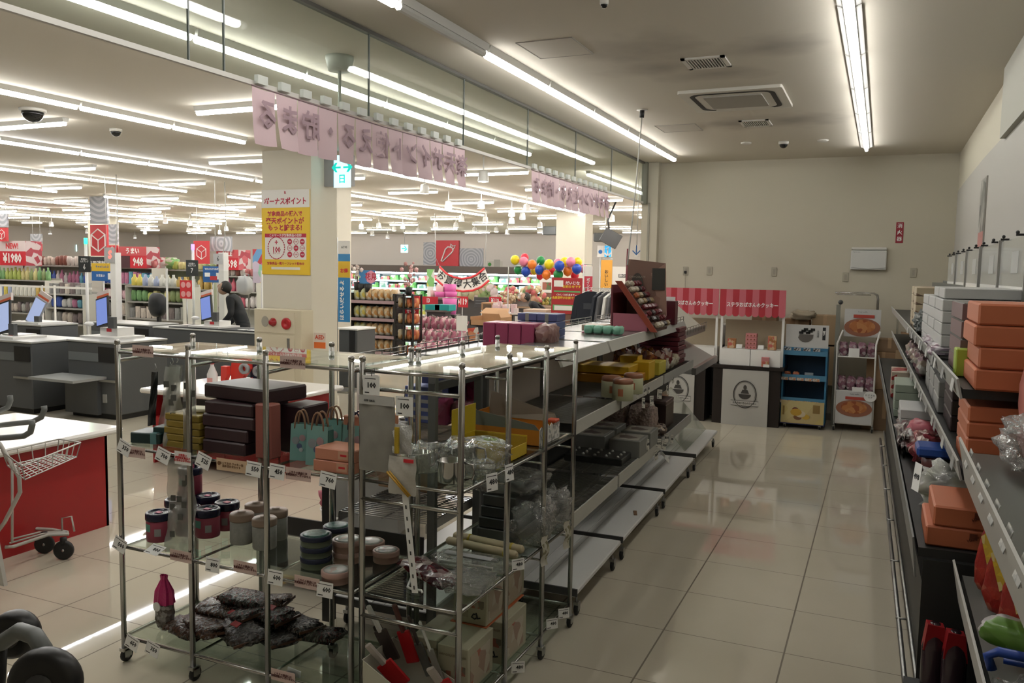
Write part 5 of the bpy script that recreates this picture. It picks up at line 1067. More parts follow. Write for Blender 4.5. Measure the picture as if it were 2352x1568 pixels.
b = MB(); pillow(b, (0, 0, .08), (.2, .09, .06), 71, .08, .3); b.build('bag', speckle('greenpack', [(.1, .22, .03), (.14, .28, .05), (.45, .43, .42), (.12, .25, .04), (.25, .2, .3)], 12, .3, .3), t)
t = thing('blue_handle_bag', 'bright blue plastic carry handle with clear bag at the lower right corner', 'bag', (.36, 2.08, .845), -.2)
MB().tube([(-.09, 0, .13), (-.1, 0, .16), (-.08, 0, .175), (.1, 0, .18), (.16, 0, .18)], .011, 8).tube([(-.07, .02, .15), (.15, .02, .16)], .008, 8).build('handle', mat('handle_blue', (.01, .05, .3), .35), t); b = MB(); pillow(b, (0, 0, .05), (.2, .14, .14), 75, .3); b.build('clear_bag', FILM, t)
BOT = mat('bottle_dark', (.03, .015, .02), .15); 
for i, (px, l) in enumerate(((2140, 'left'), (2185, 'right'))):
    c = aY(px, 1568, 2.86); t = thing('bottle', 'dark bottle with a red paper collar at the bottom right, %s one' % l, 'bottle', (c.x, 2.86-.04*i, .552), .1, 'dark bottles with red collars')
    MB().lathe([(.034, 0), (.036, .01), (.036, .14), (.03, .165), (.015, .19), (.015, .22), (0, .22)], n=18).build('glass', BOT, t)
    MB().prism([(-.034, .135), (.034, .13), (.024, .215), (-.024, .22)], -.02, .02).build('red_collar', mat('collar_red', (.28, .008, .012), .45), t)
# ================================================================ STANDS AT THE FAR WALL
AWR = mat('awning_red', (.42, .025, .04), .5); AWP = mat('awning_pink', (.55, .13, .16), .5); DKW = mat('dark_wood', (.018, .012, .010), .4)
PLG = mat('plinth_grey', (.46, .45, .42), .5); GRL = mat('emblem_black', (.05, .045, .04), .6)
def stella(label, X0, X1, Y, cx0, cx1, full=True):
    t = thing('cookie_stand', label, 'stand', (0, Y, 0), 0, 'striped awning cookie stands')
    n = 10; wd = (X1-X0)/n
    aw = thing('awning', None, None); aw.parent = t
    for i in range(n):
        x0 = X0+wd*i; x1 = x0+wd
        poly = [(x0, 1.665), (x0, 1.365)]+[((x0+x1)/2-wd/2*math.cos(q), 1.365-.032*math.sin(q)) for q in [PI*k/6 for k in range(1, 6)]]+[(x1, 1.365), (x1, 1.665)]
        MB().prism(poly, -.012, 0).build('stripe', AWR if i % 2 == 0 else AWP, aw)
    txt('ステラおばさんのクッキー', .062, PAPER, t, ((X0+X1)/2, -.014, 1.475), bold=.025, sx=.82)
    for x in (X0+.015, X1-.035): MB().box(x, x+.028, .02, .045, .74, 1.6).build('post', WHITE, t)
    MB().box(cx0-.04, cx1+.04, -.04, .45, .695, .735).build('counter_top', DKW, t)
    MB().box(cx0, cx0+.12, 0, .4, 0, .695).box(cx1-.13, cx1, 0, .4, 0, .695).box(cx0, cx1, .2, .22, .1, .69).build('counter_frame', DKW, t)
    px0, px1 = cx0+.12, cx1-.13
    p = MB().box(px0, px1, -.03, .1, 0, .685).build('front_panel', PLG, t)
    cx = (px0+px1)/2; ring = [(cx+.135*math.cos(2*PI*k/40), -.033, .385+.165*math.sin(2*PI*k/40)) for k in range(40)]
    MB().tube(ring, .0055, 5, True).build('oval_ring', GRL, t); MB().tube([(cx+.122*math.cos(2*PI*k/40), -.032, .385+.15*math.sin(2*PI*k/40)) for k in range(40)], .002, 4, True).build('oval_ring', GRL, t)
    MB().box(cx-.165, cx+.165, -.036, -.031, .245, .305).build('emblem_ribbon', mat('ribbon_pale', (.5, .49, .46), .5), t); MB().box(cx-.165, cx+.165, -.037, -.0305, .303, .307).box(cx-.165, cx+.165, -.037, -.0305, .243, .247).build('ribbon_edge', GRL, t)
    txt('ステラおばさんのクッキー', .03, GRL, t, (cx, -.0375, .275), bold=.03, sx=.8)
    # generic emblem: a bowl with a whisk and steam
    MB().prism([(cx-.075, .385)]+[(cx-.075*math.cos(q), .385-.06*math.sin(q)) for q in [PI*k/8 for k in range(1, 8)]]+[(cx+.075, .385)], -.0345, -.031).build('emblem_bowl', GRL, t)
    MB().prism([(cx+.02*math.cos(2*PI*k/14), .47+.03*math.sin(2*PI*k/14)) for k in range(14)], -.0345, -.031).prism([(cx-.05, .395), (cx+.05, .395), (cx+.03, .44), (cx-.03, .44)], -.0345, -.031).build('emblem_motif', GRL, t)
    for i in range(2):
        a = X0+.03+(X1-X0-.06)*i/2; MB().box(a+.004, a+(X1-X0-.06)/2-.004, 0, .3, .736, .935).build('white_tray', WPLA, t)
    MB().box(X0+.03, X1-.02, .31, .32, .736, 1.28).build('back_sheet', mat('back_beige', (.34, .28, .19), .6), t)
    return t
stella('cookie stand with striped awning and dark counter, right one by the blue rack', -1.813, -1.037, 10.4, -1.86, -1.06)
stella('cookie stand with striped awning, left one half hidden behind the sloping shelves', -2.574, -1.829, 10.42, -2.62, -1.96)
COOK = speckle('cookie_print', [(.45, .2, .08), (.55, .4, .25), (.5, .12, .1), (.35, .14, .05)], 30); PINKC = mat('cookie_pink', (.52, .2, .2), .5)
for i, (x, z, w_, h, m, l) in enumerate(((-1.66, .938, .1, .12, COOK, 'brown cookie picture box at the left on the white tray'), (-1.43, .938, .13, .18, None, ''), (-1.18, .938, .1, .17, COOK, 'cookie picture box at the right on the white tray'), (-1.24, .70, .09, .0, None, ''), (-1.57, .938, .07, .05, PAPER, 'small white price card left of the pink boxes'), (-1.31, .938, .07, .05, PAPER, 'small white price card right of the pink boxes'))):
    if m: pbox('cookie_box' if h > .06 else 'price_card', l, 'box' if h > .06 else 'card', m, x-w_/2, x+w_/2, 10.44, 10.5, z, z+h)
for i in range(4):
    t = thing('cookie_box', 'flat pink cookie box with dark dots in the little stack, %s' % ['lowest', 'second', 'third', 'topmost'][i], 'box', (-1.43, 10.5, .938+.048*i), 0, 'flat pink cookie boxes'); MB().rbox(-.066, .066, -.05, .05, 0, .046, .003).build('body', PINKC, t)
    for x in (-.04, 0, .04): MB().disc((x, -.051, .02), .009, 8, .002).build('cookie_dot', mat('dot_brown', (.2, .06, .03), .5), t)
t = thing('cookie_box', 'pink cookie picture box in front of the white trays by the right end', 'box', (-1.24, 10.37, .736)); MB().rbox(-.045, .045, -.02, .02, 0, .12, .003).build('body', PINKC, t); MB().box(-.04, .04, -.022, -.02, .02, .07).build('cookie_picture', COOK, t); MB().box(-.02, .05, -.03, -.028, 0, .035).build('price_card', PAPER, t)
# blue rack
BLU = mat('rack_blue', (.03, .16, .30), .45); BLUD = mat('rack_blue_dark', (.008, .045, .10), .5); BLUL = mat('rack_lip', (.07, .22, .36), .45)
t = thing('snack_rack', 'blue cardboard snack rack on casters between the cookie stand and white rack', 'rack', (-.80, 10.5, 0)); a = .255

for q in (-a, a-.02): MB().box(q, q+.02, 0, .32, .07, .98).build('side_panel', BLU, t)
MB().box(-a, a, .31, .32, .07, .98).build('back_panel', BLUD, t)
for z in (.92, .62, .34): MB().box(-a, a, 0, .31, z-.01, z).build('shelf', BLUD, t); MB().box(-a, a, -.012, 0, z-.03, z+.035).build('front_lip', BLUL, t)
MB().box(-a, a, -.012, 0, .95, .985).build('head_lip', BLU, t)
MB().box(-a+.01, a-.01, -.02, -.012, .065, .335).build('dessert_poster', speckle('dessert_poster', [(.52, .42, .17), (.55, .46, .22), (.50, .40, .2), (.56, .47, .24)], 3), t)
for x, z, r_, m in ((-.07, .2, .055, mat('waffle', (.5, .3, .04), .5)), (-.02, .18, .05, mat('cream', (.6, .52, .36), .5)), (-.08, .235, .03, mat('berry', (.12, .02, .03), .5)), (-.05, .14, .04, mat('choc_swirl', (.2, .09, .04), .5)), (.04, .15, .04, mat('mango', (.55, .35, .05), .5))): MB().disc((x, -.0215-r_*.01, z), r_, 14, .002, 'y', (1.2, .8)).build('dessert_picture', m, t)
for q in ((.12, .2, .2, .3), (-.225, -.205, .16, .27)): MB().box(q[0], q[1], -.022, -.02, q[2], q[3]).build('poster_print', mat('poster_print', (.25, .16, .05), .6), t)
MB().box(-a, a, -.005, .31, .05, .07).build('blue_foot', mat('foot_blue', (.02, .03, .15), .5), t)
for x in (-.2, .2):
    for y in (.03, .27): caster(t, x, y, .022)
t2 = thing('counter_poster', 'white poster of a black sweets bowl standing on the blue rack', 'poster', (-.785, 10.5, .985)); MB().box(-.245, .24, -.004, .004, 0, .275).build('board', mat('poster_white', (.56, .56, .55), .5), t2)
MB().prism([(-.09, .16)]+[(-.02-.09*math.cos(q)-.04*0, .15-.085*math.sin(q)) for q in [PI*k/8 for k in range(1, 8)]]+[(.07, .16)], -.008, -.004).build('bowl_picture', mat('bowl_grey', (.13, .12, .11), .4), t2)
for k in range(6): MB().cbox((-.07+.026*k, -.008, .18+.02*(k % 3)), (.05, .004, .03), 0).build('sweet_picture', BLACK, t2)
MB().box(.17, .205, -.006, -.004, .1, .25).build('black_label', INK, t2); txt('北\n海\n道', .03, GREYL, t2, (.12, -.006, .17)); txt('雪\n子', .03, PAPER, t2, (.1875, -.0075, .18), bold=.02)
for i in range(2): b = MB(); pillow(b, (0, 0, .03), (.08, .08, .06), i); b.build('treat_pack', speckle('orangepack', [(.5, .16, .06), (.5, .3, .2), (.4, .1, .05)], 40), None, 'small orange pack on the blue rack\'s middle shelf, %s' % ['left', 'right'][i], 'packet', 'small orange packs', loc=(-1.0+.1*i, 10.58, .622))
pbox('price_holder', 'clear price holder on the blue rack\'s middle shelf', 'holder', mat('holder_grey', (.3, .34, .38), .4), -.80, -.70, 10.55, 10.57, .622, .68)
for i in range(14):
    s_ = i//5 if i < 10 else 2
    z = (.585, .305, .93)[s_] if s_ < 2 else .945
    x = -1.02+.09*(i % 5) if i < 10 else -1.0+.11*(i-10)
    MB().box(-.04, .04, -.001, .001, 0, .035).build('shelf_card', speckle('shelfcard', [(.5, .2, .1), (.5, .48, .45), (.45, .3, .2), (.4, .45, .5)], 50) if i < 10 else speckle('topcard', [(.45, .46, .47), (.06, .06, .06), (.3, .3, .32)], 60), None, 'small printed card on the blue rack\'s %s lip, %s from the left' % (['middle', 'lower', 'top'][s_], ORD[(i % 5) if i < 10 else i-10].replace('nearest', 'first')), 'card', 'printed cards on the blue rack', loc=(x, 10.486, z))
# white wire rack
t = thing('wire_rack', 'white wire snack rack with two sausage-like meal posters and casters', 'rack', (-.22, 10.6, 0)); 
for x in (-.225, .2):
    MB().tube([(x, 0, .06), (x-.005, 0, 1.05), (x+(.045 if x < 0 else .03), .1, 1.2)], .011, 6).tube([(x, .35, .06), (x, .35, 1.0)], .011, 6).tube([(x, 0, .1), (x, .35, .1)], .008, 6).tube([(x, 0, .93), (x, .35, .93)], .008, 6).build('side_frame', WHITE, t)
    for y in (0, .35): caster(t, x, y-.01, .03)
for z in (.9, .49, .1): MB().box(-.225, .2, -.005, .35, z-.012, z).build('wire_shelf', WHITE, t)
MB().box(-.215, .19, -.016, -.01, .1, .48).build('white_panel', mat('poster_white', (.56, .56, .55), .5), t)
MEAL = speckle('meal_photo', [(.42, .15, .05), (.5, .22, .08), (.30, .08, .03), (.45, .18, .06)], 20)
def poster(y, z0, z1, x0, x1, p):
    MB().box(x0, x1, y-.008, y-.002, z0, z1).build('poster', mat('poster_white', (.56, .56, .55), .5), p); h = z1-z0
    MB().prism([((x0+x1)/2+(x1-x0)*.5*math.cos(2*PI*k/24), z0+h*.34+h*.33*math.sin(2*PI*k/24)) for k in range(24)], y-.011, y-.008).build('plate_picture', mat('plate_brown', (.30, .12, .07), .5), p)
    MB().prism([((x0+x1)/2+(x1-x0)*.36*math.cos(2*PI*k/24), z0+h*.38+h*.24*math.sin(2*PI*k/24)) for k in range(24)], y-.013, y-.010).build('food_picture', MEAL, p)
    MB().rbox((x0+x1)/2-.1, (x0+x1)/2+.13, y-.013, y-.009, z0+h*.68, z0+h*.8, .002).build('red_band', mat('band_red', (.45, .06, .04), .5), p); txt('fruity waffle', .022, GREYL, p, ((x0+x1)/2, y-.01, z0+h*.9))
poster(-.01, .18, .485, -.21, .19, t)
tp = thing('meal_poster', 'white poster of a brown meal plate on top of the white rack', 'poster', (-.19, 10.72, 1.13)); poster(0, 0, .33, -.2, .2, tp)
hk = MB()
for dy in (0, .12): hk.tube([(-.27-.05*(dy == 0), dy, .52), (.1+.1*dy, dy, .52), (.14+.1*dy, dy, .5), (.15+.1*dy, dy, .45), (.15+.1*dy, dy, .2)], .008, 6)
hk.tube([(-.3, 0, .5), (.08, 0, .5)], .005, 5).build('chrome_hooks', CHROME, tp)
PPK = speckle('purple_pack', [(.22, .1, .14), (.3, .17, .2), (.42, .34, .36), (.16, .07, .1)], 30, .25, .4)
for lev, z in ((0, .9), (1, .49)):
    for i in range(4):
        b = MB(); pillow(b, (0, 0, .08), (.1, .14, .17), i+lev*9, .15, .45); b.build('purple_pack', PPK, None, 'clear pack of purple sweets on the white rack\'s %s shelf, %s from the left' % (['upper', 'lower'][lev], ORD[i].replace('nearest', 'first')), 'packet', 'packs of purple sweets', loc=(-.38+.103*i, 10.69, z))
    pbox('price_card', 'white price card with red print on the white rack\'s %s shelf' % ['upper', 'lower'][lev], 'card', PAPER, -.32+.06*lev, -.2+.06*lev, 10.585, 10.59, z-.01, z+.1-.05*lev)
t = thing('speech_card', 'round white speech-bubble card at the white rack\'s lower right', 'card', (-.06, 10.57, .44)); MB().disc((0, 0, 0), .07, 18, .003, 'y', (1, .9)).build('card', PAPER, t); txt('おすすめ\nです', .028, GREYL, t, (0, -.003, 0))
random.seed(3)
for i, (x, z, w_, h, y, l) in enumerate(((.06, .5, .36, .45, 11.0, 'low behind the white rack'), (.12, .952, .3, .15, 11.02, 'on top behind the white rack, left'), (.30, .5, .22, .48, 10.98, 'right of the white rack'), (.34, .985, .2, .2, 11.02, 'top right behind the white rack'), (.1, 0, .5, .495, 11.0, 'at the bottom behind the white rack'), (-.62, 1.0, .3, .36, 11.06, 'behind the bowl poster'), (-.95, .9, .3, .4, 11.08, 'left behind the bowl poster'), (-1.35, 0, .3, 1.35, 11.1, 'behind the right cookie stand'), (-.7, .5, .5, .48, 11.05, 'low behind the blue rack'), (-.9, 0, .6, .49, 11.04, 'at the floor behind the blue rack'))):
    t = thing('cardboard_box', 'cardboard box '+l, 'box', (x, y, z), 0, 'cardboard boxes by the far wall'); MB().rbox(-w_/2, w_/2, -.15, .15, 0, h, .004).build('body', mat('card_shade%d' % (i % 3), [(.32, .2, .11), (.26, .17, .1), (.37, .26, .15)][i % 3], .8), t); MB().box(-.02, .02, -.152, .152, h*.3, h+.001).build('tape', KRAFT, t)
b = MB(); pillow(b, (0, 0, .05), (.28, .2, .12), 3, .35, .6, 22, 12); b.build('wrapping_bundle', mat('bundle_beige', (.42, .36, .26), .6), None, 'beige plastic bundle on the boxes behind the bowl poster', 'bundle', loc=(-.88, 10.92, 1.30))
t = thing('spring_post', 'thin grey post with a round knob between the blue and white racks', 'post', (-.47, 10.9, 0)); MB().box(-.025, .025, -.01, .01, 0, 1.5).build('post', mat('post_greygreen', (.25, .25, .21), .5), t); MB().ball((.02, 0, 1.53), .03, 10).build('knob', GREY, t)
for x, l in ((.20, 'left one'), (.42, 'right one')):
    t = thing('dangling_strip', 'clear strip with dark tags on the wall right of the white rack, '+l, 'strip', (x, YB-.03, 1.2)); MB().box(-.012, .012, -.003, .003, -.2, .25).build('strip', glassy('strip_clear', (.85, .85, .8), .1, 1.2, 1.5, .2), t); MB().box(-.03, .03, -.008, -.003, .18, .24).build('tag', mat('tag_darkgreen', (.08, .09, .07), .5), t)
t = thing('bulky_case', 'grey and white case standing behind the left cookie stand', 'case', (-2.2, 11.03, 0)); MB().rbox(-.4, .38, -.12, .15, 0, .93, .01).build('body', mat('case_grey', (.12, .13, .13), .5), t); MB().rbox(-.4, .38, -.13, .15, .93, 1.2, .01).build('white_lid', mat('case_white', (.5, .48, .45), .5), t)
# ================================================================ PINK FLAG STRINGS UNDER THE GLASS
FLG = mat('flag_pink', (.66, .49, .52), .7); FLK = mat('flag_print', (.42, .29, .33), .7); CLIP = mat('clip_pale', (.55, .57, .53), .4)
def flags(label, y0, y1, chars, first=FLG):
    t = thing('flag_string', label, 'banner', (XG+.03, 0, ZG-.02), 0, 'strings of pink flags'); n = len(chars); st = (y1-y0)/n; random.seed(n)
    MB().tube([(0, y0, 0), (0, (y0+y1)/2, -.012), (0, y1, 0)], .004, 5).build('cord', mat('cord_mauve', (.25, .17, .18), .6), t)
    for i, ch in enumerate(chars):
        ya = y0+st*i; ph = random.uniform(-.03, .03); sw = random.uniform(.0, .035)
        fl = MB().grid(lambda u, v: (.01*math.sin(u*3+ph*50)*v+sw*v*v-.0+.012*u*v, ya+.006+(st-.008)*(u*(1-.2*v)+ph*v), -.004-.29*v-.006*math.sin(PI*u)), 5, 6).build('flag', FLG, t)
        txt(ch, .165, FLK, fl, (.02+sw*.3, ya+st*.5, -.145), rot=(PI/2, 0, PI/2), bold=.02, mirror=True)
        MB().box(-.012, .012, ya+st*.2, ya+st*.62, .015, .06).build('clip', CLIP, t)
BN = 'る ま 貯 ・ る え 使 ト ン イ ポ 天 楽'.split()
flags('string of pink flags with mirrored characters nearer the camera', 3.41, 5.79, BN)
flags('smaller looking string of pink flags farther along the glass screen', 7.12, 9.45, BN)

# ================================================================ HALL: COLUMN FITTINGS
YC = C1[2]
def board(name, label, cat, px0, py0, px1, py1, Y, m, d=.01, group=None, post=0):
    a = aY(px0, py0, Y); b = aY(px1, py1, Y); t = thing(name, label, cat, ((a.x+b.x)/2, Y, (a.z+b.z)/2), 0, group); W2, H2 = abs(b.x-a.x)/2, abs(a.z-b.z)/2
    MB().box(-W2, W2, -d, 0, -H2, H2).build('board', m, t)
    if post == 1: MB().tube([(0, .014, H2), (0, .014, -t.location.z)], .014, 6).build('post', STEEL, t)
    if post == 2: MB().tube([(-W2*.6, .0, H2), (-W2*.6, .0, ZC-t.location.z)], .004, 4).build('wire', STEEL, t)
    return t, W2, H2
YEL2 = mat('poster_yellow', (.75, .50, .03), .5); CRIM = mat('poster_crimson', (.45, .02, .05), .5); PW2 = mat('poster_paper', (.72, .70, .66), .6)
a0 = aY(602, 437, YC); a1 = aY(713, 632, YC)
t, W2, H2 = board('column_poster', 'yellow and white bonus poster on the front of the cream column', 'poster', 602, 437, 713, 632, YC, YEL2, .012)
MB().box(-W2, W2, -.0135, -.012, H2*.58, H2).build('white_top', PW2, t)
txt('R', .05, CRIM, t, (0, -.0145, H2*.93), bold=.03); txt('ボーナスポイント', .095, CRIM, t, (0, -.0145, H2*.72), bold=.03, sx=.9)
for s_, z, sz in (('対象商品の購入で', .07, .43), ('楽天ポイントが', .088, .26), ('もっと貯まる!', .088, .1)): txt(s_, z, CRIM, t, (-.01, -.013, H2*sz), bold=.03)
MB().box(-W2*.86, W2*.86, -.0135, -.012, -H2*.64, H2*-.03).build('white_field', PW2, t); MB().box(-W2*.86, W2*.86, -.015, -.0134, -H2*.12, -H2*.03).build('red_bar', CRIM, t); txt('このマークが対象商品の目印', .04, PW2, t, (0, -.0155, -H2*.075), bold=.02)
rg = MB()
for k in range(28):
    q = 2*PI*k/28; cx, cz, R_ = -W2*.38, -H2*.37, .135; rg.tube([(cx+R_*math.cos(q), -.0145, cz+R_*1.05*math.sin(q)), (cx+R_*math.cos(q+.15), -.0145, cz+R_*1.05*math.sin(q+.15))], .007, 4)
rg.build('rosette_ring', CRIM, t); txt('+\n100', .1, CRIM, t, (-W2*.38, -.0145, -H2*.33), bold=.03, sx=.9); txt('ポイント', .03, CRIM, t, (-W2*.38, -.0145, -H2*.5))
for i in range(3):
    for j in range(3):
        x, z = W2*(.18+.26*i), -H2*(.22+.15*j); 
        if (i+j) % 2 == 0: MB().disc((x, -.0142, z), .038, 14, .0015).build('red_dot', CRIM, t)
        else: MB().tube([(x+.036*math.cos(2*PI*k/14), -.0142, z+.036*math.sin(2*PI*k/14)) for k in range(14)], .003, 4, True).build('dot_ring', CRIM, t)
        txt('+%d' % random.choice((10, 20, 50)), .028, PW2 if (i+j) % 2 == 0 else CRIM, t, (x, -.0155, z), bold=.02)
txt('対象商品一覧リーフレット配布中', .04, CRIM, t, (0, -.013, -H2*.74), bold=.02); MB().box(-W2*.6, W2*.6, -.0135, -.012, -H2*.88, -H2*.82).build('white_strip', PW2, t)
CRB = mat('hydrant_cream', (.58, .52, .38), .45)
p0 = aY(583, 708, YC-.25); p1 = aY(692, 708, YC-.25)
t = thing('hydrant_box', 'cream fire hydrant cabinet with red lamp and alarm at the column foot', 'cabinet', ((p0.x+p1.x)/2, YC-.25, 0)); W2 = (p1.x-p0.x)/2; H = p0.z
MB().rbox(-W2, W2, 0, .245, 0, H, .008).build('body', CRB, t); MB().box(-W2+.02, W2-.1, -.006, 0, H-.3, H-.03).build('upper_panel', mat('hydrant_panel', (.60, .54, .40), .45), t); MB().box(-W2+.02, W2-.1, -.008, 0, .1, H-.33).build('door', mat('hydrant_panel', (.60, .54, .40), .45), t)
MB().disc((-W2*.5, -.008, H-.16), .055, 20, .008, 'y', (1, 1.25)).build('speaker_grille', mat('grille_grey', (.33, .31, .26), .7), t)
MB().lathe([(.055, 0), (.055, .01), (.04, .02), (.036, .05), (.02, .06), (0, .062)], (0, 0, 0), 18, Matrix.Translation((-.06, -.006, H-.165)) @ Matrix.Rotation(PI/2, 4, 'X')).build('red_lamp', mat('lamp_red', (.3, .01, .015), .2), t)
MB().lathe([(.075, 0), (.075, .012), (.06, .02), (.02, .02), (.018, .012), (0, .012)], (0, 0, 0), 22, Matrix.Translation((.15, -.006, H-.175)) @ Matrix.Rotation(PI/2, 4, 'X')).build('alarm_button', mat('alarm_red', (.4, .015, .02), .4), t)
MB().box(.17, .2, -.02, -.008, H-.55, H-.36).build('door_handle', STEEL, t)
t = thing('aed_sign', 'small orange and white AED sign on the column beside the hydrant cabinet', 'sign', aY(735, 782, YC)); MB().box(-.09, .09, -.004, 0, -.1, .1).build('board', mat('aed_white', (.72, .62, .55), .5), t); MB().box(-.09, .09, -.006, -.004, -.1, -.02).build('orange_half', mat('aed_orange', (.75, .16, .03), .5), t); txt('AED', .075, mat('aed_red', (.6, .08, .04), .5), t, (0, -.006, .04), bold=.03)
# lit direction sign on the column's side
p0 = aY(768, 357, 8.97); p1 = aY(806, 430, 8.97)
t = thing('direction_sign', 'lit pale blue direction sign with green arrows beside the column', 'sign', (p0.x, 8.97, p1.z)); w_, h_ = p1.x-p0.x, p0.z-p1.z
MB().box(C1[1]-p0.x-.0, w_, .0, .09, .02, h_).build('grey_housing', mat('sign_housing', (.33, .33, .33), .5), t); MB().box(0, w_, -.012, 0, 0, h_).build('lit_face', mat('lit_blue', (.3, .7, .85), .4, emit=(.42, .85, 1), es=.95), t)
GA = mat('arrow_green', (0, .45, .38), .5, emit=(0, .6, .5), es=.5); cx, cz = w_/2, h_*.62
MB().prism([(cx-.02, cz-.012), (cx-.02, cz+.012), (cx-.1, cz+.012), (cx-.07, cz+.06), (cx-.1, cz+.06), (cx-.16, cz), (cx-.1, cz-.06), (cx-.07, cz-.06), (cx-.1, cz-.012)], -.016, -.012).build('left_arrow', GA, t)
MB().prism([(cx+.02, cz-.012), (cx+.02, cz+.012), (cx+.1, cz+.012), (cx+.07, cz+.06), (cx+.1, cz+.06), (cx+.16, cz), (cx+.1, cz-.06), (cx+.07, cz-.06), (cx+.1, cz-.012)], -.016, -.012).build('right_arrow', GA, t); txt('日', .12, GA, t, (cx, -.0135, h_*.25), bold=.02)
t = thing('ceiling_box', 'pale round ceiling box with a rod behind the glass screen', 'fixture', aZ(780, 130, ZC)); MB().lathe([(.1, 0), (.1, -.02), (.08, -.1), (0, -.1)], n=16).tube([(0, 0, -.1), (0, 0, -.5)], .012, 6).build('housing', mat('box_greengrey', (.42, .43, .38), .5), t)
# red packing counters
def counter(label, x0, x1, y0, y1, h=.705, openfront=False):
    t = thing('packing_counter', label, 'counter', (0, 0, 0), 0, 'red packing counters')
    MB().rbox(x0, x1, y0, y1, h-.045, h, .015).build('white_top', WTOP, t); a = .08
    MB().box(x1-a-.02, x1-a, y0+a, y1-a, 0, h-.045).build('red_end', RED, t); MB().box(x0+a, x0+a+.02, y0+a, y1-a, 0, h-.045).build('red_end', RED, t); MB().box(x0+a, x1-a, y1-a-.02, y1-a, 0, h-.045).build('red_back', RED, t)
    if not openfront: MB().box(x0+a, x1-a, y0+a, y0+a+.02, 0, h-.045).build('red_front', RED, t)
    else:
        MB().box(x0+a, x1-a, y0+a+.15, y0+a+.17, .1, h-.045).build('dark_recess', mat('recess_dark', (.018, .015, .012), .4), t)
        for k in range(3):
            xx = x0+a+.03+k*.43; b = MB().box(xx, xx+.42, y0+a-.02, y0+a+.1, .1, .44).build('red_bin', mat('bin_red', (.42, .02, .025), .45), t); MB().box(xx+.02, xx+.4, y0+a-.023, y0+a-.02, .27, .34).build('white_label', PAPER, t); txt('リサイクル', .05, REDINK, t, (xx+.2, y0+a-.0245, .305), bold=.02)
    return t
counter('red packing counter with white top at the left edge, behind the cart', -5.98, -4.84, 2.6, 4.19); counter('red packing counter with white top behind the wide rack, with red bins', -6.22, -4.72, 5.55, 6.66, .705, True)
t = thing('spray_bottle', 'white bottle with red cap and pink label on the far packing counter', 'bottle', aZ(488, 888, .706)); MB().lathe([(.045, 0), (.048, .01), (.048, .12), (.016, .2), (.016, .22), (0, .22)], n=16).build('body', mat('bottle_white', (.7, .68, .66), .3), t); MB().lathe([(.02, .215), (.02, .245), (0, .245)], n=12).build('cap', REDS, t); MB().grid(lambda u, v: (.049*math.cos(-2.2+1.4*u), .049*math.sin(-2.2+1.4*u), .03+.06*v), 5, 1).build('label', mat('label_pinkish', (.65, .3, .28), .5), t)
SR = mat('stand_red', (.68, .05, .035), .4)
for i, (px, w_, h_, m, l) in enumerate(((519, .07, .19, SR, 'narrow left one'), (556, .2, .28, SR, 'with a grey roll'), (592, .12, .24, mat('stand_navy', (.01, .015, .04), .4), 'navy one at the right'))):
    c = aZ(px, 886, .706); t = thing('tape_stand', 'tape dispenser stand on the far packing counter, '+l, 'dispenser', c, .1, 'tape dispensers')
    MB().prism([(-w_/2, 0), (w_/2, 0), (w_/2, h_*.3), (w_*.1, h_*.25), (w_/2, h_*.6), (w_*.45, h_), (-w_*.45, h_), (-w_/2, h_*.5)], -.03, .03).build('body', m, t)
    if i: MB().lathe([(.05, -.02), (.05, .02), (.028, .02), (.028, -.02)], (0, 0, 0), 18, Matrix.Translation((w_*.3, -.045, h_*.62)) @ Matrix.Rotation(PI/2, 4, 'X')).build('tape_roll', mat('tape_roll', (.3, .3, .3), .3), t)
    if i == 1: MB().ball((w_*.45, -.02, .035), .035, 10).build('blue_sponge', mat('sponge_blue', (.25, .3, .5), .6), t)
t = thing('standing_sign', 'white panel with a reddish picture standing right of the far packing counter', 'panel', (-4.52, 6.75, 0), -.1); MB().box(-.13, .13, 0, .02, .05, .82).build('panel', mat('panel_white', (.55, .53, .5), .5), t); MB().box(.02, .13, -.004, 0, .45, .8).build('picture', speckle('panel_pic', [(.35, .22, .2), (.42, .3, .28), (.3, .08, .08)], 9), t); MB().box(-.15, .15, -.1, .12, 0, .05).build('foot', GREYL, t)
t = thing('white_cups', 'pair of white paper boxes on the grey counter left of the hydrant cabinet', 'box', (0, 0, 0))
for px in (553, 575): c = aY(px, 785, 9.5); MB().box(c.x-.06, c.x+.055, 9.5, 9.6, .905, c.z+.11).build('box', PAPER, t)
# low chilled case with a lit edge, behind the rack
a = aZ(744, 990, .8); b = aZ(824, 953, .8); d_ = (b-a); 
t = thing('chilled_case', 'low chilled case with a bright lit front edge behind the teal bags', 'case', (a.x, a.y, 0), math.atan2(d_.y, d_.x)); L_ = d_.length+.5
MB().box(0, L_, -.5, 0, .15, .76).build('body', mat('case_pale', (.4, .4, .38), .4), t); MB().box(0, L_, 0, .03, .775, .82).build('lit_edge', mat('lit_edge', (.9, .9, .8), .4, emit=(1, .96, .8), es=2.2), t); MB().box(.02, L_-.02, -.48, -.02, .76, .80).build('goods', speckle('case_goods', [(.5, .5, .48), (.5, .4, .1), (.2, .3, .45), (.55, .52, .5)], 14), t)

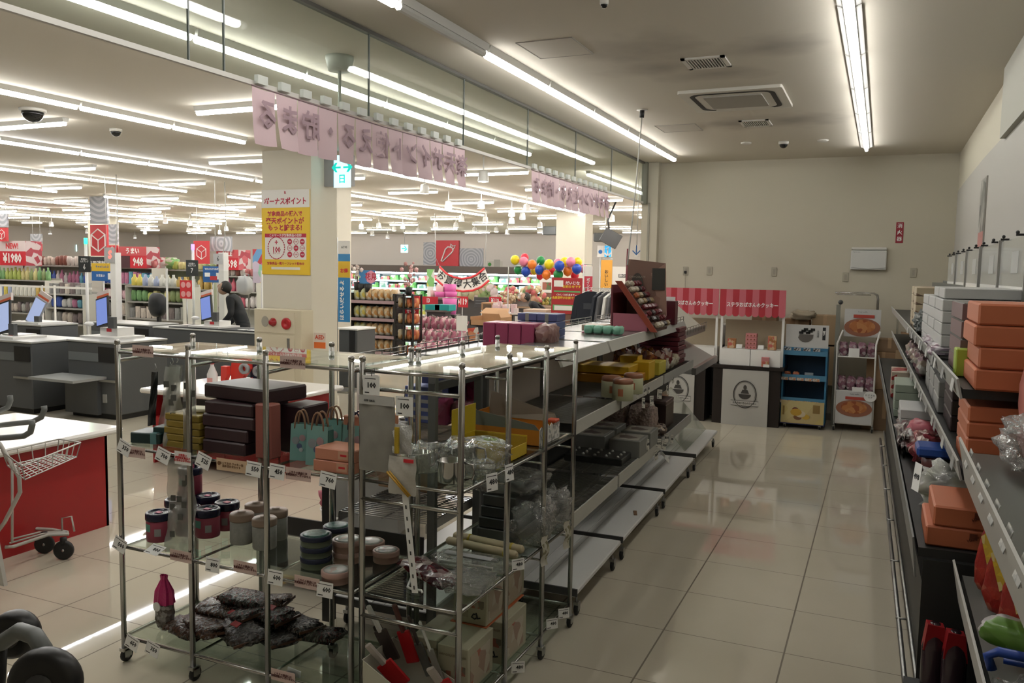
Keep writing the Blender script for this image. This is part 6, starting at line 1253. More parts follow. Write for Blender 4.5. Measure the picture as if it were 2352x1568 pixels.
# ================================================================ HALL: SELF CHECKOUTS
SCR = mat('screen_blue', (.02, .04, .12), .15, emit=(.12, .16, .36), es=.9); SCG = mat('screen_pale', (.05, .06, .09), .2, emit=(.2, .24, .36), es=1.0); ORH = mat('kiosk_orange', (.6, .12, .05), .4)
def kiosk(label, px0, py0, px1, py1, Y, scr, back=False, tilt=-.26, ct=.925):
    a = aY(px0, py0, Y); b = aY(px1, py1, Y); cx = (a.x+b.x)/2; h = a.z-b.z; w_ = h*.6
    t = thing('checkout_kiosk', label, 'kiosk', (cx, Y, b.z), 0, 'self checkout kiosks')
    tb = MB().rbox(-w_/2, w_/2, 0, .03, 0, h, .01).build('screen_frame', BLACK if not back else mat('kiosk_silver', (.35, .36, .38), .4), t); tb.rotation_euler = (-.2, tilt, 0)
    s_ = MB().box(-w_*.42, w_*.42, -.003, .0, h*.06, h*.93).build('screen', scr, tb)
    hd = MB().box(-w_*.45, w_*.5, .02, .05, h*.98, h*1.22).build('paper_header', mat('header_paper', (.62, .55, .52), .6), tb); MB().box(-w_*.45, w_*.5, .015, .02, h*.98, h*1.08).build('orange_strip', ORH, tb)
    zc = ct-b.z; MB().box(-.1, .2, .05, .3, zc+.02, -.02).build('white_pedestal', WPLA, t); MB().box(.12, .22, -.02, .03, -.02, .12).build('card_reader', GREY, t); MB().box(-.25, .34, -.12, .34, zc, zc+.025).build('white_deck', WHITE, t); MB().box(.02, .1, .045, .05, -.07, -.03).build('red_mark', REDS, t)
    MB().ball((-.2, -.02, .02), .06, 10, (1.2, .8, .5)).build('scanner_head', WPLA, t)
    return t
kiosk('self checkout kiosk with blue screen and orange header, below sign 6', 212, 678, 256, 750, 7.3, SCR)
kiosk('self checkout kiosk with blue screen at the photo\'s left edge', -8, 688, 22, 765, 6.95, SCG, ct=.885)
kiosk('self checkout kiosk with pale screen leaning the other way, left of sign 6', 50, 678, 85, 745, 8.15, SCG, True, .4, ct=.955)
kiosk('self checkout kiosk with blue screen beside sign 7', 458, 676, 490, 735, 9.6, SCR, ct=.90)
def cab(label, x0, x1, y0, y1, h, m=GREY, light=True, **k):
    t = thing('checkout_cabinet', label, 'cabinet', (0, 0, 0), 0, 'grey checkout cabinets'); MB().rbox(x0, x1, y0, y1, .06, h, .01).build('body', m, t); MB().box(x0+.03, x1-.03, y0+.03, y1, 0, .06).build('plinth', BLACK, t)
    if light: MB().box(x0+.02, x1-.2, y0-.006, y0, h-.22, h-.12).build('light_band', GREYL, t); MB().box(x1-.3, x1-.02, y0-.01, y0, h-.22, h-.04).build('black_panel', BLACK, t); MB().box(x1-.3, x1-.02, y0-.03, y0, h*.5, h*.53).build('pull_handle', STEEL, t)
    MB().rbox(x0-.01, x1+.01, y0-.01, y1, h, h+.025, .006).build('top_plate', mat('cab_top', (.42, .42, .4), .35), t); return t
t = cab('grey checkout cabinet below the kiosk of sign 6', -8.95, -8.12, 6.95, 7.7, .90); MB().box(-9.05, -8.3, 6.5, 6.95, .48, .51).build('bagging_shelf', mat('bag_shelf', (.3, .31, .3), .4), t); MB().box(-8.95, -8.4, 6.9, 6.95, .05, .48).build('shelf_support', GREY, t)
MB().box(-8.35, -8.30, 6.93, 6.95, .2, .3).build('socket_plate', mat('socket_dull', (.35, .35, .33), .5), t)
cab('grey checkout cabinet at the photo\'s left edge behind the red counter', -10.3, -9.32, 6.75, 7.5, .86)
cx_ = aY(67, 745, 8.15).x; cab('smaller grey cabinet behind the left kiosk', cx_-.45, cx_+.45, 8.0, 8.6, .93); cab('white low cabinet between the two grey checkout cabinets', -9.28, -9.0, 7.3, 7.6, .5, mat('cab_white', (.38, .38, .37), .5), False)
t = cab('long grey checkout counter with black conveyor behind the wide rack', -10.2, -7.7, 9.4, 10.1, .86, GREY, False); MB().box(-9.9, -8.0, 9.42, 9.9, .885, .90).build('conveyor_belt', RUB, t)
cab('second grey checkout counter farther left behind the poles', -11.8, -10.5, 9.6, 10.2, .86, GREY, True)
t = thing('register_display', 'black rounded register display hood behind the clear screen', 'display', aY(362, 700, 10.6)); b = MB(); pillow(b, (0, 0, .0), (.34, .2, .42), 2, .05, .7); b.build('hood', mat('hood_black', (.015, .017, .018), .5), t); MB().box(-.03, .03, .0, .05, -.5, -.18).build('stalk', BLACK, t); MB().box(-.02, .02, .0, .04, -t.location.z, -.5).build('floor_post', BLACK, t)
t = thing('black_bin', 'black bag-lined bin with pale lettering behind the checkout', 'bin', aY(370, 775, 10.3)); MB().box(-.17, .17, 0, .3, -t.location.z, .22).build('bin', BLACK, t); txt('KEEP', .06, GREYL, t, (0, -.003, .18))
t = thing('clear_screen', 'clear hygiene screen on a white frame above the checkouts', 'screen', (-9.9, 10.35, .9)); MB().box(-1.0, 1.0, -.003, .003, 0, .85).build('sheet', glassy('hygiene_sheet', (.95, .96, .95), .02, .4, 1.4), t)
for x in (-1.0, 1.0): MB().box(x-.012, x+.012, -.012, .012, 0, .87).build('post', WHITE, t)
for i, (px, l) in enumerate(((1, 'left'), (96, 'middle'), (125, 'right'))):
    a = aY(px, 655, 11.5); MB().box(-.015, .015, -.015, .015, 0, a.z).build('white_post', WHITE, None, 'white tubular post of the checkout barrier, '+l, 'post', 'white barrier posts', loc=(a.x, 11.5, 0))
a = aY(0, 655, 11.5); b = aY(210, 653, 11.5); MB().box(0, b.x-a.x+.4, -.012, .012, -.02, .02).build('white_rail', WHITE, None, 'white horizontal barrier rail above the left shelves', 'rail', loc=(a.x-.4, 11.5, a.z))
def lane(px, py0, py1, pylow, num, lamp, ls, label):
    Y = 9.0 if num == '6' else 10.6; a = aY(px, py0, Y); s0 = aY(px-12, py1, Y); s1 = aY(px+16, py1+37, Y)
    t = thing('lane_pole', label, 'pole', (a.x, Y, 0)); MB().tube([(0, 0, 0), (0, 0, a.z)], .022, 8).build('pole', WHITE, t); MB().tube([(0, 0, a.z), (0, 0, a.z+.09)], .026, 8).build('lamp', mat('lamp_'+num, lamp, .4, emit=lamp, es=ls), t)
    MB().box(s0.x-a.x, s1.x-a.x, -.04, -.03, s1.z, s0.z).build('sign_board', mat('lane_black', (.03, .035, .035), .5), t); c = (s0.x+s1.x)/2-a.x; z = (s0.z+s1.z)/2
    txt(num, .11, PAPER, t, (c, -.042, z-.045), bold=.02); txt('お支払い\nセルフレジ', .036, PAPER, t, (c, -.042, z+.055), bold=.02); return t
lane(197, 560, 588, 750, '6', (.02, .9, .3), 2.5, 'white lane pole with black sign 6 and a green lamp'); lane(443, 573, 597, 740, '7', (.15, .08, 1), 4., 'white lane pole with black sign 7 and a violet lamp')
for px, Y, l in ((265, 10.2, 'between signs 6 and 7'), (513, 11.6, 'right of sign 7')):
    a = aY(px, 580, Y); t = thing('support_pole', 'plain white square pole '+l, 'pole', (a.x, Y, 0), 0, 'plain white poles'); MB().box(-.06, .06, -.06, .06, 0, a.z).build('shaft', WHITE, t); MB().box(-.07, .07, -.07, .07, 0, .03).build('foot_plate', GREYL, t)
    MB().tube([(0, 0, a.z), (.05, .02, a.z+.6), (.0, .05, ZC)], .008, 5).build('cable', mat('cable_pale', (.5, .5, .47), .6), t)
t, W2, H2 = board('digit_display', 'grey display with a glowing red S beside sign 6', 'display', 240, 568, 264, 603, 10.13, mat('disp_grey', (.4, .4, .4), .4), post=2); txt('S', .19, mat('led_red', (.8, .05, .04), .4, emit=(1, .08, .06), es=2.), t, (.02, -.012, 0), bold=.03)
t, W2, H2 = board('number_card', 'pale card with number 6 hanging left of the 698 price box', 'sign', 491, 582, 512, 607, 11.4, mat('card_pale', (.5, .5, .49), .5), post=2); txt('6', .13, INK, t, (0, -.011, 0))
SB = mat('poster_blue', (.02, .12, .38), .45); SY = mat('poster_amber', (.7, .45, .03), .5)
t, W2, H2 = board('pay_poster', 'blue and yellow payment poster right of sign 6', 'poster', 211, 604, 262, 646, 11.2, SB, post=1); MB().box(-W2, W2, -.012, -.01, H2*.1, H2).build('yellow_half', SY, t); txt('キャッシュレス', .05, SB, t, (0, -.0135, H2*.6), bold=.03); txt('お支払い', .06, PAPER, t, (-.05, -.012, -H2*.4), bold=.02); MB().box(W2*.5, W2*.9, -.012, -.01, -H2*.8, -H2*.1).build('white_square', PAPER, t)
t, W2, H2 = board('pay_poster', 'blue payment poster with a white card picture right of sign 7', 'poster', 467, 611, 508, 649, 11.7, SB, post=1); txt('WAON POINT', .05, PAPER, t, (0, -.012, H2*.65), bold=.02); MB().box(-W2*.8, -W2*.2, -.012, -.01, -H2*.3, H2*.2).box(W2*.5, W2*.85, -.012, -.01, -H2*.6, H2*.2).build('white_card', PAPER, t); MB().box(-W2*.2, W2*.6, -.0125, -.01, -H2*.7, -H2*.2).build('red_dot', REDS, t)
t, W2, H2 = board('heart_poster', 'red poster with pink round shapes beside the hygiene screen', 'poster', 414, 643, 442, 686, 11.9, REDS, post=1)
for i in range(2):
    for j in range(2): MB().disc((W2*(-.45+.9*i), -.012, H2*(-.5+j)), W2*.38, 14, .003).build('pink_round', mat('heart_pink', (.75, .35, .35), .5), t)
t, W2, H2 = board('leaflet_strip', 'tall strip of colourful posters on the pale column left of the bonus poster', 'posters', 581, 572, 603, 650, 12.3, speckle('leaflets', [(.6, .15, .35), (.15, .35, .6), (.3, .55, .4), (.5, .05, .06), (.6, .5, .6), (.7, .45, .1)], 5))
# ================================================================ HALL: GROCERY SHELVES AND SIGNS
random.seed(101)
SHW = mat('gondola_cream', (.5, .49, .44), .5); SHE = mat('shelf_edge', (.33, .32, .3), .5); GPALE = mat('gondola_green', (.36, .4, .28), .6)
_pal = [[(.5, .42, .36), (.2, .07, .05), (.55, .5, .46), (.35, .1, .1)], [(.15, .3, .12), (.35, .42, .1), (.5, .45, .2), (.2, .25, .1)], [(.05, .1, .4), (.5, .5, .5), (.4, .15, .25), (.1, .3, .4)], [(.6, .5, .1), (.3, .35, .5), (.55, .55, .5), (.5, .35, .1)], [(.55, .15, .25), (.6, .4, .45), (.5, .1, .15), (.6, .55, .55)], [(.2, .2, .2), (.45, .4, .35), (.15, .12, .12), (.3, .3, .28)]]
_proto = {}
def goods(kind, pal, k, w_, h, label, group, loc):
    key = (kind, pal, k, round(w_, 2), round(h, 2))
    if key not in _proto:
        m = speckle('goods%d_%d' % (pal, k), [_pal[pal][k], tuple(min(1, c*1.25+.02) for c in _pal[pal][k]), _pal[pal][(k+1) % 4]], 11, .4, 0, (1, 1, .7))
        b = MB()
        if kind == 'bottle': b.lathe([(w_*.42, 0), (w_*.45, .01), (w_*.45, h*.62), (w_*.18, h*.8), (w_*.18, h), (0, h)], n=8)
        elif kind == 'carton': b.rbox(-w_/2, w_/2, -.08, .08, 0, h, .004)
        else: pillow(b, (0, 0, h/2), (w_, .12, h), k, .12, .45, 10, 6)
        _proto[key] = b.build(kind, m, None, label, kind, group, loc=loc); return _proto[key]
    o = _proto[key].copy(); COL.objects.link(o); o.location = loc; o['label'] = label; o['group'] = group; return o
def run(label, px0, px1, Y, rows, back=SHW, dens=.15):
    a = aY(px0, 650, Y).x; b = aY(px1, 650, Y).x; W_ = b-a
    t = thing('grocery_shelf', label, 'shelf', (a, Y, 0), 0, 'grocery gondolas'); zt = rows[0][0]
    MB().box(0, W_, .45, .48, 0, zt+.05).build('back_panel', back, t); MB().box(-.02, 0, -.02, .48, 0, zt).build('end_panel', back, t); MB().box(W_, W_+.02, -.02, .48, 0, zt).build('end_panel', back, t); MB().box(0, W_, .02, .45, 0, .15).build('base', GREY, t)
    for z, kind, pal, h, nm in rows:
        MB().box(0, W_, 0, .45, z-.03, z).build('shelf_board', SHE, t); n = max(3, int(W_/dens))
        for i in range(n):
            w_ = W_/n*.86; hh = h*random.choice((.85, 1, 1, 1.1)); k = (i*4//n+random.choice((0, 0, 0, 1))) % 4
            goods(kind, pal, k, w_, hh, '%s %s on %s, %s from the left' % (['light', 'dark', 'pale', 'deep'][k], kind, nm, ORD[i % 40].replace('nearest', 'first')), nm+' goods', (a+W_/n*(i+.5), Y+.15, z))
    return t
run('grocery gondola with bottles below the 1980 price box', -25, 104, 14.6, [(1.36, 'bottle', 1, .3, 'the top shelf under the NEW sign'), (.95, 'carton', 3, .25, 'the middle shelf under the NEW sign'), (.5, 'packet', 5, .28, 'the low shelf under the NEW sign')])
run('tall grocery gondola with brown packs on top, right of the 1980 box', 84, 200, 15.85, [(1.74, 'packet', 0, .26, 'the tall gondola\'s top shelf'), (1.28, 'bottle', 2, .32, 'the tall gondola\'s second shelf'), (.85, 'carton', 4, .3, 'the tall gondola\'s third shelf'), (.42, 'packet', 5, .28, 'the tall gondola\'s low shelf')])
run('grocery gondola below the 948 price box', 215, 350, 16.5, [(1.72, 'packet', 0, .2, 'the top shelf under the half black price box'), (1.28, 'carton', 2, .3, 'the second shelf under the half black price box'), (.85, 'packet', 4, .3, 'the third shelf under the half black price box'), (.42, 'carton', 5, .3, 'the low shelf under the half black price box')])
run('pale green backed gondola with few packs on top, between 948 and 698', 345, 490, 17.4, [(1.68, 'packet', 1, .22, 'the green gondola\'s top shelf'), (1.16, 'bottle', 3, .32, 'the green gondola\'s second shelf'), (.72, 'packet', 1, .3, 'the green gondola\'s third shelf')], GPALE, .22)
run('grocery gondola with pink packs below the 698 price box', 500, 590, 17.0, [(1.55, 'packet', 0, .2, 'the top shelf right of sign seven'), (1.15, 'bottle', 4, .34, 'the second shelf right of sign seven'), (.72, 'packet', 4, .32, 'the third shelf right of sign seven')])
run('wire shelf of small packs behind the checkout barrier', 105, 190, 12.4, [(1.16, 'carton', 5, .22, 'the barrier shelf\'s top row'), (.86, 'packet', 2, .22, 'the barrier shelf\'s middle row'), (.52, 'packet', 5, .25, 'the barrier shelf\'s low row')])
run('shelf of small colourful packs behind the hygiene screen', 290, 420, 13.2, [(1.36, 'bottle', 3, .25, 'the screen shelf\'s top row'), (1.02, 'packet', 1, .24, 'the screen shelf\'s middle row'), (.66, 'carton', 5, .25, 'the screen shelf\'s low row')])
for i, (px, Y, l) in enumerate(((372, 17.55, 'white and red'), (393, 17.6, 'green striped'), (357, 17.5, 'pink striped'))):
    c = aY(px, 612, Y); b = MB(); pillow(b, (0, 0, .14), (.45, .3, .28), i, .1, .4); b.build('soft_pack', speckle('softpack%d' % i, [[(.6, .55, .52), (.5, .1, .12)], [(.2, .42, .14), (.5, .52, .4)], [(.6, .4, .42), (.5, .15, .18)]][i], 6, .4, 0, (1, 1, 3)), None, '%s soft pack on top of the gondola near the 948 box' % l, 'pack', 'soft packs on gondola tops', loc=(c.x, Y, 1.74))
PRED = mat('price_red', (.55, .02, .035), .45); PDK = mat('price_dark', (.06, .02, .025), .5)
def pricebox(px0, py0, px1, py1, Y, num, head, label, sh=.0, zt=1.42):
    a = aY(px0, py0, Y); b = aY(px1, py1, Y); W2, H = (b.x-a.x)/2, a.z-b.z; t = thing('price_box', label, 'sign', ((a.x+b.x)/2, Y, b.z), 0, 'red price box signs')
    MB().box(-W2, W2, 0, .45, 0, H).build('box', PRED, t); MB().tube([(0, .3, 0), (0, .3, zt-b.z)], .015, 6).build('post', STEEL, t); MB().box(-W2, W2, -.006, 0, H*.58, H).build('head_band', mat('head_white', (.62, .52, .52), .5) if head == 'NEW!' else mat('head_red', (.5, .07, .08), .5), t); txt(head, H*.3, REDS if head == 'NEW!' else PW3, t, (0, -.008, H*.78), bold=.04)
    if sh: MB().box(-W2, -W2+2*W2*sh, -.006, 0, 0, H*.56).build('dark_part', PDK, t)
    txt(num, H*.52, PW3, t, (W2*sh, -.01, H*.28), bold=.03, sx=.85); MB().box(W2, W2+.004, 0, .45, 0, H).build('side_print', speckle('price_side', [(.5, .1, .12), (.55, .45, .45), (.35, .04, .06)], 6), t); return t
PW3 = mat('price_white', (.8, .76, .74), .5)
pricebox(-2, 553, 60, 610, 14.6, '¥1980', 'NEW!', 'red price box reading 1980 with NEW on top at the far left'); pricebox(273, 566, 337, 616, 16.45, '948', 'うまい', 'red price box reading 948 on the gondola between signs 6 and 7', .4, 1.78); pricebox(497, 573, 548, 620, 16.95, '698', 'SALE', 'price box reading 698 with a pink blue head right of sign 7', .42, 1.6)
PAT = None
def wavepat(name):
    m = bpy.data.materials.new(name); m.use_nodes = True; nt = m.node_tree; b = nt.nodes['Principled BSDF']; tc = nt.nodes.new('ShaderNodeTexCoord'); w_ = nt.nodes.new('ShaderNodeTexWave'); w_.wave_type = 'RINGS'; w_.rings_direction = 'Y'; w_.inputs['Scale'].default_value = 2.6; w_.inputs['Distortion'].default_value = 2.5; w_.inputs['Detail'].default_value = 0
    cr = nt.nodes.new('ShaderNodeValToRGB'); cr.color_ramp.interpolation = 'CONSTANT'; cr.color_ramp.elements[0].color = (.32, .33, .36, 1); cr.color_ramp.elements[1].color = (.5, .5, .53, 1); cr.color_ramp.elements[1].position = .55
    nt.links.new(tc.outputs['Object'], w_.inputs['Vector']); nt.links.new(w_.outputs['Fac'], cr.inputs[0]); nt.links.new(cr.outputs[0], b.inputs['Base Color']); b.inputs['Roughness'].default_value = .6; return m
PAT = wavepat('grey_wave_pattern'); ICR = mat('icon_red', (.55, .035, .045), .5)
def cube_icon(t, x, z, s, y=-.012):
    p = [(0, 1), (.87, .5), (.87, -.5), (0, -1), (-.87, -.5), (-.87, .5)]; P_ = [(x+a*s, y, z+b*s) for a, b in p]; c = (x, y, z)
    MB().tube(P_, s*.07, 4, True).tube([P_[1], c, P_[5]], s*.06, 4).tube([c, P_[3]], s*.06, 4).build('box_icon', PW3, t)
def hangsign(px, py, Y, w_, label, parts, hang=True, txt_='日用消耗品'):
    a = aY(px, py, Y); t = thing('hanging_sign', label, 'sign', a, 0, 'hanging department signs'); z = 0
    for kind, h in parts:
        m = {'p': PAT, 'r': ICR, 'k': mat('sign_black', (.03, .03, .035), .5)}[kind]; ins = .02 if kind == 'r' else 0
        MB().box(-w_/2+ins, w_/2-ins, -.0 if kind == 'p' else -.02, .04, z-h, z).build({'p': 'pattern_panel', 'r': 'red_panel', 'k': 'black_panel'}[kind], m, t)
        if kind == 'r': cube_icon(t, 0, z-h/2, h*.36, -.025)
        if kind == 'k': txt(txt_, h*.42, PW3, t, (0, -.022, z-h/2), bold=.03)
        z -= h+.02
    if hang: MB().tube([(-w_/3, .02, 0), (-w_/3, .02, ZC-a.z)], .004, 4).tube([(w_/3, .02, 0), (w_/3, .02, ZC-a.z)], .004, 4).build('wire', STEEL, t)
hangsign(225, 440, 13.5, .55, 'tall hanging sign with grey waves, red box icon and black text band', (('p', .72), ('r', .7), ('k', .34))); 
hangsign(4, 490, 14.5, .4, 'hanging sign cut by the left edge, grey waves over red', (('p', .35), ('r', .35)), True); hangsign(258, 515, 16.5, .38, 'small hanging sign with grey waves right of the tall one', (('p', .55), ('r', .28)), True)
hangsign(82, 537, 17.5, .5, 'small grey hanging sign above the 1980 price box', (('p', .28), ('r', .22)), True)
t, W2, H2 = board('icon_board', 'red board with a box icon left of the 698 price box', 'sign', 445, 553, 482, 606, 16.6, ICR, post=2); cube_icon(t, 0, 0, H2*.6); t, W2, H2 = board('pattern_board', 'grey wave pattern board above the 698 price box', 'sign', 484, 543, 534, 577, 16.9, PAT, post=2)
for px0, py0, px1, py1, l in ((162, 562, 177, 577, 'left far wall'), (921, 562, 937, 580, 'far wall left of the carrot sign')):
    t, W2, H2 = board('exit_sign', 'small glowing pale exit sign hanging before the %s' % l, 'sign', px0, py0, px1, py1, 27., mat('exit_lit', (.5, .85, .85), .4, emit=(.5, .95, 1), es=1.2)); txt('→', .3, mat('exit_green', (.0, .5, .4), .5, emit=(0, .5, .42), es=.6), t, (0, -.012, 0), bold=.03); MB().tube([(0, 0, H2), (0, 0, ZC-t.location.z)], .01, 5).build('rod', STEEL, t)
# carrot sign on the far wall
t, W2, H2 = board('carrot_sign', 'red board with a white carrot outline on the far wall', 'sign', 1004, 552, 1055, 611, 31.79, ICR, .08)
cpts = [(-.34, -.62), (-.1, .3), (.05, .5), (.28, .45), (.36, .22), (.25, .02), (-.26, -.66)]; MB().tube([(x*W2*1.5, -.1, z*H2) for x, z in cpts], W2*.06, 5, True).tube([(.2*W2*1.5, -.1, .47*H2), (.22*W2*1.5, -.1, .72*H2), (.33*W2*1.5, -.1, .55*H2), (.48*W2*1.5, -.1, .6*H2), (.42*W2*1.5, -.1, .42*H2), (.36*W2*1.5, -.1, .3*H2)], W2*.05, 5).build('carrot_outline', PW3, t)
board('pattern_board', 'grey wave board left of the carrot sign', 'sign', 973, 556, 1004, 608, 31.79, PAT); board('pattern_board', 'grey wave board right of the carrot sign', 'sign', 1055, 570, 1110, 622, 31.79, PAT)
t, W2, H2 = board('origin_sign', 'cream information board with a green dot on the far wall', 'sign', 1119, 599, 1154, 626, 31.79, mat('info_cream', (.55, .52, .45), .5)); MB().disc((-W2*.65, -.02, H2*.4), W2*.22, 12, .01).build('green_dot', mat('dot_green', (.05, .25, .04), .5), t); MB().box(W2*-.1, W2*.7, -.015, -.01, -.1, .3).build('print', mat('info_print', (.4, .38, .33), .5), t)
# chilled produce wall
a = aY(782, 650, 30.5).x; b = aY(1288, 650, 30.5).x
t = thing('produce_chiller', 'long bright open chiller with produce along the far wall', 'chiller', (a, 30.6, 0)); W_ = b-a
MB().box(0, W_, .75, .85, 0, 1.9).build('back', mat('chill_back', (.6, .62, .62), .5), t); MB().box(0, W_, -.25, .8, 1.66, 1.95).build('dark_canopy', mat('canopy_brown', (.09, .07, .06), .6), t); MB().box(0, W_, -.22, -.1, 1.60, 1.66).build('light_strip', mat('chill_light', (.9, .95, 1), .4, emit=(.85, .95, 1), es=9), t); MB().box(0, W_, -.3, .8, 0, .55).build('base', mat('chill_base', (.3, .3, .3), .5), t)
for k, z in enumerate((.6, .95, 1.28)): MB().box(0, W_, -.2+.15*k, .75, z-.03, z).build('shelf', mat('chill_shelf', (.6, .62, .62), .4), t); MB().box(0, W_, -.22+.15*k, -.2+.15*k, z-.03, z+.04).build('shelf_light', mat('chill_edge', (.6, .85, .9), .4, emit=(.5, .8, .9), es=.8), t)
PRG = [speckle('produce%d' % i, c, 7, .5) for i, c in enumerate(([(.1, .35, .08), (.25, .5, .15), (.6, .65, .6), (.05, .2, .06)], [(.5, .1, .12), (.3, .5, .2), (.65, .62, .6), (.6, .4, .1)], [(.6, .65, .68), (.2, .4, .3), (.5, .55, .5), (.15, .25, .3)]))]
n = 22
for k, z in enumerate((.6, .95, 1.28)):
    for i in range(n):
        b_ = MB(); w2 = W_/n*.9; b_.rbox(-w2/2, w2/2, -.12, .14, 0, .2+.04*((i*7+k) % 3), .03); b_.build('produce_pack', PRG[(i*5+k*2+i//3) % 3], None, 'block of %s produce packs on the chiller\'s %s shelf' % (['green', 'red and green', 'pale'][(i*5+k*2+i//3) % 3], ['low', 'middle', 'upper'][k]), 'produce', 'produce packs in the chiller', loc=(a+W_/n*(i+.5), 30.6+.12*k+.05, z))
# spotlights on the produce ceiling
SPOT = mat('spot_lit', (1, 1, 1), .4, emit=(1, .95, .88), es=30)
random.seed(77)
spx = [(975, 440), (1110, 412), (1030, 475), (1105, 475), (1175, 493), (1200, 500), (830, 523), (855, 538), (905, 528), (960, 531), (925, 522), (1000, 520), (1047, 520), (1060, 505), (1115, 508), (1175, 510), (1240, 520), (1210, 482), (1335, 492), (1405, 505), (1165, 535), (95, 540), (160, 540), (200, 533), (310, 545), (333, 535), (340, 527), (433, 530), (505, 535), (520, 527), (115, 535), (118, 517), (455, 527), (380, 510), (436, 515), (1250, 535), (1140, 530), (1090, 530), (890, 545), (870, 520)]
for i, (px, py) in enumerate(spx):
    c = aZ(px, py, ZC-.3)
    if c.y > 29 or c.y < 0: c = aY(px, py, 29.-.3*(i % 7))
    Y = c.y; zz = min(c.z, ZC-.3)
    if c.x < -33: continue
    if i == 0: sp0 = o = thing('spotlight', 'white ceiling spotlight over the produce area', 'spotlight', (c.x, Y, zz), 0, 'spotlights over the far hall')
    else: sp = None
    if i == 0:
        MB().lathe([(.02, .12), (.06, .10), (.075, -.02), (.07, -.03)], n=10).build('head', WPLA, o); MB().lathe([(.066, -.031), (.03, -.034), (0, -.034)], n=10).build('lens', SPOT, o); MB().tube([(0, 0, .1), (0, 0, ZC-zz)], .01, 5).build('stem', WPLA, o)
    else: dup(sp0, (c.x, Y, zz), random.uniform(0, 6), 'white ceiling spotlight over the far hall, %s from the left in its row' % ORD[i % 20].replace('nearest', 'first'))
# ---- bread gondola
def g0(px0, px1, Y): return aY(px0, 700, Y).x, aY(px1, 700, Y).x
x0, x1 = g0(806, 905, 13.6); t = thing('bread_shelf', 'black bread gondola with four rows of bread packs', 'shelf', (x0, 13.6, 0)); W_ = x1-x0; zs = (1.20, .86, .53, .22)
BKF = mat('bread_black', (.02, .018, .016), .5)
MB().box(0, W_, .4, .43, 0, 1.35).build('back_panel', BKF, t)
for z in zs: MB().box(0, W_, 0, .4, z-.025, z).build('shelf_board', mat('bread_shelfboard', (.1, .09, .09), .5), t); MB().box(0, W_, -.02, 0, z-.05, z+.01).build('pink_rail', mat('pink_rail', (.4, .28, .3), .5), t)

for q in (-.03, W_-.03): MB().box(q, q+.03, 0, .4, 0, 1.35).build('side_panel', BKF, t)
BRD = [speckle('bread%d' % i, c, 20, .35, .2, (1, 1, .6)) for i, c in enumerate(([(.55, .4, .22), (.6, .56, .48), (.5, .25, .08), (.62, .58, .5)], [(.5, .52, .3), (.58, .58, .5), (.55, .45, .1), (.35, .38, .3)]))]
n = 7
for r_, z in enumerate(zs):
    for i in range(n):
        b = MB(); pillow(b, (0, 0, .12), (W_/n*.92, .2, .24), i+r_, .1, .4, 12, 8); lab = 'clear bread pack on the %s bread shelf, %s from the left' % (['top', 'second', 'third', 'lowest'][r_], ORD[i].replace('nearest', 'first')); b.build('bread_pack', BRD[1 if i < 2 else 0], None, lab, 'bread', 'bread packs', loc=(x0+W_/n*(i+.5), 13.76, z))
x0, x1 = g0(907, 948, 13.3); t = thing('snack_tower', 'black open tower of orange stick packs at the bread gondola\'s right end', 'tower', (x0, 13.3, 0)); W_ = x1-x0
for x in (0, W_*.48, W_): MB().box(x-.015, x+.015, 0, .03, 0, 1.36).box(x-.015, x+.015, .3, .33, 0, 1.36).build('upright', BKF, t)
for z in (1.35, 1.1, .8, .5, .2): MB().box(0, W_, 0, .33, z-.02, z).build('shelf_board', BKF, t)
for r_, z in enumerate((1.1, .8, .5, .2)):
    for i in range(4): b = MB(); pillow(b, (0, 0, .1), (W_/4*.9, .2, .2), i, .12, .4, 10, 6); b.build('stick_pack', speckle('stick%d' % (i//2), [[(.55, .42, .25), (.5, .3, .12), (.6, .55, .4)], [(.5, .13, .04), (.6, .25, .1), (.4, .08, .04)]][i//2], 24, .4, 0, (1, 1, .3)), None, '%s stick pack in the black tower, row %s from the top' % (['pale left', 'pale inner', 'orange inner', 'orange right'][i], ORD[r_].replace('nearest', 'first')), 'packet', 'stick packs in the black tower', loc=(x0+W_/4*(i+.5), 13.48, z))
def blossom(name, label, px0, py0, px1, py1, Y, cols, sc=14, n=26, pot=True):
    a = aY(px0, py0, Y); b = aY(px1, py1, Y); t = thing(name, label, 'flowers', ((a.x+b.x)/2, Y, b.z)); w_, h = b.x-a.x, a.z-b.z; mb = MB(); random.seed(int(px0))
    for i in range(n): mb.ball((random.uniform(-.45, .45)*w_, random.uniform(-.12, .12), random.uniform(.12, .95)*h), random.uniform(.05, .1)*max(w_, .5), 6)
    mb.build('blossoms', speckle('blossom'+label[:6], cols, sc, .6), t, kind=None)
    if pot: MB().lathe([(.05, -.14), (.07, .02), (0, .02)], n=10).build('dark_pot', BLACK, t); MB().tube([(0, 0, 0), (.02, 0, h*.5), (-.02, 0, h*.85)], .012, 5).build('stem', mat('stem_brown', (.15, .08, .05), .7), t)
    return t
SAK = [(.62, .38, .36), (.55, .28, .28), (.68, .5, .47), (.4, .2, .18)]
blossom('blossom_tree', 'tall pink blossom branch in a dark pot above the snack tower', 924, 600, 955, 662, 13.4, SAK); blossom('blossom_tree', 'pale blossom spray left on top of the bread gondola', 805, 608, 835, 650, 13.7, [(.6, .5, .48), (.45, .35, .3), (.66, .6, .56)], 14, 14)
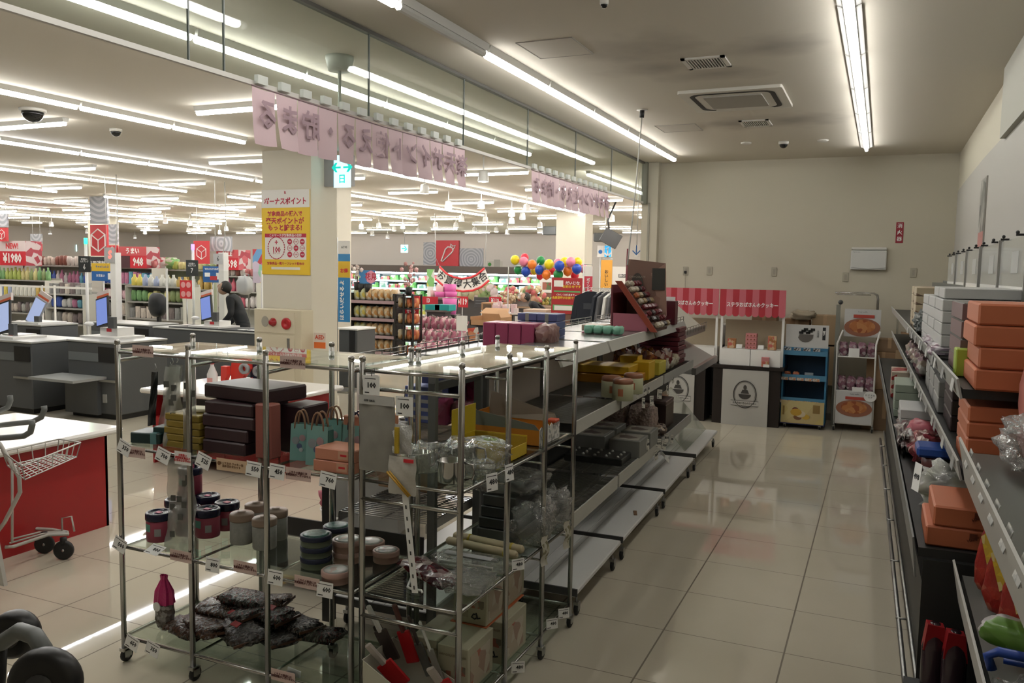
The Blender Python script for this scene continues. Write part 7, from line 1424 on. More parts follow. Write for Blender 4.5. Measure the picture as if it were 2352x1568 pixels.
t, W2, H2 = board('flower_sign', 'blue and pink flower sign on top of the bread gondola', 'sign', 826, 620, 862, 652, 13.7, mat('fsign_blue', (.05, .22, .5), .5)); MB().disc((W2*.5, -.014, 0), W2*.7, 8, .004).build('pink_flower', mat('fsign_pink', (.7, .3, .42), .5), t); txt('花見', .14, CRIM, t, (W2*.5, -.018, 0), bold=.02)
for px in (829, 845): MB().lathe([(.06, 0), (.075, .17), (0, .17)], n=10).build('black_cup', BLACK, None, 'black cup on top of the bread gondola, %s' % ('left' if px < 840 else 'right'), 'cup', 'black cups', loc=(aY(px, 660, 13.7).x, 13.72, 1.36))
# blue banner by the column
a = aY(777, 553, 10.2); b = aY(804, 740, 10.2)
t = thing('stand_banner', 'tall narrow blue, yellow and white banner right of the cream column', 'banner', ((a.x+b.x)/2, 10.2, 0)); W2 = (b.x-a.x)/2; z0, z1 = b.z, a.z; H = z1-z0
MB().box(-W2, W2, -.004, 0, z0, z0+H*.55).build('blue_field', mat('ban_blue', (.03, .22, .5), .5), t); MB().box(-W2, W2, -.004, 0, z0+H*.55, z0+H*.75).build('yellow_field', SY, t); MB().box(-W2, W2, -.004, 0, z0+H*.75, z0+H*.84).build('blue_band', mat('ban_blue2', (.05, .25, .52), .5), t); MB().box(-W2, W2, -.004, 0, z0+H*.84, z1).build('white_head', PW2, t)
txt('はらいだせるよ', .085, PAPER, t, (-.03, -.006, z0+H*.27), rot=(PI/2, -PI/2, 0), bold=.03); txt('お得', .07, REDS, t, (0, -.006, z0+H*.63), bold=.03); txt('ATM', .05, GREY, t, (0, -.006, z0+H*.92)); MB().tube([(-W2-.02, 0, 0), (-W2-.02, 0, z1+.05)], .012, 6).box(-.2, .2, -.15, .15, 0, .03).build('stand', STEEL, t)
t = thing('dark_locker', 'dark grey machine with a white top at the foot of the blue banner', 'machine', (0, 0, 0)); a = aY(778, 752, 10.6); b = aY(820, 800, 10.6); MB().rbox(a.x, b.x, 10.6, 11.1, 0, a.z-.03, .01).build('body', GREY, t); MB().rbox(a.x-.02, b.x+.02, 10.58, 11.1, a.z-.03, a.z, .006).build('white_top', WPLA, t); MB().box(a.x+.2, b.x-.04, 10.59, 10.6, .55, .9).build('black_front', BLACK, t)
# ---- middle of the hall: price stands, pink baskets, flowers, cartons
def tab(px0, py0, px1, Y, m, label, name='display_table', cat='table', dp=.6):
    a = aY(px0, py0, Y); b = aY(px1, py0, Y); t = thing(name, label, cat, (a.x, Y, 0)); MB().box(0, b.x-a.x, 0, dp, a.z-.04, a.z).build('top', m, t); MB().box(.03, b.x-a.x-.03, .03, dp-.03, 0, a.z-.04).build('body', mat('table_dark', (.05, .045, .045), .6), t); return t, b.x-a.x, a.z
FLW = speckle('flower_mix', [(.5, .2, .25), (.6, .42, .4), (.2, .09, .09), (.65, .55, .52), (.4, .12, .18), (.12, .1, .08)], 9, .6); DKM = speckle('dark_goods', [(.04, .04, .04), (.1, .1, .1), (.5, .5, .48), (.02, .02, .02), (.2, .18, .16)], 10, .5)
random.seed(51)
for r_, (px0, px1, py, Y, m, nm) in enumerate(((955, 1060, 735, 14.2, FLW, 'pink flower pack on the upper sales stand'), (952, 1062, 765, 13.6, FLW, 'pink flower pack on the middle sales stand'), (950, 1065, 792, 13.0, FLW, 'pink flower pack on the lower sales stand'), (1090, 1140, 775, 13.2, DKM, 'black and white pack on the stand below the open carton'))):
    a = aY(px0, py, Y); b = aY(px1, py, Y); n = 7; w_ = (b.x-a.x)/n
    t = thing('sales_stand', 'dark sales stand under the '+nm.split(' on ')[0]+'s, %s' % ['highest', 'middle', 'lowest', 'at the right'][r_], 'stand', (a.x, Y, 0)); MB().box(0, b.x-a.x, 0, .5, a.z-.3, a.z-.27).build('top', STEEL, t)
    for x in (.02, b.x-a.x-.02):
        for y in (.03, .47): MB().box(x-.015, x+.015, y-.015, y+.015, 0, a.z-.3).build('leg', STEEL, t)
    for i in range(n):
        bb = MB(); pillow(bb, (0, 0, .17), (w_*.95, .3, .34), i+r_*9, .25, .5, 12, 8); bb.build('flower_pack' if m is FLW else 'mixed_pack', m, None, nm+', %s from the left' % ORD[i].replace('nearest', 'first'), 'packet', nm.split(' on ')[0]+'s', loc=(a.x+w_*(i+.5), Y+.2, a.z-.268))
for px0, py0, px1, py1, Y, s_, l in ((946, 678, 963, 712, 14.6, '19', 'cut off by the snack tower, reading 19'), (963, 680, 1006, 700, 15.5, '13', 'low one with two dim numbers 13'), (1049, 680, 1075, 706, 17.2, '¥119', 'reading 119, left of the blackboard'), (1124, 681, 1152, 700, 17.3, '¥119', 'reading 119, right of the blackboard')):
    t, W2, H2 = board('price_sign', 'red price sign '+l, 'sign', px0, py0, px1, py1, Y, PRED, .02, 'red price signs'); txt(s_, H2*1.5, PW3, t, (0, -.022, 0), bold=.03, sx=.7); MB().tube([(0, 0, -H2), (0, 0, -t.location.z)], .012, 5).build('stand', STEEL, t)
t, W2, H2 = board('red_flag', 'glowing red sale card with white characters beside the snack tower', 'sign', 928, 700, 962, 730, 14.0, PRED, .01); txt('セール', H2*.8, PW3, t, (0, -.012, 0), bold=.04, sx=.7)
t, W2, H2 = board('blackboard', 'black framed menu board between the two 119 signs', 'board', 1090, 682, 1123, 706, 17.0, mat('slate', (.06, .06, .06), .5), .02); MB().box(-W2*.8, W2*.6, -.023, -.02, H2*.2, H2*.4).box(-W2*.8, W2*.2, -.023, -.02, -H2*.3, -H2*.15).build('chalk_lines', GREYL, t); MB().tube([(0, 0, -H2), (0, 0, -t.location.z)], .012, 5).build('stand', STEEL, t)
PBK = mat('basket_pink', (.65, .13, .38), .4); PBL = mat('basket_pale', (.7, .45, .45), .5)
for i, (px, py, Y, m, w_, h, l) in enumerate(((1033, 664, 16.2, PBK, .32, .22, 'top right'), (1010, 668, 16.1, PBL, .2, .2, 'pale top left'), (1012, 676, 16.0, PBK, .3, .12, 'low left'), (1036, 676, 16.0, PBK, .3, .12, 'low right'), (1033, 700, 15.8, PBK, .34, .28, 'upper one under the red sign'), (1034, 714, 15.8, PBK, .3, .26, 'lower one under the red sign'), (995, 674, 16.1, PBL, .14, .14, 'pale far left'))):
    c = aY(px, py, Y); t = thing('pink_basket', 'bright pink stacked basket, '+l, 'basket', (c.x, Y, c.z-h/2), 0, 'bright pink baskets'); MB().lathe([(w_*.42, 0), (w_*.5, h), (w_*.47, h), (w_*.4, .02), (0, .02)], n=10, mtx=Matrix.Diagonal((1, .8, 1, 1))).build('body', m, t)
t, w_, z = tab(1000, 683, 1042, 16.0, STEEL, 'steel topped table carrying the pink baskets', dp=.3); t, w_, z = tab(1018, 722, 1044, 15.55, STEEL, 'lower dark table under the pink baskets', dp=.35)
for i in range(2): c = aY(992+22*i, 706, 15.2); pbox('teal_box', 'teal box beside the pink baskets, %s' % ['left', 'right'][i], 'box', mat('teal_goods', (.02, .32, .3), .4), c.x-.16, c.x+.18, 15.2, 15.5, c.z-.07, c.z+.06, 'teal boxes')
t, w_, z = tab(976, 711, 1024, 15.15, STEEL, 'small table under the teal boxes', dp=.3)
# open carton, pink packs table, beige counter
OC = mat('open_carton', (.42, .24, .12), .75)
a = aY(1080, 727, 13.6); b = aY(1150, 750, 13.6); t = thing('open_carton', 'large open cardboard carton in the middle of the hall', 'carton', (a.x, 13.6, b.z)); W_ = b.x-a.x; MB().box(0, W_, 0, .015, 0, .1).box(0, .015, 0, .5, 0, .16).box(W_-.015, W_, 0, .5, 0, .16).box(0, W_, .485, .5, 0, .2).box(0, W_, 0, .5, 0, .01).build('body', OC, t); MB().add([(-.05, .5, .2), (W_*.85, .5, .2), (W_*.8, .65, .3), (0, .65, .3)], [(0, 1, 2, 3)]).add([(W_, 0, .16), (W_, .5, .16), (W_*.82, .45, .28), (W_*.82, .1, .28)], [(0, 1, 2, 3)]).build('flap', mat('open_flap', (.5, .3, .16), .75), t); MB().box(.1, W_-.1, .05, .45, -b.z, 0).build('support', mat('table_dark', (.05, .045, .045), .6), t)
a = aY(1105, 712, 16.6); b = aY(1152, 696, 16.6); t = thing('cardboard_box', 'kraft carton with dark print behind the open carton', 'box', (a.x, 16.6, a.z)); MB().rbox(0, b.x-a.x, 0, .4, 0, b.z-a.z, .005).build('body', OC, t); MB().box(.05, .25, -.004, 0, .02, .14).box(.4, .6, -.004, 0, .08, .14).build('print', mat('kraft_print', (.12, .08, .05), .6), t); MB().box(.02, b.x-a.x-.02, .02, .38, -a.z, 0).build('support', mat('table_dark', (.05, .045, .045), .6), t)
a = aY(1120, 717, 15.0); b = aY(1188, 717, 15.0); t = thing('round_table', 'small round table on a black drum carrying pale pink packs', 'table', ((a.x+b.x)/2, 15.2, 0)); R_ = (b.x-a.x)/2; MB().lathe([(R_, a.z-.03), (R_, a.z), (0, a.z)], n=24).build('top', mat('table_white', (.55, .5, .48), .4), t); MB().lathe([(R_*.45, 0), (R_*.45, a.z-.03)], n=18).build('black_drum', BLACK, t)
PPP = [mat('pack_palepink', (.7, .5, .5), .5), mat('pack_rosewhite', (.72, .62, .6), .5)]
random.seed(8)
for i in range(12):
    w2, h = random.uniform(.07, .13), random.uniform(.06, .22); x = (a.x+b.x)/2+R_*random.uniform(-.75, .8); y = 15.2+R_*random.uniform(-.5, .4); pbox('pink_packet', 'pale pink packet on the small round table, %s' % ORD[i].replace('nearest', 'first placed'), 'packet', PPP[i % 2], x-w2/2, x+w2/2, y-.04, y+.04, a.z, a.z+h, 'pale pink packets')
a = aY(1185, 728, 14.2); b = aY(1255, 712, 14.2); t = thing('service_counter', 'pale beige counter with a white panel in the middle of the hall', 'counter', (a.x, 14.2, 0)); W_ = b.x-a.x; MB().box(.15, W_, 0, .5, 0, b.z).build('beige_front', mat('counter_beige', (.5, .36, .27), .6), t); MB().box(0, .16, -.05, -.03, .3, a.z+.02).build('white_panel', PW2, t)
blossom('flower_bunch', 'mixed flowers with red and green behind the beige counter', 1160, 658, 1250, 700, 18., [(.5, .12, .12), (.3, .4, .2), (.6, .5, .3), (.62, .55, .5), (.45, .25, .15)], 8, 60, False); blossom('dried_bunch', 'beige dried flowers right of the second 119 sign', 1150, 670, 1185, 698, 16.8, [(.5, .36, .22), (.42, .3, .2), (.58, .46, .32)], 14, 24, False); blossom('vegetable_pile', 'green and yellow vegetables at the right of the person', 1238, 682, 1275, 703, 18.2, [(.2, .35, .1), (.55, .45, .12), (.4, .5, .3), (.5, .2, .08)], 8, 34, False)
t, w_, z = tab(1150, 702, 1280, 17.9, mat('table_wood', (.3, .2, .13), .6), 'long table carrying flowers and vegetables', dp=1.0)
blossom('leaf_plants', 'pale leafy plants in front of the chiller, below the bunting', 1005, 655, 1140, 682, 21., [(.3, .42, .2), (.55, .55, .42), (.6, .5, .5), (.4, .35, .2)], 6, 60, False); t, w_, z = tab(1000, 682, 1145, 21., mat('table_wood', (.3, .2, .13), .6), 'long table of leafy plants below the bunting')
for px, py, l in ((988, 660, 'yellow and green price tower'), (968, 700, 'beige carton stack')):
    a = aY(px-8, py-42 if px > 980 else py-18, 19.); b = aY(px+8, py, 19.); t = thing('info_post', l+' in the middle of the hall', 'stand', ((a.x+b.x)/2, 19., 0)); MB().box(-.1, .1, 0, .05, a.z-.45, a.z).build('board', speckle('infopost'+l[:3], [(.55, .5, .1), (.2, .45, .15), (.6, .6, .55)], 4), t); MB().box(-.08, .1, -.004, 0, a.z-.75, a.z-.45).build('white_card', PW2, t); MB().tube([(0, .03, 0), (0, .03, a.z-.4)], .015, 5).build('post', STEEL, t)
t, W2, H2 = board('white_card', 'tall white card hanging before the flower stands', 'card', 1049, 724, 1073, 760, 12.8, PW2); MB().tube([(0, 0, -H2), (0, 0, -t.location.z)], .01, 5).build('stand', STEEL, t)
t, W2, H2 = board('leaflet_rack', 'small red and white leaflet holder behind the rack top', 'leaflet', 1077, 752, 1100, 790, 11.6, speckle('leaflet_red', [(.55, .08, .05), (.6, .55, .5), (.5, .2, .1)], 6)); t.rotation_euler.y = -.15; MB().tube([(0, 0, -H2), (0, 0, -t.location.z)], .01, 5).build('stand', STEEL, t)
# bunting
bp = [(1010, 612), (1025, 627), (1042, 636), (1062, 640), (1082, 637), (1098, 629), (1113, 616)]; bl = [(1001, 641), (1018, 655), (1040, 665), (1064, 669), (1086, 667), (1106, 659), (1124, 644)]
t = thing('bunting', 'curved white bunting with red borders and brush characters over the hall', 'bunting', (0, 0, 0)); YB_ = 20.
A = [aY(x, y, YB_) for x, y in bp]; B = [aY(x, y, YB_) for x, y in bl]
for i, ch in enumerate('お買得大集合'):
    MB().add([A[i], A[i+1], B[i+1], B[i]]+[p+Vector((0, .02, 0)) for p in (A[i], A[i+1], B[i+1], B[i])], [(0, 1, 2, 3), (7, 6, 5, 4), (0, 4, 5, 1), (1, 5, 6, 2), (2, 6, 7, 3), (3, 7, 4, 0)]).build('pennant', PW2, t)
    c = (A[i]+A[i+1]+B[i]+B[i+1])/4; d = A[i+1]-A[i]; txt(ch, .26, INK, t, c-Vector((0, .012, 0)), rot=(PI/2, -math.atan2(d.z, d.x), 0), bold=.01)
MB().tube([p-Vector((0, .015, 0)) for p in A], .03, 5).build('red_upper_border', REDS, t); MB().tube([p-Vector((0, .015, 0)) for p in B], .03, 5).build('red_lower_border', REDS, t); MB().tube([A[0], aY(1000, 590, 20.), Vector((aY(998, 560, 20.).x, 20., ZC))], .006, 4).tube([A[-1], aY(1115, 590, 20.), Vector((aY(1117, 560, 20.).x, 20., ZC))], .006, 4).build('cord', STEEL, t)
# balloons
BC = {'y': (.75, .6, .01), 'r': (.7, .02, .05), 'p': (.75, .22, .33), 'g': (.01, .25, .06), 'b': (.01, .06, .4), 'o': (.8, .2, .02)}; BN_ = {'y': 'yellow', 'r': 'red', 'p': 'pink', 'g': 'green', 'b': 'blue', 'o': 'orange'}
bal = [(1183, 596, 'y', 11, 0), (1205, 591, 'r', 10, .12), (1203, 600, 'p', 11, 0), (1222, 607, 'o', 11, 0), (1242, 598, 'g', 10.5, .1), (1261, 606, 'y', 11.5, 0), (1281, 603, 'p', 10, .12), (1297, 601, 'y', 11, .1), (1311, 601, 'p', 11.5, 0), (1327, 601, 'y', 10.5, .05), (1190, 619, 'g', 10.5, .05), (1208, 623, 'b', 11.5, 0), (1227, 622, 'y', 9, .12), (1239, 619, 'b', 11, -.02), (1255, 630, 'o', 11, 0), (1268, 622, 'r', 9, .1), (1285, 610, 'b', 12, -.05), (1282, 630, 'g', 12, 0), (1304, 622, 'o', 11, .03), (1325, 617, 'b', 11.5, -.03), (1340, 616, 'p', 10, .1), (1320, 632, 'r', 10, .12), (1240, 633, 'r', 9, .12), (1222, 625, 'r', 6, .15)]
t = None
for i, (px, py, c, r_, dy) in enumerate(bal):
    p = aY(px, py, 14.6+dy*2); rr = r_/118*.93; t = thing('balloon', '%s balloon in the garland over the red poster' % BN_[c], 'balloon', p, 0, 'balloon garland')
    t['label'] = '%s balloon of the garland, %s' % (BN_[c], ['leftmost at the top', 'upper left behind the pink one', 'upper left beside the first yellow', 'left of the green one', 'upper middle left', 'upper middle', 'upper middle behind the blue', 'upper right between pinks', 'largest one at upper right', 'rightmost at the top', 'lower left end', 'lower left beside the green', 'half hidden at lower left', 'lower middle left', 'lowest in the middle', 'small one in the lower middle', 'large one right of the middle', 'lowest right of the middle', 'lower right', 'lower right, frontmost', 'right end, half hidden', 'under the right blue one', 'behind the lowest orange one', 'tiny one at lower left'][i])
    zl = aY(1260, 612, 14.62).z; MB().tube([(0, 0, 0), (0, 14.62-p.y, zl-p.z)], .004, 4).build('string', PAPER, t)
    MB().lathe([(0, rr*1.02)]+[(rr*math.sin(q), rr*math.cos(q)*(1.02 if q < 1.6 else 1.15)) for q in [PI*k/10 for k in range(1, 10)]]+[(.008, -rr*1.17)], n=16).build('skin', mat('balloon_'+c, BC[c], .3), t); MB().lathe([(.006, -rr*1.15), (.014, -rr*1.22), (0, -rr*1.22)], n=8).build('knot', mat('balloon_'+c, BC[c], .3), t)
a = aY(1168, 612, 14.62); b = aY(1348, 612, 14.62); t = thing('garland_line', 'thin line on two poles that carries the balloon garland', 'line', (0, 14.62, 0)); MB().tube([(a.x, 0, a.z), (b.x, 0, b.z)], .006, 5).build('line', STEEL, t)
for q in (a, b): MB().tube([(q.x, 0, 0), (q.x, 0, q.z)], .012, 6).build('pole', STEEL, t)
# red poster stand, nobori, clothes rail, signs at the right end of the hall
a = aY(1268, 637, 14.4); b = aY(1338, 722, 14.4)
t, W2, H2 = board('red_notice', 'large red notice board with white fields below the balloons', 'notice', 1269, 637, 1338, 722, 14.4, mat('notice_red', (.36, .02, .025), .45), .03); MB().box(-W2, W2, .0, .02, -t.location.z, -H2).build('wooden_base', mat('base_brown', (.17, .09, .06), .6), t)
MB().box(-W2*.85, -W2*.25, -.034, -.03, H2*.5, H2*.85).box(-W2*.8, W2*.35, -.034, -.03, -H2*.8, -H2*.55).box(W2*.55, W2*.85, -.034, -.03, -H2*.35, H2*.05).build('white_field', PW2, t); MB().box(-W2*.85, W2*.85, -.034, -.03, H2*.2, H2*.28).box(-W2*.9, W2*.9, -.0335, -.03, -H2*.82, -H2*.5).build('green_band', mat('notice_green', (.1, .35, .12), .5), t)
txt('だいじな', .07, PW3, t, (W2*.35, -.033, H2*.7), bold=.03); txt('お知らせです', .06, SY, t, (W2*.3, -.033, H2*.5), bold=.03); txt('会員登録が必要です!', .052, SY, t, (-W2*.15, -.033, -H2*.12), bold=.03); txt('くわしくは係員まで', .04, PW3, t, (-W2*.1, -.033, H2*.05), bold=.02)
def nobori(px0, py0, px1, py1, Y, m, s_, label, tm, white=True):
    a = aY(px0, py0, Y); b = aY(px1, py1, Y); t = thing('vertical_banner', label, 'banner', ((a.x+b.x)/2, Y, 0)); W2 = (b.x-a.x)/2; H = a.z-b.z
    MB().box(-W2, W2, -.004, 0, b.z, a.z).build('cloth', m, t)
    if white: 
        for q in ((.77, 1, 1), (.06, .18, .7)): MB().box(-W2*q[2], W2*q[2], -.006, -.004, b.z+H*q[0], b.z+H*q[1]).build('white_field', PW2, t)
    n = len(s_)
    for i, ch in enumerate(s_): txt(ch, min(W2*1.5, H*.6/n), tm, t, (0, -.0065, b.z+H*(.72-.5*(i+.5)/n) if white else b.z+H*(.65-.6*(i+.5)/n)), bold=.02)
    MB().tube([(-W2-.02, 0, 0), (-W2-.02, 0, a.z+.05)], .012, 5).tube([(-W2-.02, 0, a.z+.03), (W2, 0, a.z+.03)], .006, 5).build('pole', STEEL, t); return t
nobori(1343, 611, 1359, 711, 14.0, mat('nob_red', (.55, .04, .07), .5), 'ポイントさらに', 'tall red banner with white characters right of the red notice', PW3); t = nobori(1381, 597, 1405, 662, 17.0, mat('nob_orange', (.72, .35, .05), .5), 'おいしい', 'orange banner with black brush characters behind the clothes rail', INK, False)
t, W2, H2 = board('toilet_sign', 'white and bright blue hanging direction sign right of the far column', 'sign', 1374, 564, 1405, 590, 17.5, PW2, .05); MB().box(W2*.05, W2, -.055, -.05, -H2, H2).build('blue_half', mat('sign_skyblue', (.02, .38, .75), .5, emit=(.02, .3, .6), es=.4), t); MB().disc((-W2*.55, -.053, -H2*.1), W2*.28, 12, .006).build('blue_mark', mat('mark_blue', (.02, .15, .45), .5), t); txt('↓', .22, PW3, t, (W2*.52, -.058, -H2*.4), bold=.03); txt('トイレ', .1, PW3, t, (W2*.52, -.058, H2*.45), bold=.02); MB().tube([(0, 0, H2), (0, 0, ZC-t.location.z)], .01, 5).build('rod', STEEL, t)
t, W2, H2 = board('small_sign', 'tiny pale sign at the shop end wall with a dark arrow', 'sign', 1459, 563, 1466, 590, 12.2, PW2, .02); txt('↓', .2, SB, t, (0, -.022, 0)); MB().tube([(0, 0, H2), (0, 0, ZC-t.location.z)], .006, 5).build('rod', STEEL, t)
t = thing('tv_monitor', 'black monitor tilted down on a pole from the hall ceiling', 'monitor', aY(1403, 547, 17.2), rot=(.0, .5, .3)); MB().rbox(-.2, .2, -.03, .03, -.16, .16, .01).build('screen_case', mat('tv_dark', (.06, .06, .06), .3), t); MB().tube([(0, .05, .0), (-.25, .05, .3), (-.3, .05, .75)], .02, 6).build('ceiling_arm', BLACK, t)
for px, py, l in ((1383, 545, 'left of the monitor'), (1266, 530, 'on the ceiling left of the far column')): t = thing('ceiling_speaker', 'small dark box fixture '+l, 'speaker', aY(px, py, 22.), 0); MB().rbox(-.2, .2, -.15, .15, -.12, .12, .02).build('case', GREY, t)
struct(MB().box(-4.75, -2.99, 18.6, 18.75, 0, ZC), 'wall_recess', mat('recess_pink', (.66, .56, .48), .8))
t, W2, H2 = board('paper_sheet', 'white sheet with a grey strip on the pale wall behind the clothes', 'sheet', 1408, 612, 1462, 655, 18.6, PW2, .02); MB().box(W2*-.5, W2*.9, -.023, -.02, -H2*.2, H2*.2).build('grey_strip', mat('strip_grey', (.15, .15, .15), .5), t); txt('IRODORI', .09, PW3, t, (W2*.2, -.025, 0))
t = thing('clothes_rail', 'clothes rail behind the aisle shelves', 'rail', aY(1398, 662, 13.4)); zz = t.location.z; MB().tube([(-.42, 0, -zz), (-.42, 0, 0), (.42, 0, 0), (.42, 0, -zz)], .014, 6).tube([(-.42, -.2, -zz+.02), (-.42, .2, -zz+.02)], .014, 6).tube([(.42, -.2, -zz+.02), (.42, .2, -zz+.02)], .014, 6).build('frame', STEEL, t); c0 = t.location.copy()
NVY = mat('cloth_navy', (.008, .011, .02), .8); WCL = mat('cloth_white', (.6, .6, .58), .8); GCL = mat('cloth_grey', (.1, .1, .11), .8)
for i, (x, m, l, rz) in enumerate(((-.30, NVY, 'navy sweatshirt with faint print, facing the camera', .0), (-.10, NVY, 'dark navy top, second on the rail', 1.2), (0., GCL, 'grey jacket in the middle', 1.1), (.1, WCL, 'white shirt', 1.15), (.17, GCL, 'second grey jacket', 1.15), (.25, WCL, 'white hooded top', 1.2), (.36, NVY, 'dark navy jacket at the right end', .8))):
    t = thing('garment', l+' on the clothes rail', 'garment', c0+Vector((x, -.02 if i == 0 else 0, -.06)), rz, 'garments on the rail'); d_ = .06 if i == 0 else .05; a_ = .28 if i == 0 else .24
    MB().prism([(-.07, .0), (.07, .0), (a_, -.09), (a_+.08, -.55), (a_-.02, -.57), (a_*.85, -.25), (a_*.9, -.72), (-a_*.9, -.72), (-a_*.85, -.25), (-a_+.02, -.57), (-a_-.08, -.55), (-a_, -.09)], -d_/2, d_/2).build('cloth', m, t); MB().tube([(-.16, 0, -.03), (0, 0, .03), (.16, 0, -.03)], .006, 5).tube([(0, 0, .03), (0, 0, .055), (.02, 0, .07)], .004, 5).build('hanger', WPLA, t)
    if i == 0: MB().box(-.12, .1, -.034, -.03, -.3, -.2).build('chest_print', mat('chest_print', (.035, .04, .05), .7), t)
t, W2, H2 = board('menu_panel', 'white framed panel with a dark red photograph left of the red notice', 'panel', 1240, 640, 1268, 672, 19., PW2, .02); MB().box(-W2*.5, W2*.9, -.024, -.02, -H2*.6, H2*.5).build('photo', speckle('menu_photo', [(.25, .06, .05), (.1, .15, .06), (.35, .12, .08)], 6), t); MB().box(-W2, W2, 0, .05, -t.location.z, -H2).build('support', mat('base_brown', (.17, .09, .06), .6), t)
# ================================================================ PEOPLE
SKIN = mat('skin', (.45, .27, .19), .5); HAIR = mat('hair_black', (.012, .01, .009), .5); COAT = mat('coat_black', (.010, .011, .014), .8); TROU = mat('trousers_dark', (.02, .02, .025), .8)
def skin_mesh(name, pts, edges, rad, m, parent, sub=2):
    me = bpy.data.meshes.new(name); me.from_pydata([tuple(p) for p in pts], edges, []); o = bpy.data.objects.new(name, me); COL.objects.link(o); o.parent = parent
    s = o.modifiers.new('skin', 'SKIN'); s.use_smooth_shade = True
    for i, r in enumerate(rad): me.skin_vertices[0].data[i].radius = (r, r) if not isinstance(r, tuple) else r
    me.skin_vertices[0].data[0].use_root = True; sb = o.modifiers.new('sub', 'SUBSURF'); sb.levels = sb.render_levels = sub; me.materials.append(m); return o
def person(label, loc, rz, bend=.5, coat=COAT, apron=None, look=-.4, s=1.):
    t = thing('person', label, 'person', loc, rz); t.scale = (s, s, s); sb, cb = math.sin(bend), math.cos(bend)
    hip = Vector((0, 0, .88)); T = lambda u, x=0, f=0: hip+Vector((x, -sb*u-f*cb, cb*u-f*sb))        # faces -y
    neck = T(.5); hd = T(.5)+Vector((0, -.09-.06*sb, .13))
    P = [hip, T(.22), T(.42), T(.52), T(.44, .17), T(.22, .24, .05), T(.12, .22, .28), T(.44, -.17), T(.22, -.24, .05), T(.1, -.2, .28), Vector((.1, 0, .86)), Vector((.11, -.03, .48)), Vector((.11, .02, .08)), Vector((.11, -.14, .04)), Vector((-.1, 0, .86)), Vector((-.11, -.03, .48)), Vector((-.11, .02, .08)), Vector((-.11, -.14, .04))]
    E = [(0, 1), (1, 2), (2, 3), (2, 4), (4, 5), (5, 6), (2, 7), (7, 8), (8, 9), (0, 10), (10, 11), (11, 12), (12, 13), (0, 14), (14, 15), (15, 16), (16, 17)]
    Rr = [(.16, .12), (.15, .12), (.17, .12), .06, .075, .055, .04, .075, .055, .04, .095, .07, .05, .04, .095, .07, .05, .04]
    body = skin_mesh('body', P, E, Rr, coat, t)
    h = MB(); h.ball((0, 0, 0), .1, 16, (.78, .95, 1.15)); hm = Matrix.Translation(hd) @ Matrix.Rotation(-look, 4, 'X')
    ho = h.build('head', SKIN, t); ho.matrix_local = hm
    MB().ball((0, -.1, -.01), .018, 8, (.8, 1, 1.3)).build('nose', SKIN, ho); MB().ball((-.078, 0, -.005), .022, 8, (.4, .8, 1.2)).build('ear', SKIN, ho); MB().ball((.078, 0, -.005), .022, 8, (.4, .8, 1.2)).build('ear', SKIN, ho)
    for x in (-.03, .03): MB().ball((x, -.086, .02), .011, 8, (1.2, .5, .7)).build('eye', BLACK, ho)
    MB().box(-.022, .022, -.094, -.086, -.05, -.043).build('mouth', mat('lips', (.3, .12, .1), .5), ho)
    hr = MB(); hr.grid(lambda u, v: (lambda a, b: (.088*math.cos(a)*math.cos(b), .108*math.sin(a)*math.cos(b)+.012, .125*math.sin(b)+.005))(2*PI*u, -.35+v*(PI/2+.35) if not (1.15*PI < 2*PI*u < 1.85*PI) else .5+v*(PI/2-.5)), 20, 8).build('hair', HAIR, ho)
    for sx, k in ((1, 6), (-1, 9)):
        w_ = P[k]; hn = MB(); hn.ball(w_+Vector((0, -.04, -.01)), .04, 10, (.9, 1.1, .5))
        for f in range(4): hn.tube([w_+Vector((-.028+.018*f, -.07, -.01)), w_+Vector((-.03+.019*f, -.105+.006*abs(f-1.5), -.02)), w_+Vector((-.03+.019*f, -.125+.006*abs(f-1.5), -.045))], .009, 6)
        hn.tube([w_+Vector((-sx*.03, -.04, -.005)), w_+Vector((-sx*.055, -.075, -.02)), w_+Vector((-sx*.05, -.095, -.035))], .01, 6).build('hand', SKIN, t)
    if apron: MB().grid(lambda u, v: tuple(T(.38-.5*v, (u-.5)*.3, .15+.03*math.sin(PI*u))), 6, 6).build('apron', apron, t)
    return t
p = aY(560, 690, 10.75); person('person in a black coat bending over the checkout left of the cream column', (p.x, 10.75, 0), -1.1, .42, COAT, None, .5)
p = aY(1226, 674, 17.2); person('person with short dark hair in black working among the flowers', (p.x+.35, 17.2, 0), -1.0, .95, COAT, None, .6, .96)
b = MB(); pillow(b, (0, 0, .2), (.6, .4, .42), 3, .15); c = aY(1203, 690, 18.3); b.build('white_bag', mat('bag_white', (.62, .6, .6), .5), None, 'bulging white plastic bag left of the person among the flowers', 'bag', loc=(c.x, 18.3, c.z-.2))
c = aY(562, 655, 11.6); b = MB(); pillow(b, (0, 0, 0), (.26, .2, .34), 13, .12); t = thing('plastic_bag', 'white plastic bag hanging on a stand above the bending person', 'bag', c); b.build('bag', mat('bag_white2', (.5, .5, .5), .4), t); MB().tube([(0, .1, -c.z), (0, .1, .2), (0, 0, .2), (0, 0, .12)], .012, 6).build('stand', STEEL, t)

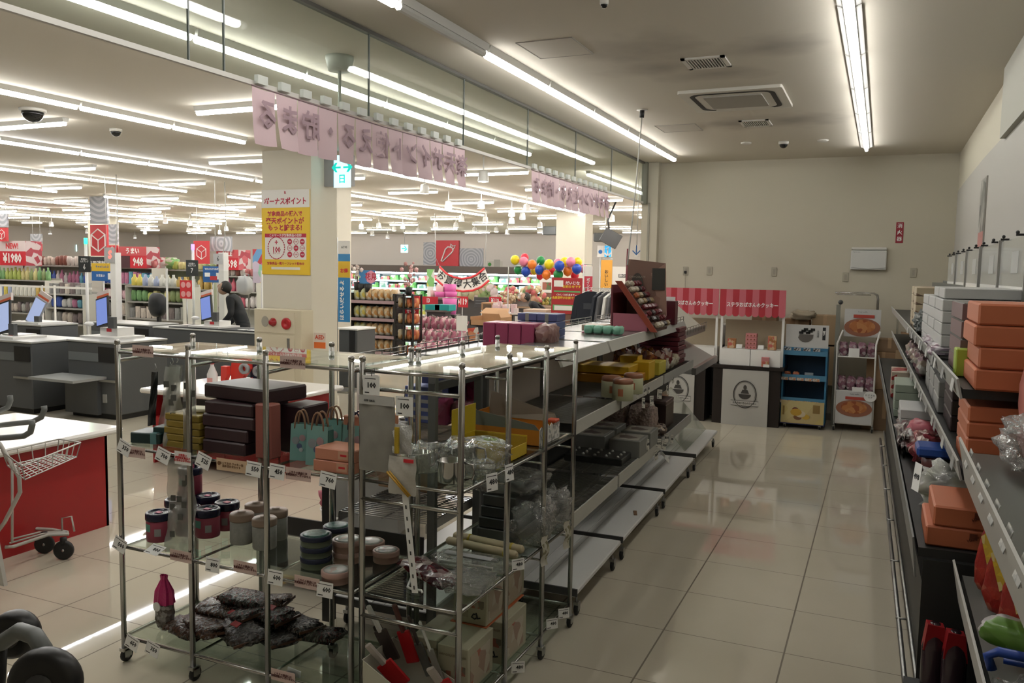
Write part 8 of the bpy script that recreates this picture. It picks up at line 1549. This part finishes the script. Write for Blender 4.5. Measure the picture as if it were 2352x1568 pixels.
# ================================================================ SHOPPING CARTS AT THE LEFT
CWH = mat('cart_white', (.52, .50, .46), .35); CGR = mat('cart_handle_grey', (.16, .17, .165), .5)
def px(y, *q): return [aY(a, b, y) for a, b in q]
t = thing('shopping_cart', 'white wire shopping cart with grey handles beside the red counter', 'cart', (-4.75, 3.3, 0)); O = t.location.copy()
def loc(l): return [p-O for p in l]
MB().tube(loc(px(3.05, (-60, 1010), (20, 1004), (55, 1001), (70, 992), (74, 975), (73, 965))), .0165, 10).build('handle_tube', CGR, t)
MB().tube(loc(px(3.35, (-60, 985), (10, 975), (75, 968), (95, 958), (102, 940), (101, 932))), .0165, 10).build('handle_tube', CGR, t)
MB().tube(loc(px(3.55, (-60, 950), (0, 943), (18, 935), (24, 920), (23, 908))), .0165, 10).build('handle_tube', CGR, t)
fr = MB(); fr.tube(loc(px(3.1, (-40, 970), (0, 1020), (44, 1095), (46, 1130), (10, 1200), (-20, 1240))), .012, 8); fr.tube(loc(px(3.14, (28, 1075), (28, 1150), (28, 1245))), .007, 6); fr.build('side_frame', CWH, t)
tr = MB(); q = px(3.0, (45, 1108), (185, 1068)); Zt = .72
A = [aZ(5, 1037, .76), aZ(135, 1008, .76), aZ(185, 1016, .76), aZ(50, 1070, .76)]; Bm = [p+Vector((0, 0, -.08)) for p in A]; D = [A[i].lerp(A[(i+2) % 4], .06)+Vector((0, 0, -.085)) for i in range(4)]
A = loc(A); D = loc(D); tr.tube(A, .005, 6, True); tr.tube(D, .004, 6, True)
for k in range(10): f = k/9; tr.tube([D[0].lerp(D[1], f), D[3].lerp(D[2], f)], .0028, 4)
for k in range(8): f = k/7; tr.tube([D[0].lerp(D[3], f), D[1].lerp(D[2], f)], .0028, 4)
for e in range(4):
    for k in range(5): f = k/4; tr.tube([A[e].lerp(A[(e+1) % 4], f), D[e].lerp(D[(e+1) % 4], f)], .003, 4)
tr.build('wire_tray', CWH, t)
bs = MB(); W1 = aZ(147, 1284, 0)-O; W2_ = aZ(103, 1270, 0)-O
for q in ([(25, 1230), (60, 1212), (120, 1216), (155, 1222)], [(12, 1256), (30, 1255), (110, 1228), (158, 1226)]): bs.tube(loc([aZ(x, y, .13) for x, y in q]), .011, 6)
for q in ([(25, 1238), (90, 1222), (150, 1221)], [(22, 1247), (100, 1225), (150, 1223)]): bs.tube(loc([aZ(x, y, .135) for x, y in q]), .006, 5)
h0 = aZ(143, 1221, .13)-O; bs.tube([h0, h0+Vector((0, 0, .09)), h0+Vector((.05, .03, .1)), h0+Vector((.06, .04, 0))], .006, 5); bs.build('base_frame', CWH, t)
for i, (c, yw) in enumerate(((W1, .5), (W2_, .5))):
    mt = Matrix.Translation((c.x, c.y, .06)) @ Matrix.Rotation(yw, 4, 'Z') @ Matrix.Rotation(PI/2, 4, 'X'); wh = MB().lathe([(.02, -.014), (.05, -.015), (.06, -.01), (.06, .01), (.05, .015), (.02, .014)], n=20, mtx=mt).build('caster_wheel', RUB, t); MB().lathe([(.009, -.017), (.009, .017)], n=10, mtx=mt).build('hub', STEEL, wh); MB().tube([(c.x, c.y, .14), (c.x, c.y, .1)], .02, 6).build('swivel', RUB, t)
sp = aY(5, 1270, 2.75); MB().prism([(-.10, .0), (.02, .0), (-.06, .36), (-.10, .36)], -.01, .01, mtx=Matrix.Translation(sp-O-Vector((0, 0, .17)))).build('white_side_plate', CWH, t); MB().rbox(-.09, -.03, -.016, -.01, .06, .2, .004, mtx=Matrix.Translation(sp-O-Vector((0, 0, .17)))).build('notice_label', mat('notice_grey', (.42, .42, .4), .5), t)
# nearer cart whose grey frame and black rollers enter the bottom left corner
t = thing('trolley_frame', 'near trolley\'s grey tube frame with two black rollers at the bottom left corner', 'trolley', aY(60, 1500, 1.05)); O = t.location.copy()
def ringwheel(c, r, yw, nm='black_roller'):
    mt = Matrix.Translation(c-O) @ Matrix.Rotation(yw, 4, 'Z') @ Matrix.Rotation(PI/2, 4, 'X'); o = MB().lathe([(r*.35, -.022), (r*.75, -.024), (r*.93, -.018), (r, -.006), (r, .006), (r*.93, .018), (r*.75, .024), (r*.35, .022)], n=30, mtx=mt).build(nm, mat('roller_black', (.015, .015, .016), .38), t); MB().lathe([(r*.4, -.026), (r*.4, .026)], n=18, mtx=mt).build('hub', mat('roller_hub', (.06, .06, .062), .45), o)
ringwheel(aY(105, 1568, 1.02), .068, .42); ringwheel(aY(35, 1455, 1.12), .05, .42)
MB().tube([p-O for p in [aY(-40, 1530, 1.05), aY(0, 1478, 1.06), aY(45, 1448, 1.06), aY(80, 1460, 1.05), aY(100, 1490, 1.04), aY(103, 1540, 1.04)]], .0165, 10).build('grey_tube', CGR, t)
MB().tube([p-O for p in [aY(2, 1490, 1.06), aY(-2, 1568, 1.06), aY(-4, 1700, 1.06)]], .012, 8).build('dark_leg', BLACK, t)
MB().tube([p-O for p in [aY(105, 1568, 1.06), aY(100, 1700, 1.06), Vector((aY(100, 1700, 1.06).x, 1.06, .0))]], .012, 8).build('dark_leg', BLACK, t)
print('OBJECTS', len(COL.objects), 'VERTS', sum(len(o.data.vertices) for o in COL.objects if o.type == 'MESH'))
